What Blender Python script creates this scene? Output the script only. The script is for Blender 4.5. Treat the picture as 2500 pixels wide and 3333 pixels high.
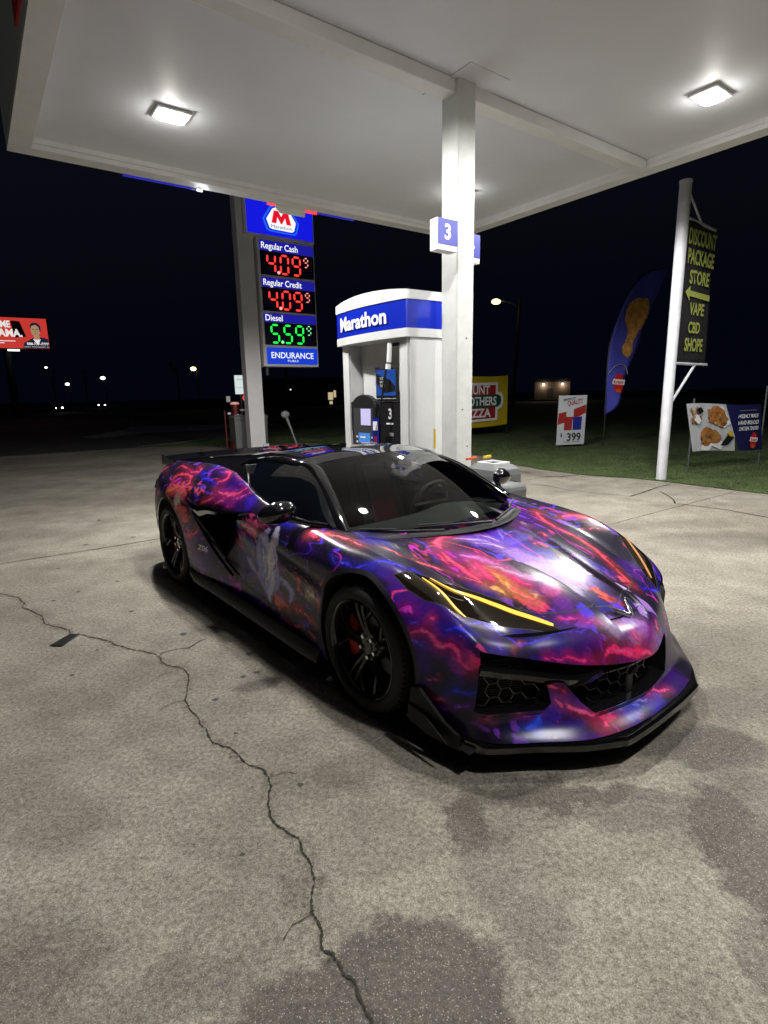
import bpy, bmesh, math, random
import numpy as np
from mathutils import Vector, Matrix
from mathutils.bvhtree import BVHTree
random.seed(7); rng = np.random.default_rng(7)
for o in list(bpy.data.objects): bpy.data.objects.remove(o)
SC = bpy.context.scene
COL = SC.collection
R_ = math.radians
# ------------------------------------------------------------------ camera
cam_d = bpy.data.cameras.new('camera'); cam = bpy.data.objects.new('camera', cam_d); COL.objects.link(cam); SC.camera = cam
cam_d.sensor_fit = 'VERTICAL'; cam_d.sensor_height = 36.0; cam_d.lens = 36.0*1800/3333
cam_d.clip_start = .05; cam_d.clip_end = 3000
def _cam(pitch, roll):
    cp, sp, cr, sr = math.cos(pitch), math.sin(pitch), math.cos(roll), math.sin(roll)
    f = Vector((0, cp, -sp)); up = Vector((0, sp, cp)); r = Vector((1, 0, 0))
    return cr*r+sr*up, -sr*r+cr*up, f
_r, _u, _f = _cam(.2085, -.0205)
cam.matrix_world = Matrix(((_r.x, _u.x, -_f.x, 0), (_r.y, _u.y, -_f.y, 0), (_r.z, _u.z, -_f.z, 1.6), (0, 0, 0, 1)))
# ------------------------------------------------------------------ world: night sky
W = bpy.data.worlds.new('World'); SC.world = W; W.use_nodes = True
nt = W.node_tree; nt.nodes.clear()
sky = nt.nodes.new('ShaderNodeTexSky'); sky.sky_type = 'NISHITA'; sky.sun_disc = False
sky.sun_elevation = R_(-4.0); sky.sun_rotation = R_(200); sky.altitude = 100
tint = nt.nodes.new('ShaderNodeMixRGB'); tint.blend_type = 'ADD'; tint.inputs[0].default_value = 1
tint.inputs[2].default_value = (.007, .011, .034, 1)
bgn = nt.nodes.new('ShaderNodeBackground'); bgn.inputs[1].default_value = .10
wo = nt.nodes.new('ShaderNodeOutputWorld')
nt.links.new(sky.outputs[0], tint.inputs[1]); nt.links.new(tint.outputs[0], bgn.inputs[0]); nt.links.new(bgn.outputs[0], wo.inputs[0])
SC.view_settings.view_transform = 'Standard'; SC.view_settings.look = 'None'
SC.view_settings.exposure = 0.22; SC.view_settings.gamma = 1.0; SC.view_settings.use_curve_mapping = False
SC.cycles.max_bounces = 8; SC.cycles.glossy_bounces = 4; SC.cycles.transparent_max_bounces = 8
SC.cycles.sample_clamp_indirect = 4.0; SC.cycles.caustics_reflective = False; SC.cycles.caustics_refractive = False
SC.cycles.use_denoising = True
# site frame: G = canopy / lane frame (x to the right along the road sign, y away from the camera)
GA = math.radians(90)-.942
B0 = Vector((1.5639, 11.9262, 0))
D1 = Vector((math.cos(GA), math.sin(GA), 0)); D2 = Vector((-math.sin(GA), math.cos(GA), 0))
def UV(u, v, z=0): return B0-D1*u-D2*v+Vector((0, 0, z))
# ------------------------------------------------------------------ materials
MATS = {}
def lin(c):
    return tuple((x/12.92 if x <= .04045 else ((x+.055)/1.055)**2.4) for x in c)
def mat(name, col, rough=.5, metal=0, spec=.5, coat=0, coat_r=.05, noise=0, nscale=8, bump=0, bscale=60, alpha=None, trans=0, ior=1.45):
    m = bpy.data.materials.new(name); m.use_nodes = True; t = m.node_tree; b = t.nodes['Principled BSDF']
    b.inputs['Base Color'].default_value = (*col, 1); b.inputs['Roughness'].default_value = rough; b.inputs['Metallic'].default_value = metal
    b.inputs['Specular IOR Level'].default_value = spec; b.inputs['Coat Weight'].default_value = coat; b.inputs['Coat Roughness'].default_value = coat_r
    b.inputs['Transmission Weight'].default_value = trans; b.inputs['IOR'].default_value = ior
    if noise or bump:
        tc = t.nodes.new('ShaderNodeTexCoord')
    if noise:
        n = t.nodes.new('ShaderNodeTexNoise'); n.inputs['Scale'].default_value = nscale; n.inputs['Detail'].default_value = 6; n.inputs['Roughness'].default_value = .65
        t.links.new(tc.outputs['Object'], n.inputs['Vector'])
        r = t.nodes.new('ShaderNodeValToRGB'); r.color_ramp.elements[0].position = .3; r.color_ramp.elements[1].position = .7
        r.color_ramp.elements[0].color = (*[c*(1-noise) for c in col], 1); r.color_ramp.elements[1].color = (*[min(1, c*(1+noise*.5)) for c in col], 1)
        t.links.new(n.outputs[0], r.inputs[0]); t.links.new(r.outputs[0], b.inputs['Base Color'])
    if bump:
        n2 = t.nodes.new('ShaderNodeTexNoise'); n2.inputs['Scale'].default_value = bscale; n2.inputs['Detail'].default_value = 4
        t.links.new(tc.outputs['Object'], n2.inputs['Vector'])
        bp = t.nodes.new('ShaderNodeBump'); bp.inputs['Strength'].default_value = bump; bp.inputs['Distance'].default_value = .01
        t.links.new(n2.outputs[0], bp.inputs['Height']); t.links.new(bp.outputs[0], b.inputs['Normal'])
    MATS[name] = m
    return m
def emit(name, col, s=1.0, base=(0, 0, 0)):
    m = bpy.data.materials.new(name); m.use_nodes = True; b = m.node_tree.nodes['Principled BSDF']
    b.inputs['Base Color'].default_value = (*base, 1); b.inputs['Emission Color'].default_value = (*col, 1); b.inputs['Emission Strength'].default_value = s
    b.inputs['Roughness'].default_value = .4
    MATS[name] = m
    return m
# ------------------------------------------------------------------ object helpers
def tag(o, label=None, cat=None, group=None, kind=None):
    if label: o['label'] = label
    if cat: o['category'] = cat
    if group: o['group'] = group
    if kind: o['kind'] = kind
    return o
def thing(name, loc, rz, label, cat, group=None):
    o = bpy.data.objects.new(name, None); COL.objects.link(o); o.location = loc; o.rotation_euler = (0, 0, rz); o.empty_display_size = .2
    return tag(o, label, cat, group)
class MB:
    def __init__(s): s.v = []; s.f = []; s.m = []
    def add(s, vs, fs, mi=0):
        n = len(s.v); s.v += [tuple(v) for v in vs]; s.f += [tuple(i+n for i in f) for f in fs]; s.m += [mi]*len(fs); return s
    def box(s, c, d, mi=0, rot=None):
        hx, hy, hz = d[0]/2, d[1]/2, d[2]/2
        vs = [Vector((x*hx, y*hy, z*hz)) for x in (-1, 1) for y in (-1, 1) for z in (-1, 1)]
        if rot is not None: vs = [rot@v for v in vs]
        vs = [v+Vector(c) for v in vs]
        return s.add(vs, [(0, 1, 3, 2), (4, 6, 7, 5), (0, 4, 5, 1), (2, 3, 7, 6), (0, 2, 6, 4), (1, 5, 7, 3)], mi)
    def b2(s, lo, hi, mi=0):
        return s.box([(a+b)/2 for a, b in zip(lo, hi)], [abs(b-a) for a, b in zip(lo, hi)], mi)
    def prism(s, poly, axis, a, b, mi=0):
        """poly 2D extruded along axis from a to b ; remaining axes in order"""
        n = len(poly); vs = []
        for t in (a, b):
            for p in poly:
                q = list(p); q.insert(axis, t); vs.append(q)
        fs = [tuple(range(n)), tuple(range(2*n-1, n-1, -1))]+[(i, i+n, (i+1) % n+n, (i+1) % n) for i in range(n)]
        return s.add(vs, fs, mi)
    def tube(s, path, r, n=10, mi=0, cap=True, closed=False):
        path = [Vector(p) for p in path]; m = len(path); rs = r if isinstance(r, (list, tuple)) else [r]*m
        up = Vector((0, 0, 1)); vs = []; fs = []
        for i, p in enumerate(path):
            if closed: d = path[(i+1) % m]-path[i-1]
            else: d = path[min(i+1, m-1)]-path[max(i-1, 0)]
            d.normalize()
            a = up if abs(d.dot(up)) < .95 else Vector((1, 0, 0))
            x = d.cross(a).normalized(); y = d.cross(x).normalized()
            for k in range(n):
                t = 2*math.pi*k/n; vs.append(p+(x*math.cos(t)+y*math.sin(t))*rs[i])
        for i in range(m if closed else m-1):
            j = (i+1) % m
            for k in range(n): fs.append((i*n+k, i*n+(k+1) % n, j*n+(k+1) % n, j*n+k))
        if cap and not closed: fs += [tuple(range(n-1, -1, -1)), tuple(range((m-1)*n, m*n))]
        return s.add(vs, fs, mi)
    def cyl(s, a, b, r, n=20, mi=0, r2=None): return s.tube([a, b], [r, r if r2 is None else r2], n, mi)
    def lathe(s, prof, axis='z', c=(0, 0, 0), n=48, mi=0, a0=0, a1=2*math.pi):
        full = abs(a1-a0-2*math.pi) < 1e-6; m = n if full else n+1; vs = []; fs = []
        for i in range(m):
            t = a0+(a1-a0)*i/n
            for (r, h) in prof:
                p = (r*math.cos(t), r*math.sin(t), h) if axis == 'z' else (r*math.cos(t), h, r*math.sin(t))
                vs.append((p[0]+c[0], p[1]+c[1], p[2]+c[2]))
        k = len(prof)
        for i in range(n):
            j = (i+1) % m
            for q in range(k-1): fs.append((i*k+q, j*k+q, j*k+q+1, i*k+q+1))
        return s.add(vs, fs, mi)
    def sph(s, c, r, n=12, mi=0, sc=(1, 1, 1)):
        prof = [(max(1e-4, math.sin(math.pi*i/n))*1, -math.cos(math.pi*i/n)) for i in range(n+1)]
        vs = []; fs = []; m = 2*n
        for i in range(m):
            t = 2*math.pi*i/m
            for (a, h) in prof: vs.append((c[0]+r*sc[0]*a*math.cos(t), c[1]+r*sc[1]*a*math.sin(t), c[2]+r*sc[2]*h))
        k = n+1
        for i in range(m):
            j = (i+1) % m
            for q in range(n): fs.append((i*k+q, j*k+q, j*k+q+1, i*k+q+1))
        return s.add(vs, fs, mi)
    def build(s, name, mats, parent=None, smooth=None, bevel=0, loc=None, rot=None):
        me = bpy.data.meshes.new(name); me.from_pydata(s.v, [], s.f)
        mats = mats if isinstance(mats, (list, tuple)) else [mats]
        for m in mats: me.materials.append(m if not isinstance(m, str) else MATS[m])
        if any(s.m): me.polygons.foreach_set('material_index', s.m)
        me.update()
        if smooth is not None:
            bm = bmesh.new(); bm.from_mesh(me); bmesh.ops.remove_doubles(bm, verts=bm.verts, dist=1e-5)
            bmesh.ops.recalc_face_normals(bm, faces=bm.faces)
            for f in bm.faces: f.smooth = True
            lim = R_(smooth)
            for e in bm.edges:
                if len(e.link_faces) == 2 and e.calc_face_angle(0) > lim: e.smooth = False
            bm.to_mesh(me); bm.free()
        else:
            bm = bmesh.new(); bm.from_mesh(me); bmesh.ops.recalc_face_normals(bm, faces=bm.faces); bm.to_mesh(me); bm.free()
        o = bpy.data.objects.new(name, me); COL.objects.link(o)
        if parent is not None: o.parent = parent
        if loc is not None: o.location = loc
        if rot is not None: o.rotation_euler = rot
        if bevel:
            md = o.modifiers.new('bevel', 'BEVEL'); md.width = bevel; md.segments = 2; md.limit_method = 'ANGLE'; md.angle_limit = R_(40)
        return o
def text(name, s, m, parent, loc, h, w=None, face='-y', bold=.0, align='CENTER', ext=.002, italic=0, spacing=1.0, yaw=0):
    """lettering as a flat mesh; h = cap height, w = total width"""
    cu = bpy.data.curves.new(name, 'FONT'); cu.body = s; cu.size = 1; cu.align_x = align; cu.align_y = 'CENTER'
    cu.offset = bold; cu.extrude = 0; cu.resolution_u = 3; cu.space_character = spacing; cu.shear = italic
    o = bpy.data.objects.new(name, cu); COL.objects.link(o)
    dg = bpy.context.evaluated_depsgraph_get(); me = bpy.data.meshes.new_from_object(o.evaluated_get(dg))
    bpy.data.objects.remove(o); bpy.data.curves.remove(cu)
    co = np.empty(len(me.vertices)*3); me.vertices.foreach_get('co', co); co = co.reshape(-1, 3)
    lo, hi = co.min(0), co.max(0)
    caph = .70 if '\n' not in s else (hi[1]-lo[1])
    sy = h/caph; sx = sy if w is None else w/(hi[0]-lo[0])
    cx = {'CENTER': (lo[0]+hi[0])/2, 'LEFT': lo[0], 'RIGHT': hi[0]}[align]
    cy = (lo[1]+hi[1])/2 if '\n' in s else None
    if cy is None:
        base = 0
        # baseline centre : digits and caps are ~.70 tall, centred curve text
        cy = (lo[1]+hi[1])/2 if not any(c in 'gjpqy' for c in s) else (lo[1]+.22+hi[1])/2
    co[:, 0] = (co[:, 0]-cx)*sx; co[:, 1] = (co[:, 1]-cy)*sy
    me.vertices.foreach_set('co', co.ravel()); me.materials.append(MATS[m] if isinstance(m, str) else m); me.update()
    o = bpy.data.objects.new(name, me); COL.objects.link(o); o.parent = parent; o.location = loc
    o.rotation_euler = {'-y': (R_(90), 0, yaw), '-x': (R_(90), 0, R_(-90)+yaw), '+z': (0, 0, yaw), '+x': (R_(90), 0, R_(90)+yaw)}[face]
    return o
# ================================================================== SETTING
def concrete():
    m = bpy.data.materials.new('concrete'); m.use_nodes = True; t = m.node_tree; L = t.links; N = t.nodes; b = N['Principled BSDF']
    geo = N.new('ShaderNodeNewGeometry'); P = geo.outputs['Position']
    def noise(scale, det=5, rough=.6, vec=P, dist=0):
        n = N.new('ShaderNodeTexNoise'); n.inputs['Scale'].default_value = scale; n.inputs['Detail'].default_value = det
        n.inputs['Roughness'].default_value = rough; n.inputs['Distortion'].default_value = dist; L.new(vec, n.inputs['Vector']); return n
    def ramp(src, a, c, ca=(0, 0, 0), cc=(1, 1, 1)):
        r = N.new('ShaderNodeValToRGB'); r.color_ramp.elements[0].position = a; r.color_ramp.elements[1].position = c
        r.color_ramp.elements[0].color = (*ca, 1); r.color_ramp.elements[1].color = (*cc, 1); L.new(src, r.inputs[0]); return r.outputs[0]
    def mix(mode, f, a, c):
        x = N.new('ShaderNodeMixRGB'); x.blend_type = mode
        for i, v in ((0, f), (1, a), (2, c)):
            if hasattr(v, 'default_value') or hasattr(v, 'links'): L.new(v, x.inputs[i])
            elif isinstance(v, tuple): x.inputs[i].default_value = (*v, 1)
            else: x.inputs[i].default_value = v
        return x.outputs[0]
    def math_(op, a, c=None, clamp=False):
        x = N.new('ShaderNodeMath'); x.operation = op; x.use_clamp = clamp
        for i, v in enumerate((a, c)):
            if v is None: continue
            if hasattr(v, 'links'): L.new(v, x.inputs[i])
            else: x.inputs[i].default_value = v
        return x.outputs[0]
    base = mix('MIX', ramp(noise(.55, 6, .6).outputs[0], .35, .68), (.25, .232, .192), (.415, .392, .335))
    base = mix('MULTIPLY', .75, base, ramp(noise(3.1, 7, .7).outputs[0], .32, .62, (.62, .60, .58), (1.05, 1.04, 1.02)))
    base = mix('MULTIPLY', 1.0, base, ramp(noise(48, 6, .85).outputs[0], .37, .62, (.42, .41, .39), (1.28, 1.27, 1.26)))
    base = mix('MULTIPLY', .85, base, ramp(noise(210, 3, .6).outputs[0], .36, .64, (.55, .54, .52), (1.25, 1.25, 1.24)))
    # warped coordinates for the damp and oily stains
    nz = noise(5.5, 8, .68)
    wv = N.new('ShaderNodeVectorMath'); wv.operation = 'SUBTRACT'; L.new(nz.outputs['Color'], wv.inputs[0]); wv.inputs[1].default_value = (.5, .5, .5)
    ws = N.new('ShaderNodeVectorMath'); ws.operation = 'SCALE'; L.new(wv.outputs[0], ws.inputs[0]); ws.inputs['Scale'].default_value = .38
    wa = N.new('ShaderNodeVectorMath'); wa.operation = 'ADD'; L.new(P, wa.inputs[0]); L.new(ws.outputs[0], wa.inputs[1])
    stains = [(.04, 1.22, .26, .21, 1.0, .2), (-.18, 1.12, .24, .14, .95, .3), (.12, 1.0, .25, .2, 1, .3), (.29, 1.80, .07, .16, .85, .35), (1.27, 1.60, .17, .40, 1.0, .25), (1.12, 1.28, .12, .14, .6, .3),
              (1.42, 2.25, .30, .15, .95, .4), (.72, 1.95, .45, .075, .8, .4), (1.0, 1.82, .25, .06, .55, .5), (-1.03, 1.25, .16, .16, .6, .5), (-.56, 1.22, .15, .10, .55, .4), (-1.26, 1.85, .2, .18, .45, .6),
              (-.31, 1.5, .07, .05, .5, .4), (.42, 1.4, .13, .13, .5, .6), (-.66, 3.0, .2, .12, .45, .6), (3.6, 5.7, .9, .35, .55, .8), (3.1, 6.5, .9, .25, .35, .8), (.34, 1.6, .1, .2, .4, .6),
              (-.75, 3.3, .3, .1, .3, .8), (1.9, 2.6, .5, .15, .5, .6), (-1.3, 1.1, .35, .3, .55, .8), (-.85, 1.0, .3, .2, .5, .8), (-1.6, 2.0, .35, .25, .4, .9), (1.5, 1.9, .2, .2, .6, .5), (-5.0, 9.0, 3.0, .5, .35, .8), (-4.5, 6.6, 1.0, .25, .25, .8), (2.3, 3.3, .6, .3, .35, .9)]
    acc = None
    for (x, y, rx, ry, s, soft) in stains:
        mp = N.new('ShaderNodeMapping'); mp.vector_type = 'POINT'
        mp.inputs['Location'].default_value = (-x/rx, -y/ry, 0); mp.inputs['Scale'].default_value = (1/rx, 1/ry, 0); L.new(wa.outputs[0], mp.inputs[0])
        ln = N.new('ShaderNodeVectorMath'); ln.operation = 'LENGTH'; L.new(mp.outputs[0], ln.inputs[0])
        mr = N.new('ShaderNodeMapRange'); mr.interpolation_type = 'SMOOTHSTEP'; L.new(ln.outputs['Value'], mr.inputs[0])
        mr.inputs[1].default_value = 1-soft*.6; mr.inputs[2].default_value = 1+soft*.8; mr.inputs[3].default_value = s; mr.inputs[4].default_value = 0
        acc = mr.outputs[0] if acc is None else math_('MAXIMUM', acc, mr.outputs[0])
    gen = ramp(noise(1.15, 5, .62, dist=.4).outputs[0], .56, .66)
    acc = math_('MAXIMUM', acc, math_('MULTIPLY', gen, .28))
    base = mix('MIX', math_('MULTIPLY', acc, .82), base, mix('MULTIPLY', 1.0, base, (.24, .215, .21)))
    # pale aggregate specks, stronger in the dark stains
    vo = N.new('ShaderNodeTexVoronoi'); vo.inputs['Scale'].default_value = 170; L.new(P, vo.inputs['Vector'])
    sp = ramp(vo.outputs['Distance'], .24, .38, (1, 1, 1), (0, 0, 0))
    pick = ramp(noise(110, 2, .5).outputs[0], .52, .57)
    spk = math_('MULTIPLY', math_('MULTIPLY', sp, pick), math_('ADD', math_('MULTIPLY', acc, .25), .36))
    base = mix('MIX', spk, base, (.52, .50, .43))
    vo2 = N.new('ShaderNodeTexVoronoi'); vo2.inputs['Scale'].default_value = 120; L.new(P, vo2.inputs['Vector'])
    dk = math_('MULTIPLY', ramp(vo2.outputs['Distance'], .22, .36, (1, 1, 1), (0, 0, 0)), ramp(noise(75, 2).outputs[0], .50, .55))
    base = mix('MIX', math_('MULTIPLY', dk, .55), base, (.10, .09, .075))
    L.new(base, b.inputs['Base Color'])
    rr = N.new('ShaderNodeMapRange'); L.new(acc, rr.inputs[0]); rr.inputs[3].default_value = .82; rr.inputs[4].default_value = .62; L.new(rr.outputs[0], b.inputs['Roughness'])
    b.inputs['Specular IOR Level'].default_value = .35
    bn = noise(120, 4, .7); bp = N.new('ShaderNodeBump'); bp.inputs['Strength'].default_value = .35; bp.inputs['Distance'].default_value = .006; L.new(bn.outputs[0], bp.inputs['Height'])
    bp2 = N.new('ShaderNodeBump'); bp2.inputs['Strength'].default_value = .25; bp2.inputs['Distance'].default_value = .03; L.new(noise(9, 4).outputs[0], bp2.inputs['Height']); L.new(bp2.outputs[0], bp.inputs['Normal'])
    L.new(bp.outputs[0], b.inputs['Normal'])
    MATS['concrete'] = m
concrete()
mat('asphalt', (.045, .045, .045), .85, noise=.4, nscale=.8, bump=.3)
mat('far_ground', (.012, .014, .012), .95, noise=.5, nscale=.2)
mat('grass', (.065, .095, .028), .9, noise=.55, nscale=1.6, bump=.5, bscale=40)
mat('blade', (.075, .115, .032), .8, noise=.5, nscale=3)
mat('gravel', (.26, .25, .22), .9, noise=.4, nscale=2.5, bump=.6, bscale=12)
mat('crack', (.035, .030, .022), .95, noise=.3, nscale=30)
mat('spot', (.06, .06, .058), .8)
mat('white_paint', (.66, .67, .66), .42, noise=.08, nscale=3, bump=.03, bscale=20)
mat('soffit', (.72, .73, .79), .55, noise=.06, nscale=.7)
mat('lip', (.80, .80, .79), .5, noise=.08, nscale=2)
mat('fascia', (.62, .68, .68), .45)
mat('red', (.55, .02, .02), .4); mat('blue', (.008, .016, .30), .35); mat('deep_blue', (.012, .012, .16), .45)
mat('white', (.80, .80, .80), .45); mat('black', (.012, .012, .013), .4); mat('grey', (.28, .28, .28), .5); mat('dark_grey', (.05, .05, .055), .5)
mat('bin_grey', (.14, .145, .145), .5, noise=.08, nscale=6, bump=.08, bscale=90)
mat('yellow', (.62, .42, .015), .6); mat('chrome', (.75, .75, .77), .12, metal=1); mat('brass', (.5, .38, .12), .35, metal=.8)
mat('gloss_black', (.006, .006, .007), .08, coat=1, coat_r=.03)
mat('plastic_black', (.016, .016, .017), .42)
mat('column', (.62, .635, .61), .38, noise=.10, nscale=7, bump=.06, bscale=35)
def flat_poly(name, pts, z, m, frame=None, kind='structure', sub=None):
    mb = MB(); mb.add([(p[0], p[1], z) for p in pts], [tuple(range(len(pts)))])
    o = mb.build(name, m)
    if frame: o.location = (B0.x, B0.y, 0); o.rotation_euler = (0, 0, GA)
    o['kind'] = kind
    return o
flat_poly('ground', [(1500*math.cos(a*.13), 1500*math.sin(a*.13)) for a in range(48)], -.05, 'far_ground')
EDGE = [(1.15, -30), (1.25, -9), (1.31, -5.5), (1.4, -3.5), (1.12, -2.3), (1.42, -.44), (2.28, 1.76), (1.6, 5.5), (1.13, 8.4), (.66, 9.2), (-.29, 9.0), (-1.4, 9.5), (-1.9, 10.1), (-2.75, 11.1), (-3.56, 11.7)]
def smooth_line(pts, n=10, jit=0.0):
    P = np.array(pts, float); out = []
    for i in range(len(P)-1):
        p0, p1, p2, p3 = P[max(i-1, 0)], P[i], P[i+1], P[min(i+2, len(P)-1)]
        for k in range(n):
            t = k/n; q = .5*((2*p1)+(-p0+p2)*t+(2*p0-5*p1+4*p2-p3)*t*t+(-p0+3*p1-3*p2+p3)*t**3)
            out.append(tuple(q+rng.normal(0, jit, 2) if jit else q))
    out.append(tuple(P[-1])); return out
edge = smooth_line(EDGE, 14, .012)
flat_poly('pavement', [(-40, -30), (20, -30), (20, 11.7), (-40, 11.7)], 0, 'concrete', True)
# grass lies over the slab's far side
GR = edge+[(-2.0, 12.4), (-.9, 13.2), (3.1, 16.0), (7.1, 16.4), (30, 26), (60, 20), (60, -30)]
lawn = flat_poly('lawn', GR, .012, 'grass', True)
flat_poly('road', [(-60, 11.7), (-3.6, 11.7), (-2.0, 12.4), (-.9, 13.2), (3.1, 16.0), (7.1, 16.4), (30, 26), (60, 20), (90, 60), (-60, 30)], -.012, 'asphalt', True)
flat_poly('gravel_strip', smooth_line([(-3.6, 21.3), (-1.6, 25), (-.3, 27.8), (3.7, 25.6), (9, 27), (9, 24), (2, 20.4), (-1.7, 20.3), (-3.8, 18.4), (-4.4, 19.5), (-3.6, 21.3)], 6, .12)[:-1], .004, 'gravel', True)
flat_poly('gravel_kerb', smooth_line([(-3.6, 11.7), (-2.2, 12.3), (-.9, 13.3), (-.95, 13.55), (-2.4, 12.6), (-3.8, 12.0), (-3.6, 11.7)], 4, .03)[:-1], .02, 'gravel', True)
far = flat_poly('field', [(60, 18), (30, 24), (7, 17.5), (5, 60), (60, 90), (140, 60)], .004, 'grass', True)
# grass blades where the canopy light catches them
mb = MB(); nb = 0
from mathutils.geometry import tessellate_polygon
def inside(poly, x, y):
    c = False; n = len(poly); j = n-1
    for i in range(n):
        if (poly[i][1] > y) != (poly[j][1] > y) and x < (poly[j][0]-poly[i][0])*(y-poly[i][1])/(poly[j][1]-poly[i][1])+poly[i][0]: c = not c
        j = i
    return c
while nb < 30000:
    x = 1.0+abs(rng.normal(0, 2.6)); y = rng.uniform(-8, 10)
    if rng.random() < .25: x = rng.uniform(-3.2, 2); y = rng.uniform(8.8, 12.2)
    if not inside(GR, x, y): continue
    nb += 1; a = rng.uniform(0, 6.28); h = rng.uniform(.018, .05); w = rng.uniform(.004, .008); dx, dy = math.cos(a)*w, math.sin(a)*w
    lx, ly = rng.normal(0, .018, 2)
    mb.add([(x-dx, y-dy, .01), (x+dx, y+dy, .01), (x+lx, y+ly, .01+h)], [(0, 1, 2)])
o = mb.build('grass', 'blade'); o.location = (B0.x, B0.y, 0); o.rotation_euler = (0, 0, GA)
tag(o, 'short dark green grass on the verge beyond the pavement edge', 'grass', kind='stuff')
# cracks and joints in the slab
def crack(name, pts, w, z=.003, jit=.012, lev=3, m='crack', var=.5):
    P = [np.array(p, float) for p in pts]
    for k in range(lev):
        Q = [P[0]]
        for a, b in zip(P, P[1:]):
            L = np.linalg.norm(b-a); nrm = np.array([-(b-a)[1], (b-a)[0]])/(L+1e-9)
            Q += [(a+b)/2+nrm*rng.normal(0, jit*L/.12/(1.6**k)*.5), b]
        P = Q
    mb = MB(); vs = []; n = len(P)
    for i, p in enumerate(P):
        d = P[min(i+1, n-1)]-P[max(i-1, 0)]; d = d/(np.linalg.norm(d)+1e-9); nn = np.array([-d[1], d[0]])
        ww = w*(1-var+2*var*rng.random())/2*(1 if 0 < i < n-1 else .2)
        vs += [(*(p-nn*ww), z), (*(p+nn*ww), z)]
    mb.add(vs, [(2*i, 2*i+1, 2*i+3, 2*i+2) for i in range(n-1)])
    o = mb.build(name, m); o['kind'] = 'structure'; return o
dm = bpy.data.materials.new('crack_dirt'); dm.use_nodes = True; t_ = dm.node_tree; b_ = t_.nodes['Principled BSDF']; b_.inputs['Base Color'].default_value = (.06, .05, .035, 1); b_.inputs['Roughness'].default_value = .95
g_ = t_.nodes.new('ShaderNodeNewGeometry'); n_ = t_.nodes.new('ShaderNodeTexNoise'); n_.inputs['Scale'].default_value = 28; n_.inputs['Detail'].default_value = 6; n_.inputs['Roughness'].default_value = .75; r_ = t_.nodes.new('ShaderNodeValToRGB'); r_.color_ramp.elements[0].position = .48; r_.color_ramp.elements[1].position = .68; r_.color_ramp.elements[1].color = (.55, .55, .55, 1)
t_.links.new(g_.outputs['Position'], n_.inputs['Vector']); t_.links.new(n_.outputs[0], r_.inputs[0]); t_.links.new(r_.outputs[0], b_.inputs['Alpha']); MATS['crack_dirt'] = dm
CR1 = [(-1.467, 3.274), (-1.399, 3.177), (-1.355, 3.136), (-1.241, 3.096), (-1.176, 3.008), (-1.137, 2.874), (-1.099, 2.726), (-1.042, 2.634), (-0.965, 2.546), (-0.904, 2.464), (-0.872, 2.397), (-0.833, 2.341), (-0.782, 2.316), (-0.741, 2.303), (-0.673, 2.225), (-0.624, 2.175), (-0.55, 2.142), (-0.521, 2.096), (-0.499, 2.038), (-0.498, 1.983), (-0.49, 1.93), (-0.47, 1.867), (-0.44, 1.825), (-0.405, 1.801), (-0.383, 1.778), (-0.341, 1.755), (-0.32, 1.696), (-0.29, 1.654), (-0.274, 1.625), (-0.265, 1.587), (-0.262, 1.533), (-0.26, 1.482), (-0.252, 1.449), (-0.226, 1.409), (-0.215, 1.372), (-0.208, 1.329), (-0.175, 1.318), (-0.16, 1.294), (-0.144, 1.261), (-0.11, 1.241), (-0.099, 1.204), (-0.082, 1.175), (-0.06, 1.141), (-0.05, 1.109), (-.03, 1.05), (.0, .9), (.02, .6)]
CR2 = [(-3.6, 4.6), (-3.306, 4.507), (-3.142, 4.426), (-3.014, 4.329), (-2.933, 4.252), (-2.885, 4.151), (-2.781, 4.092), (-2.641, 3.993), (-2.505, 3.815), (-2.389, 3.763), (-2.261, 3.7), (-2.219, 3.632), (-2.167, 3.63), (-2.046, 3.571), (-1.887, 3.502), (-1.822, 3.439), (-1.711, 3.386), (-1.591, 3.343), (-1.47, 3.282)]
CR3 = [(-1.457, 3.273), (-1.424, 3.326), (-1.369, 3.361), (-1.298, 3.376), (-1.28, 3.424), (-1.25, 3.492), (-1.22, 3.511)]
crack('crack_dirt', CR1, .05, z=.0015, m='crack_dirt', var=.7); crack('crack_dirt', CR2, .05, z=.0015, m='crack_dirt', var=.7); crack('pavement_crack', CR1, .0070, var=.85); crack('pavement_crack', CR2, .0065, var=.85); crack('pavement_crack', CR3, .006)
crack('pavement_joint', [tuple(UV(u, 2.06+.02*(u % 2)))[:2] for u in np.linspace(14, -1.1, 24)], .013, jit=.002, var=.35)
crack('pavement_joint', [tuple(UV(u, 5.05))[:2] for u in np.linspace(3.4, -1.2, 8)], .010, jit=.002)
crack('pavement_joint', [(3.77, 8.326), (4.106, 8.635), (4.588, 9.111), (4.921, 9.35)], .03, jit=.002)
crack('pavement_crack', [(4.434, 8.743), (4.34, 8.261), (4.232, 7.891), (4.151, 7.721), (4.341, 7.53), (4.599, 7.234), (4.812, 6.747), (5.3, 5.9)], .022, jit=.004)
crack('pavement_joint', [(2.361, 9.825), (2.833, 9.5), (3.072, 8.983), (3.458, 8.64), (3.77, 8.326)], .014, jit=.003)
crack('pavement_crack', [(3.094, 10.607), (3.355, 10.465), (3.819, 10.675)], .06, jit=.01); crack('pavement_crack', [(2.773, 11.405), (2.989, 11.134)], .06)
mb = MB()
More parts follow.
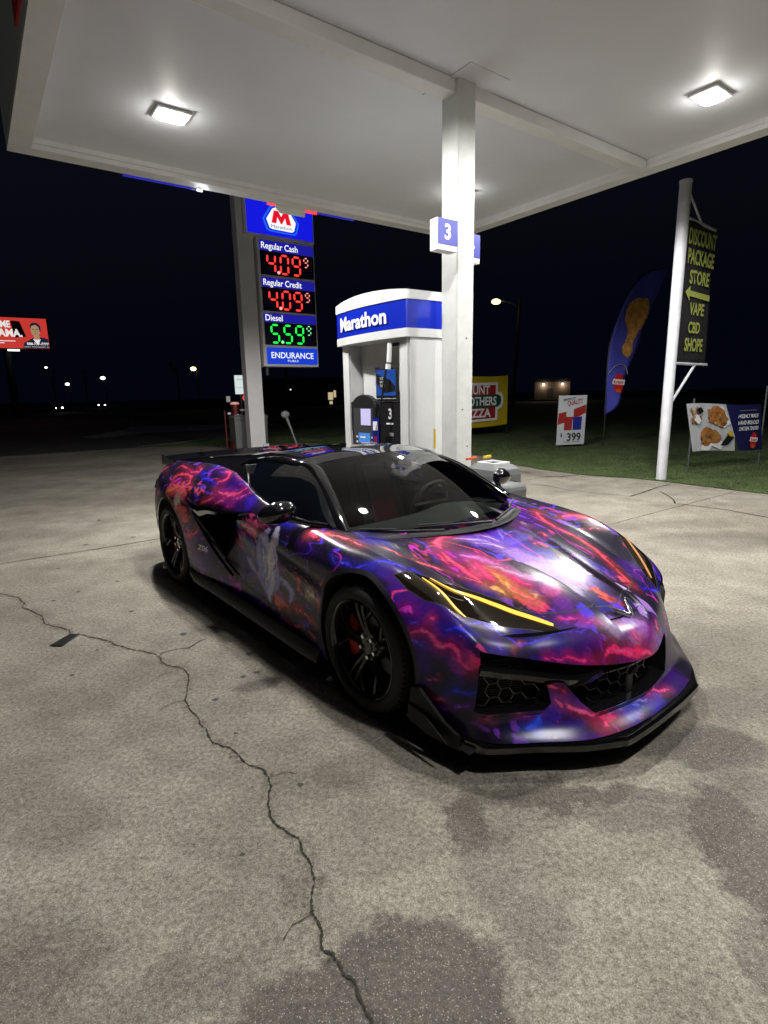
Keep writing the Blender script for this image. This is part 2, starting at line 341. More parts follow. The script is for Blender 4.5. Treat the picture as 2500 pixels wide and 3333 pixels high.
for (x, y, r) in [(-0.937, 2.732, .016), (-0.745, 2.417, .012), (-0.376, 2.044, .013), (-0.532, 1.686, .010), (-1.883, 3.034, .014), (-0.874, 3.27, .028), (-1.899, 3.369, .012), (-0.775, 3.025, .02), (-0.846, 2.975, .018), (-2.726, 4.304, .02), (-2.638, 4.516, .018), (-2.424, 4.772, .02), (-1.969, 4.035, .02), (-1.413, 3.593, .026), (-3.4, 6.1, .03), (-3.0, 6.4, .03), (-3.9, 7.4, .04), (-3.2, 5.2, .02)]:
    n = 12; mb.add([(x+r*math.cos(k*6.283/n)*(1+.3*rng.normal()*.6), y+.8*r*math.sin(k*6.283/n)*(1+.2*rng.normal()), .002) for k in range(n)], [tuple(range(n))])
o = mb.build('pavement_spots', 'spot'); o['kind'] = 'structure'
mb = MB(); mb.add([(-2.256, 3.44, .004), (-2.165, 3.426, .004), (-2.147, 3.618, .004), (-2.219, 3.632, .004), (-2.25, 3.45, .009), (-2.17, 3.432, .009), (-2.155, 3.612, .009), (-2.215, 3.625, .009)], [(4, 5, 6, 7), (0, 1, 5, 4), (1, 2, 6, 5), (2, 3, 7, 6), (3, 0, 4, 7)])
tag(mb.build('floor_plate', 'black'), 'small flat black rectangular plate lying on the pavement crack', 'cover plate')
# ================================================================== CANOPY
can = thing('fuel_canopy', (B0.x, B0.y, 0), GA, 'white flat roofed filling station canopy over the parked car', 'canopy')
VM = 12.6
mb = MB(); mb.b2((-7.26, -VM+.24, 4.72), (-.22, -.24, 4.78))
mb.build('ceiling', 'soffit', can)
mb = MB()
for lo, hi in (((-7.5, -.24, 4.6), (0, 0, 4.66)), ((-7.5, -VM, 4.6), (0, -VM+.24, 4.66)), ((-7.5, -VM+.24, 4.6), (-7.26, -.24, 4.66)), ((-.24, -VM+.24, 4.6), (0, -.24, 4.66))): mb.b2(lo, hi)
for lo, hi in (((-7.26, -.26, 4.66), (-.24, -.24, 4.722)), ((-7.26, -VM+.24, 4.66), (-.24, -VM+.26, 4.722)), ((-7.28, -VM+.24, 4.662), (-7.26, -.24, 4.722)), ((-.24, -VM+.24, 4.662), (-.22, -.24, 4.722))): mb.b2(lo, hi)
mb.build('gutter_rim', 'lip', can, bevel=.004)
mb = MB()
for lo, hi in (((-7.5, -.03, 4.66), (0, 0, 5.5)), ((-7.5, -VM, 4.66), (0, -VM+.03, 5.5)), ((-7.5, -VM+.03, 4.66), (-7.47, -.03, 5.5)), ((-.03, -VM+.03, 4.66), (0, -.03, 5.5))): mb.b2(lo, hi)
mb.build('fascia', 'fascia', can)
mb = MB(); mb.b2((-7.47, -VM+.03, 5.40), (-.03, -.03, 5.44)); mb.build('roof_deck', 'fascia', can)
mb = MB(); mb.b2((-7.52, -2.4-9, 4.78), (-7.5, -2.4, 4.98)); mb.build('fascia_stripe', 'red', can)
mb = MB(); mb.b2((-7.23, -4.06, 4.585), (-.25, -3.87, 4.716)); mb.build('ceiling_beam', 'lip', can, bevel=.01)
mb = MB(); mb.b2((-3.95, -4.34, 4.71), (-3.4, -3.62, 4.7195)); mb.build('column_cap_plate', 'soffit', can)
# lit band on the far and logo panel hanging from it
mb = MB(); mb.b2((-6.18, .03, 4.59), (-5.2, .06, 4.66)); mb.build('light_band', emit('blue_glow', (.05, .05, .9), .35), can)
mb = MB(); mb.b2((-3.17, .03, 4.59), (-2.43, .06, 4.66)); mb.build('light_band', 'blue_glow', can)
mb = MB(); mb.b2((-4.06, .03, 4.585), (-3.93, .06, 4.66)); mb.build('light_band', emit('red_glow', (1, .05, .06), 1.2), can)
mb = MB(); mb.b2((-3.39, .03, 4.575), (-3.17, .06, 4.66)); mb.build('light_band', 'red_glow', can)
mb = MB(); mb.prism([(-3.93, 4.62), (-3.41, 4.62), (-3.41, 4.49), (-3.86, 4.49), (-3.93, 4.55)], 1, .006, .03); mb.build('logo_panel_back', 'lip', can)
mb = MB(); mb.cyl((-5.17, .05, 4.60), (-5.09, .05, 4.60), .018, 10); mb.build('band_end_lamp', emit('bandlamp', (1, 1, 1), 1.5), can)
# canopy column
cl = thing('canopy_column', tuple(UV(3.755, 3.975)), GA, 'square white steel column carrying the canopy beside the fuel pump', 'column')
mb = MB(); mb.b2((-.125, -.125, 0), (.125, .125, 4.716)); mb.build('shaft', 'column', cl, bevel=.012)
mb = MB(); mb.b2((-.2, -.2, 0), (.2, .2, .03))
for sx in (-1, 1):
    for sy in (-1, 1): mb.cyl((sx*.165, sy*.165, .03), (sx*.165, sy*.165, .06), .016, 6)
mb.build('base_plate', 'white_paint', cl, bevel=.003)
mb = MB()
for (x, z) in ((-.03, 1.42), (.05, 1.0), (.02, 2.2)): mb.cyl((x, -.125, z), (x, -.130, z), .008, 10)
mb.build('bolt', 'dark_grey', cl)
def numsign(n, x, y, label):
    t = thing('pump_number_sign', tuple(B0+D1*x+D2*y+Vector((0, 0, 3.03))), GA, label, 'sign', 'pump number signs on the canopy column')
    mb = MB(); mb.b2((-.135, -.0, 0), (.135, .12, .30)); mb.build('sign_box', 'white', t, bevel=.004)
    mb = MB(); mb.b2((-.134, -.004, .055), (.134, 0, .298)); mb.build('face_panel', 'sign_blue', t)
    text('number', n, 'sign_white', t, (-.005, -.007, .178), .14, .085 if n == '3' else .10, bold=.03)
mat('sign_blue', (.030, .036, .36), .35); mat('sign_white', (.85, .85, .85), .4)
numsign('3', -4.13, -4.22, 'blue square sign with a white 3, left of the column')
numsign('4', -3.545, -3.97, 'blue square sign with a white 4, half hidden right of the column')
# lamps under the canopy
lampm = emit('lamp_glass', (1, .985, .95), 22)
def lamp(u, v, power, label, vis=True):
    t = thing('canopy_lamp', tuple(UV(u, v, 4.716)), GA, label, 'lamp', 'lamps recessed in the canopy ceiling')
    mb = MB(); mb.b2((-.19, -.15, -.03), (.19, .15, 0)); mb.build('housing', 'white', t, bevel=.01)
    mb = MB(); mb.prism([(-.16, -.07), (-.11, -.12), (.11, -.12), (.16, -.07), (.16, .07), (.11, .12), (-.11, .12), (-.16, .07)], 2, -.045, -.031); mb.build('diffuser', lampm, t)
    l = bpy.data.lights.new('lamp_light', 'SPOT'); l.spot_size = R_(172); l.spot_blend = .25; l.shadow_soft_size = .12; l.energy = power*3.1; l.color = (1, .985, .955)
    o = bpy.data.objects.new('lamp_light', l); COL.objects.link(o); o.parent = t; o.location = (0, 0, -.07)
    l2 = bpy.data.lights.new('lens_glow', 'POINT'); l2.energy = power*.022; l2.color = (1, .97, .88); l2.shadow_soft_size = .05
    o2 = bpy.data.objects.new('lens_glow', l2); COL.objects.link(o2); o2.parent = t; o2.location = (0, 0, -.13)
    return t
LP = 285
lamp(6.03, 1.76, LP, 'glowing rectangular lamp in the canopy ceiling at the upper left')
lamp(1.36, 5.38, LP, 'glowing rectangular lamp in the canopy ceiling at the upper right')
lamp(1.58, 1.76, LP*.9, 'rectangular lamp in the canopy ceiling hidden behind the column')
lamp(6.03, 5.38, LP*.5, 'rectangular lamp in the canopy ceiling over the camera side of the car')
lamp(6.03, 9.0, LP*.45, 'rectangular lamp in the canopy ceiling behind the camera on the left')
lamp(1.36, 9.0, LP*1.0, 'rectangular lamp in the canopy ceiling behind the camera on the right')
l = bpy.data.lights.new('price_sign_fill', 'POINT'); l.energy = 35; l.color = (.92, .95, 1); l.shadow_soft_size = .1  # fill light added out from the band end lamp to brighten the price sign
o = bpy.data.objects.new('price_sign_fill', l); COL.objects.link(o); o.parent = can; o.location = (-5.0, .35, 4.6)
crack('pavement_crack', [(-.521, 2.096), (-.45, 2.13), (-.40, 2.11)], .003); crack('pavement_crack', [(-1.099, 2.726), (-1.16, 2.70), (-1.20, 2.62)], .003); crack('pavement_crack', [(-.252, 1.449), (-.31, 1.41), (-.33, 1.36)], .003); crack('pavement_crack', [(-1.241, 3.096), (-1.33, 3.02), (-1.38, 2.93)], .0035)
# ================================================================== FUEL PUMP  (face looks along -x of the lane frame)
pump = thing('fuel_pump', tuple(UV(3.75, 2.83)), GA, 'white fuel pump with a blue lettered hood beside the column', 'fuel pump')
PX = -.35                              # face plane x
mb = MB()
# plan of the casing: shallow bowed end panels, recess on the face side
endp = [(-.35, -.73), (-.31, -.745), (0, -.76), (.31, -.745), (.35, -.73)]
plan_a = endp+[(.35, -.55), (-.35, -.55)]
mb.prism(plan_a, 2, .12, 2.26)
mb.prism([(x, -y) for x, y in plan_a][::-1], 2, .12, 2.26)
mb.b2((-.12, -.55, .12), (.12, .55, 2.26))
mb.build('casing', 'white_paint', pump, smooth=25)
mb = MB(); mb.b2((-.42, -.80, 0), (.42, .80, .12)); mb.build('plinth', 'grey', pump, bevel=.01)
# hood (bowed)
def hoodring(off, z0, z1, mi, bulge=0, arch=0):
    pts = []
    n = 14
    for k in range(n+1):
        s = -1+2*k/n; pts.append((-.42-off-.075*(1-s*s), s*(.75+off)*1))
    for k in range(7):
        s = -1+2*k/6; pts.append((s*.42*-1*-1, (.75+off)+.03*(1-s*s)))
    for k in range(n+1):
        s = 1-2*k/n; pts.append((.42+off+.075*(1-s*s), s*(.75+off)))
    for k in range(7):
        s = 1-2*k/6; pts.append((s*.42, -(.75+off)-.03*(1-s*s)))
    out = []
    for p in pts:
        if not out or (abs(p[0]-out[-1][0])+abs(p[1]-out[-1][1])) > 1e-3: out.append(p)
    return out
for nm, off, z0, z1, m in (('hood_lower_trim', .0, 2.25, 2.345, 'white_paint'), ('hood_panel', -.006, 2.345, 2.66, 'hood_blue'), ('hood_upper_trim', .004, 2.66, 2.76, 'white_paint')):
    if m == 'hood_blue': mat('hood_blue', (.006, .022, .42), .25, coat=.4)
    mb = MB(); r = hoodring(off, z0, z1, 0); n = len(r)
    vs = [(x, y, z0) for x, y in r]+[(x, y, z1+(.05*(1-(y/.76)**2) if z1 > 2.7 else 0)) for x, y in r]
    mb.add(vs, [(i, (i+1) % n, (i+1) % n+n, i+n) for i in range(n)]+[tuple(range(n-1, -1, -1)), tuple(range(n, 2*n))])
    mb.build(nm, m, pump, smooth=30)
# hood lettering bent to the bowed panel
def bent(o, f):
    me = o.data
    bm = bmesh.new(); bm.from_mesh(me); bmesh.ops.triangulate(bm, faces=bm.faces); bmesh.ops.subdivide_edges(bm, edges=[e for e in bm.edges if e.calc_length() > .03], cuts=1); bm.to_mesh(me); bm.free()
    for v in me.vertices: v.co = f(v.co)
t1 = text('lettering', 'Marathon', 'sign_white', pump, (0, 0, 0), .165, 1.04, face='-x', bold=.03)
t1.rotation_euler = (0, 0, 0); t1.location = (0, 0, 0)
def onhood(co):
    y = .075-co.x; z = 2.505+co.y; return Vector((-.42-.006-.075*(1-(y/.744)**2)+.002-.006, y, z))
bent(t1, onhood)
# face recess: upper back, side cheeks, dark console
mb = MB(); mb.b2((-.37, .56, .12), (-.352, .70, 2.25)); mb.build('door_cheek', 'white_paint', pump, bevel=.004); mb = MB(); mb.b2((-.37, -.70, .12), (-.352, -.55, 2.25)); mb.build('door_cheek', 'white_paint', pump, bevel=.004)
mb = MB(); mb.b2((-.17, -.55, 1.55), (-.121, .55, 2.25)); mb.build('recess_back', 'white_paint', pump)
con = MB()
con.b2((-.36, -.55, .14), (-.121, .55, 1.52)); con.build('console', 'plastic_black', pump, bevel=.01)
mb = MB(); r = []
for k in range(13): a = math.pi*k/12; r.append((.16-.27*math.cos(a)*-1*-1, 1.47+.16*math.sin(a)))
mb.prism([(-.11, .35)]+[(p[0], p[1]) for p in [(.16-.27*math.cos(math.pi*k/12), 1.45+.16*math.sin(math.pi*k/12)) for k in range(13)]]+[(.43, .35)], 0, -.43, -.36)
mb.build('console_bezel', 'plastic_black', pump, bevel=.012)
mb = MB(); mb.prism([(-.06, .42), (-.06, 1.44), (.38, 1.44), (.38, .42)], 0, -.434, -.43); mb.build('console_face', 'dark_grey', pump)
def panel(name, y0, y1, z0, z1, m, x=-.437, par=None):
    mb = MB(); mb.b2((x-.004, y0, z0), (x, y1, z1)); return mb.build(name, m, par or pump)
panel('notice', -.02, .20, 1.22, 1.43, emit('notice_lilac', (.45, .42, .8), .35, (.5, .48, .7)))
panel('screen', .0, .26, .84, 1.12, emit('screen_blue', (.08, .28, .75), .75))
panel('screen_text', .10, .22, 1.055, 1.075, 'sign_white', -.442)
for k in range(4):
    panel('key', .285, .315, .86+k*.065, .885+k*.065, 'sign_white'); panel('key', -.055, -.03, .86+k*.065, .885+k*.065, 'sign_white')
panel('label_plate', .30, .38, .50, .62, 'white'); panel('label_symbol', .325, .355, .53, .59, 'black', -.442)
panel('card_reader', -.03, .06, .60, .70, 'white'); panel('reader_symbol', -.015, .045, .615, .685, 'blue', -.442)
panel('label_plate', -.02, .10, .40, .53, 'white'); panel('label_symbol', .02, .06, .42, .51, 'dark_grey', -.442)
panel('card_slot', .12, .20, .45, .72, 'black')
panel('price_card', .40, .53, .88, 1.14, 'white', -.362); panel('price_card_print', .43, .51, 1.08, 1.11, 'blue', -.367)
mb = MB(); mb.prism([(-.53, 1.56), (-.53, 1.92), (-.10, 1.92), (-.10, 1.56)], 0, -.40, -.36); scr = mb.build('media_screen', 'plastic_black', pump, bevel=.006)
panel('screen_picture', -.51, -.12, 1.59, 1.90, emit('media_blue', (.02, .10, .45), .6), -.402, scr)
mb = MB(); mb.add([(-.409, -.12, 1.86), (-.409, -.40, 1.78), (-.409, -.51, 1.70), (-.409, -.51, 1.64), (-.409, -.30, 1.62), (-.409, -.12, 1.74)], [(0, 1, 2, 3, 4, 5)]); mb.build('screen_shape', 'black', scr)
text('screen_caption', 'YOUR\nWAY IN\nTHE CITY', 'sign_white', scr, (-.412, -.20, 1.755), .12, .11, face='-x', align='LEFT')
panel('pump_number_panel', -.54, -.14, .42, 1.50, 'black', -.37)
text('pump_number', '3', 'sign_white', pump, (-.379, -.36, 1.37), .12, .07, face='-x', bold=.03)
panel('grade_strip', -.42, -.28, 1.24, 1.26, 'sign_white', -.376)
panel('nozzle_advert', -.28, -.15, .92, 1.32, 'blue', -.50); panel('nozzle_advert_print', -.26, -.17, 1.17, 1.28, 'sign_white', -.505); panel('nozzle_advert_print', -.24, -.19, .98, 1.10, 'red', -.505)
panel('grade_button', -.46, -.33, .88, .99, 'white', -.376); panel('grade_button', -.42, -.34, 1.10, 1.14, 'grey', -.376)
mb = MB(); mb.tube([(-.40, -.42, 2.20), (-.44, -.40, 2.0), (-.47, -.33, 1.6), (-.50, -.24, 1.2), (-.50, -.16, .8), (-.46, -.10, .45), (-.45, -.14, .30), (-.45, -.26, .32), (-.43, -.33, .5)], .013, 8); mb.build('hose', 'black', pump, smooth=60)
mb = MB(); mb.cyl((-.43, -.42, 1.98), (-.41, -.42, 2.20), .03, 10); mb.cyl((-.44, -.415, 1.90), (-.435, -.415, 1.96), .034, 10); mb.build('breakaway', 'white', pump, smooth=40)
mb = MB(); mb.cyl((-.40, -.42, 2.18), (-.12, -.42, 2.22), .02, 8); mb.build('hose_arm', 'dark_grey', pump)
mb = MB(); mb.tube([(-.43, -.44, .70), (-.47, -.40, .66), (-.47, -.34, .56), (-.45, -.30, .44)], [.012, .018, .02, .012], 8); mb.build('nozzle', 'chrome', pump, smooth=50)
panel('sticker', .10, .24, 1.72, 1.96, emit('sticker_lilac', (.3, .28, .45), .10, (.45, .43, .55)), -.171)
panel('sticker_print', .12, .22, 1.93, 1.95, 'deep_blue', -.176)
mb = MB(); mb.b2((-.02, -.7635, .95), (.012, -.7605, 1.18)); mb.build('warning_strip', 'yellow', pump)
# ================================================================== WASH STATION BIN
bn = thing('waste_bin', tuple(UV(3.80, 4.60)), GA, 'grey plastic waste bin with a square hole in its lid', 'bin')
mb = MB()
def ring(w, d, z): return [(-w, -d, z), (w, -d, z), (w, d, z), (-w, d, z)]
def stack(levels, top=True):
    mb = MB(); vs = []; fs = []
    for L in levels: vs += ring(*L)
    for i in range(len(levels)-1):
        for k in range(4): fs.append((4*i+k, 4*i+(k+1) % 4, 4*i+4+(k+1) % 4, 4*i+4+k))
    fs.append((3, 2, 1, 0))
    if top: n = 4*(len(levels)-1); fs.append((n, n+1, n+2, n+3))
    return mb.add(vs, fs)
stack([(.17, .19, 0), (.185, .205, .55), (.19, .21, .60)]).build('tub', 'bin_grey', bn, bevel=.03)
stack([(.205, .225, .60), (.205, .225, .74), (.19, .21, .80), (.14, .155, .845), (.11, .12, .85)], False).build('lid', 'bin_grey', bn, bevel=.02)
mb = MB()
for lo, hi in (((-.12, -.13, .845), (.12, -.10, .87)), ((-.12, .10, .845), (.12, .13, .87)), ((-.12, -.10, .845), (-.09, .10, .87)), ((.09, -.10, .845), (.12, .10, .87))): mb.b2(lo, hi)
mb.build('opening_rim', 'white_paint', bn, bevel=.005)
mb = MB(); mb.b2((-.09, -.10, .80), (.09, .10, .84)); mb.build('opening', 'black', bn)
mb = MB(); mb.tube([(-.08, -.226, .66), (-.08, -.25, .67), (.08, -.25, .67), (.08, -.226, .66)], .013, 8); mb.build('handle', 'plastic_black', bn, smooth=40)
wsh = thing('squeegee_bucket', tuple(UV(3.98, 4.95, 0)), GA, 'low grey washer fluid tray standing against the waste bin', 'bucket')
stack([(.13, .15, 0), (.14, .16, .60), (.15, .17, .64), (.12, .14, .70)]).build('tank', 'bin_grey', wsh, bevel=.03)
sq = thing('squeegee', tuple(UV(3.72, 4.42, .87)), GA, 'squeegee with orange head and yellow handle across the bin lid', 'squeegee')
mb = MB(); mb.box((.12, .10, .015), (.16, .03, .03), rot=Matrix.Rotation(.3, 3, 'Z')); mb.build('handle', 'yellow', sq, bevel=.004)
mb = MB(); mb.box((-.10, .13, .012), (.20, .03, .025), rot=Matrix.Rotation(.2, 3, 'Z')); mb.build('head', mat('orange', (.6, .10, .02), .5), sq, bevel=.004)
# ================================================================== PRICE SIGN
ps = thing('price_sign', tuple(UV(1.41, -7.26)), GA, 'tall lit fuel price board on a grey pole behind the pump', 'price sign')
mat('sign_frame', (.70, .68, .68), .5, noise=.06, nscale=3)
# local x: right ; pole centre x=0 ; board x from .35 to 2.11
mb = MB(); mb.b2((-.24, -.16, 0), (.24, .16, 7.6)); mb.build('pole', 'sign_frame', ps, bevel=.01)
mb = MB(); mb.b2((-.34, -.27, 0), (.34, .27, .05)); mb.b2((.12, -.25, .05), (.30, -.1, .22)); mb.build('pole_base', 'white_paint', ps, bevel=.01)
mb = MB(); mb.b2((-.06, -.30, 6.06), (2.14, .30, 7.7)); mb.build('logo_cabinet', 'sign_frame', ps, bevel=.01)
mb = MB(); mb.b2((.30, -.26, 2.50), (2.14, .26, 6.055)); mb.build('price_cabinet', 'sign_frame', ps, bevel=.01)
YB = -.262; YT = -.302
def spanel(name, x0, x1, z0, z1, m, y=YB, par=ps):
    mb = MB(); mb.b2((x0, y-.012, z0), (x1, y, z1)); return mb.build(name, m, par)
lb = emit('lit_blue', (.006, .008, .62), 1.0); lb2 = emit('lit_blue_dim', (.012, .012, .34), .8); lw = emit('lit_white', (.86, .88, .90), .95); lr = emit('lit_red', (.72, .004, .02), 1.0)
ledr = emit('led_red', (1.0, .035, .03), 1.7); ledg = emit('led_green', (.01, .85, .06), 1.6); lsky = emit('lit_sky', (.01, .13, .75), 1.0); dkled = mat('led_board', (.006, .006, .03), .4)
ledp = emit('led_pink', (1.0, .25, .22), 1.8); ledg2 = emit('led_pale_green', (.25, .9, .4), 1.2)
spanel('logo_panel', .02, 2.10, 6.14, 7.62, lb, YT)
def lens(name, pts, m, y): mb = MB(); mb.prism(pts, 1, y-.006, y); return mb.build(name, m, ps)
cxl, czl = 1.07, 6.585
hexp = lambda s: [(cxl+x*s*1.12, czl+z*s*.60) for x, z in ((-.26, -.47), (.30, -.49), (.36, -.42), (.42, -.04), (.24, .44), (.17, .5), (-.17, .5), (-.24, .44), (-.42, -.04), (-.34, -.42))]
lens('emblem_halo', hexp(1.22), lsky, YT-.012); lens('emblem_edge', hexp(1.11), lb, YT-.019); lens('emblem_field', hexp(.99), lw, YT-.026)
Mz, Mh, Mw = czl-.11, .33, .62
mb = MB(); mb.prism([(cxl+x*Mw, Mz+z*Mh) for x, z in ((-.5, 0), (-.26, 0), (-.20, .52), (-.03, 0), (.03, 0), (.20, .52), (.26, 0), (.5, 0), (.36, 1), (.14, 1), (0, .56), (-.14, 1), (-.36, 1))], 1, YT-.036, YT-.03); mb.build('emblem_letter', lr, ps)
text('emblem_name', 'Marathon', emit('ink', (.02, .03, .10), 1), ps, (cxl, YT-.036, czl-.20), .085, .66)
SEG = {'a': ((0, 1), (1, 1)), 'b': ((1, 1), (1, .5)), 'c': ((1, .5), (1, 0)), 'd': ((1, 0), (0, 0)), 'e': ((0, 0), (0, .5)), 'f': ((0, .5), (0, 1)), 'g': ((0, .5), (1, .5))}
DIG = {'4': 'fgbc', '0': 'abcdef', '9': 'abcdfg', '5': 'acdfg'}
def digit(ch, x, z, w, h, m, y, name='led_digit', t=.05):
    mb = MB()
    for s in DIG[ch]:
        (ax, az), (bx, bz) = SEG[s]; a = np.array([x+ax*w+az*h*.02, z+az*h]); b = np.array([x+bx*w+bz*h*.02, z+bz*h]); d = b-a; L = np.linalg.norm(d); d /= L; n = np.array([-d[1], d[0]])
        a2 = a+d*.03; b2 = b-d*.03; g = t/2
        pts = [a2, a2+d*g+n*g, b2-d*g+n*g, b2, b2-d*g-n*g, a2+d*g-n*g]
        mb.prism([tuple(p) for p in pts], 1, y-.006, y)
    return mb.build(name, m, ps)
rows = [('Regular Cash', 6.00, 5.72, 5.72, 5.07, ('4', '0', '9'), ledr, ledp), ('Regular Credit', 5.00, 4.74, 4.73, 4.08, ('4', '0', '9'), ledr, ledp), ('Diesel', 4.01, 3.77, 3.76, 3.12, ('5', '5', '9'), ledg, ledg2)]
for (nm, z1, z0, d1, d0, dg, m, mp) in rows:
    spanel('grade_panel', .37, 2.10, z0, z1, lb2)
    wfull = {'Regular Cash': 1.16, 'Regular Credit': 1.24, 'Diesel': .55}[nm]
    text('grade_name', nm, lw, ps, (.42, YB-.016, (z0+z1)/2), .17, wfull, align='LEFT', bold=.012)
    spanel('led_board', .37, 2.10, d0, d1, dkled)
    for k, ch in enumerate(dg): digit(ch, .58+k*.39+(.03 if k else 0), d0+.07, .24, .50, m, YB-.014, t=.052)
    digit('9', 1.77, d0+.33, .13, .25, mp, YB-.014, t=.026)
    mb = MB(); mb.cyl((.93, YB-.014, d0+.09), (.93, YB-.024, d0+.09), .045, 12); mb.build('decimal_point', mp, ps)
spanel('brand_panel', .40, 2.10, 2.57, 3.05, emit('lit_mid', (.006, .04, .52), 1.0))
text('brand_name', 'ENDURANCE', lw, ps, (1.25, YB-.016, 2.83), .17, 1.42, bold=.012)
text('brand_subname', 'FUELS', lw, ps, (1.25, YB-.016, 2.67), .06, .36)
mb = MB(); mb.cyl((.45, -.1, 2.5), (.45, -.1, 2.25), .05, 8); mb.build('sign_bracket', 'dark_grey', ps)
# ================================================================== AIR AND VACUUM STATION, left of the price pole
vac = thing('vacuum_station', tuple(UV(1.68, -8.1)), GA, 'dark red vacuum and air machine left of the price sign pole', 'vacuum machine')
vac.scale = (.62, .62, .70)
mat('vac_red', (.12, .008, .01), .5, noise=.3, nscale=6)
mb = MB(); mb.lathe([(.0, 0), (.42, 0), (.40, .12), (.30, .35), (.20, .9), (.17, 1.7), (.0, 1.72)], n=24); mb.build('body', 'vac_red', vac, smooth=40)
mb = MB(); mb.lathe([(.0, 1.7), (.19, 1.7), (.21, 2.0), (.17, 2.08), (0, 2.1)], n=20); mb.build('head', 'vac_red', vac, smooth=40)
mb = MB(); mb.lathe([(.212, 2.01), (.23, 2.03), (.18, 2.10), (0, 2.12)], n=20); mb.build('cap_trim', emit('trim_pink', (.7, .25, .22), .5, (.6, .5, .5)), vac, smooth=40)
text('lettering', 'VAC', emit('vac_letter', (.7, .35, .35), .4), vac, (.03, -.24, 1.45), .22, .34, bold=.02)
mb = MB(); mb.tube([(.05, -.21, 1.6), (.10, -.24, 1.1), (.16, -.32, .75), (.22, -.40, .35), (.30, -.42, .12)], .035, 8); mb.tube([(.0, -.21, 1.55), (.06, -.26, 1.05), (.12, -.34, .6), (.20, -.42, .2)], .02, 8); mb.build('hose', 'white', vac, smooth=50)
mb = MB(); mb.cyl((-.55, 0, 0), (-.55, 0, 1.75), .04, 10); mb.build('guard_post', 'vac_red', vac)
for z in (1.0, 1.75):
    mb = MB(); mb.cyl((.2, -.1, z), (.5, -.1, z), .04, 8); mb.build('hose_hook', 'white', vac)
mb = MB(); mb.sph((-.36, -.1, 1.62), .08, 8, sc=(1.2, 1, .8)); mb.build('nozzle_holder', 'white', vac, smooth=60)
mb = MB(); mb.cyl((.58, 0, 0), (.58, 0, 2.15), .05, 10); mb.build('lamp_post', 'white', vac)
mb = MB(); mb.sph((.57, -.02, 2.28), .13, 10); mb.build('lamp_globe', emit('globe_red', (1, .06, .05), 1.6), vac, smooth=60)
isn = thing('instruction_sign', tuple(UV(1.20, -8.7)), GA, 'pale lit instruction board on a thin post above the vacuum machine', 'sign')
mb = MB(); mb.cyl((0, .05, 0), (0, .05, 1.8), .03, 8); mb.build('post', 'dark_grey', isn)
mb = MB(); mb.b2((-.19, -.03, 1.72), (.19, .03, 2.31)); mb.build('board', emit('board_white', (.62, .74, .72), .75, (.7, .7, .7)), isn, bevel=.012)
mb = MB(); mb.b2((-.19, -.036, 1.915), (.19, -.031, 1.925)); mb.build('divider', 'grey', isn)
text('lettering', 'PRESS HERE', 'grey', isn, (.01, -.036, 2.17), .045, .28)
def bins(u, v, lab):
    t = thing('litter_bin', tuple(UV(u, v)), GA, lab, 'bin', 'grey litter bins by the price sign')
    stack([(.22, .22, 0), (.24, .24, .95)]).build('bin_body', 'bin_grey', t, bevel=.02); stack([(.25, .25, .95), (.25, .25, 1.02), (.2, .2, 1.08)]).build('bin_lid', 'bin_grey', t, bevel=.01)
bins(1.62, -8.0, 'grey litter bin half hidden on the left of the price sign pole'); bins(.92, -8.2, 'grey litter bin on the right of the price sign pole')
nb_ = thing('notice_box', tuple(UV(.98, -7.9)), GA, 'small white notice box mounted right of the price sign pole', 'notice box')
mb = MB(); mb.b2((-.12, -.05, 1.12), (.12, .05, 1.5)); mb.build('box', 'white', nb_, bevel=.01); mb = MB(); mb.b2((-.09, -.055, 1.2), (.09, -.051, 1.44)); mb.build('printed_face', 'dark_grey', nb_)
mb = MB(); mb.cyl((0, 0, 0), (0, 0, 1.12), .02, 8); mb.build('post', 'dark_grey', nb_)
sw = thing('hose_stand', tuple(UV(.02, -7.7)), GA, 'leaning pale pole with a round head right of the price sign', 'hose stand')
mb = MB(); mb.tube([(.22, 0, 0), (.05, 0, .5), (-.12, 0, .95)], [.03, .03, .05], 8); mb.build('pole', 'grey', sw, smooth=50)
mb = MB(); mb.sph((-.16, 0, 1.05), .15, 8, sc=(1, .6, .8)); mb.build('head', 'grey', sw, smooth=60)
# ================================================================== BANNER SIGN POLE (right)
bp_ = thing('banner_sign', tuple(UV(-1.58, 3.69)), GA, 'white round pole holding a black banner of green lettering', 'sign')
mat('pole_white', (.58, .58, .62), .45, noise=.22, nscale=2.2, bump=.1, bscale=12)
mb = MB(); mb.tube([(0, 0, 0), (0, 0, 2.5), (0, 0, 4.88)], [.086, .088, .094], 24); mb.build('pole', 'pole_white', bp_, smooth=40)
mb = MB(); mb.lathe([(.095, 4.86), (.102, 4.88), (.098, 4.91), (0, 4.93)], n=24); mb.build('pole_cap', 'pole_white', bp_, smooth=40)
for a_, b_, r_ in (((.05, 0, 4.38), (1.16, 0, 4.32), .026), ((.05, 0, 2.04), (1.30, 0, 2.03), .026), ((.06, 0, 4.82), (.64, 0, 4.36), .018), ((.05, 0, 1.30), (.86, 0, 2.02), .024)): mb = MB(); mb.cyl(a_, b_, r_, 10); mb.build('bracket_arm', 'pole_white', bp_, smooth=40)
nx, nz = 14, 26; vs = []
for j in range(nz+1):
    for i in range(nx+1):
        a = i/nx; b = j/nz; x = .07+a*(1.08+.12*(1-b)); z = 2.06+b*(2.30-.05*a)
        vs.append((x, .012*math.sin(6*a+3*b)*math.sin(math.pi*a)*2-.0, z))
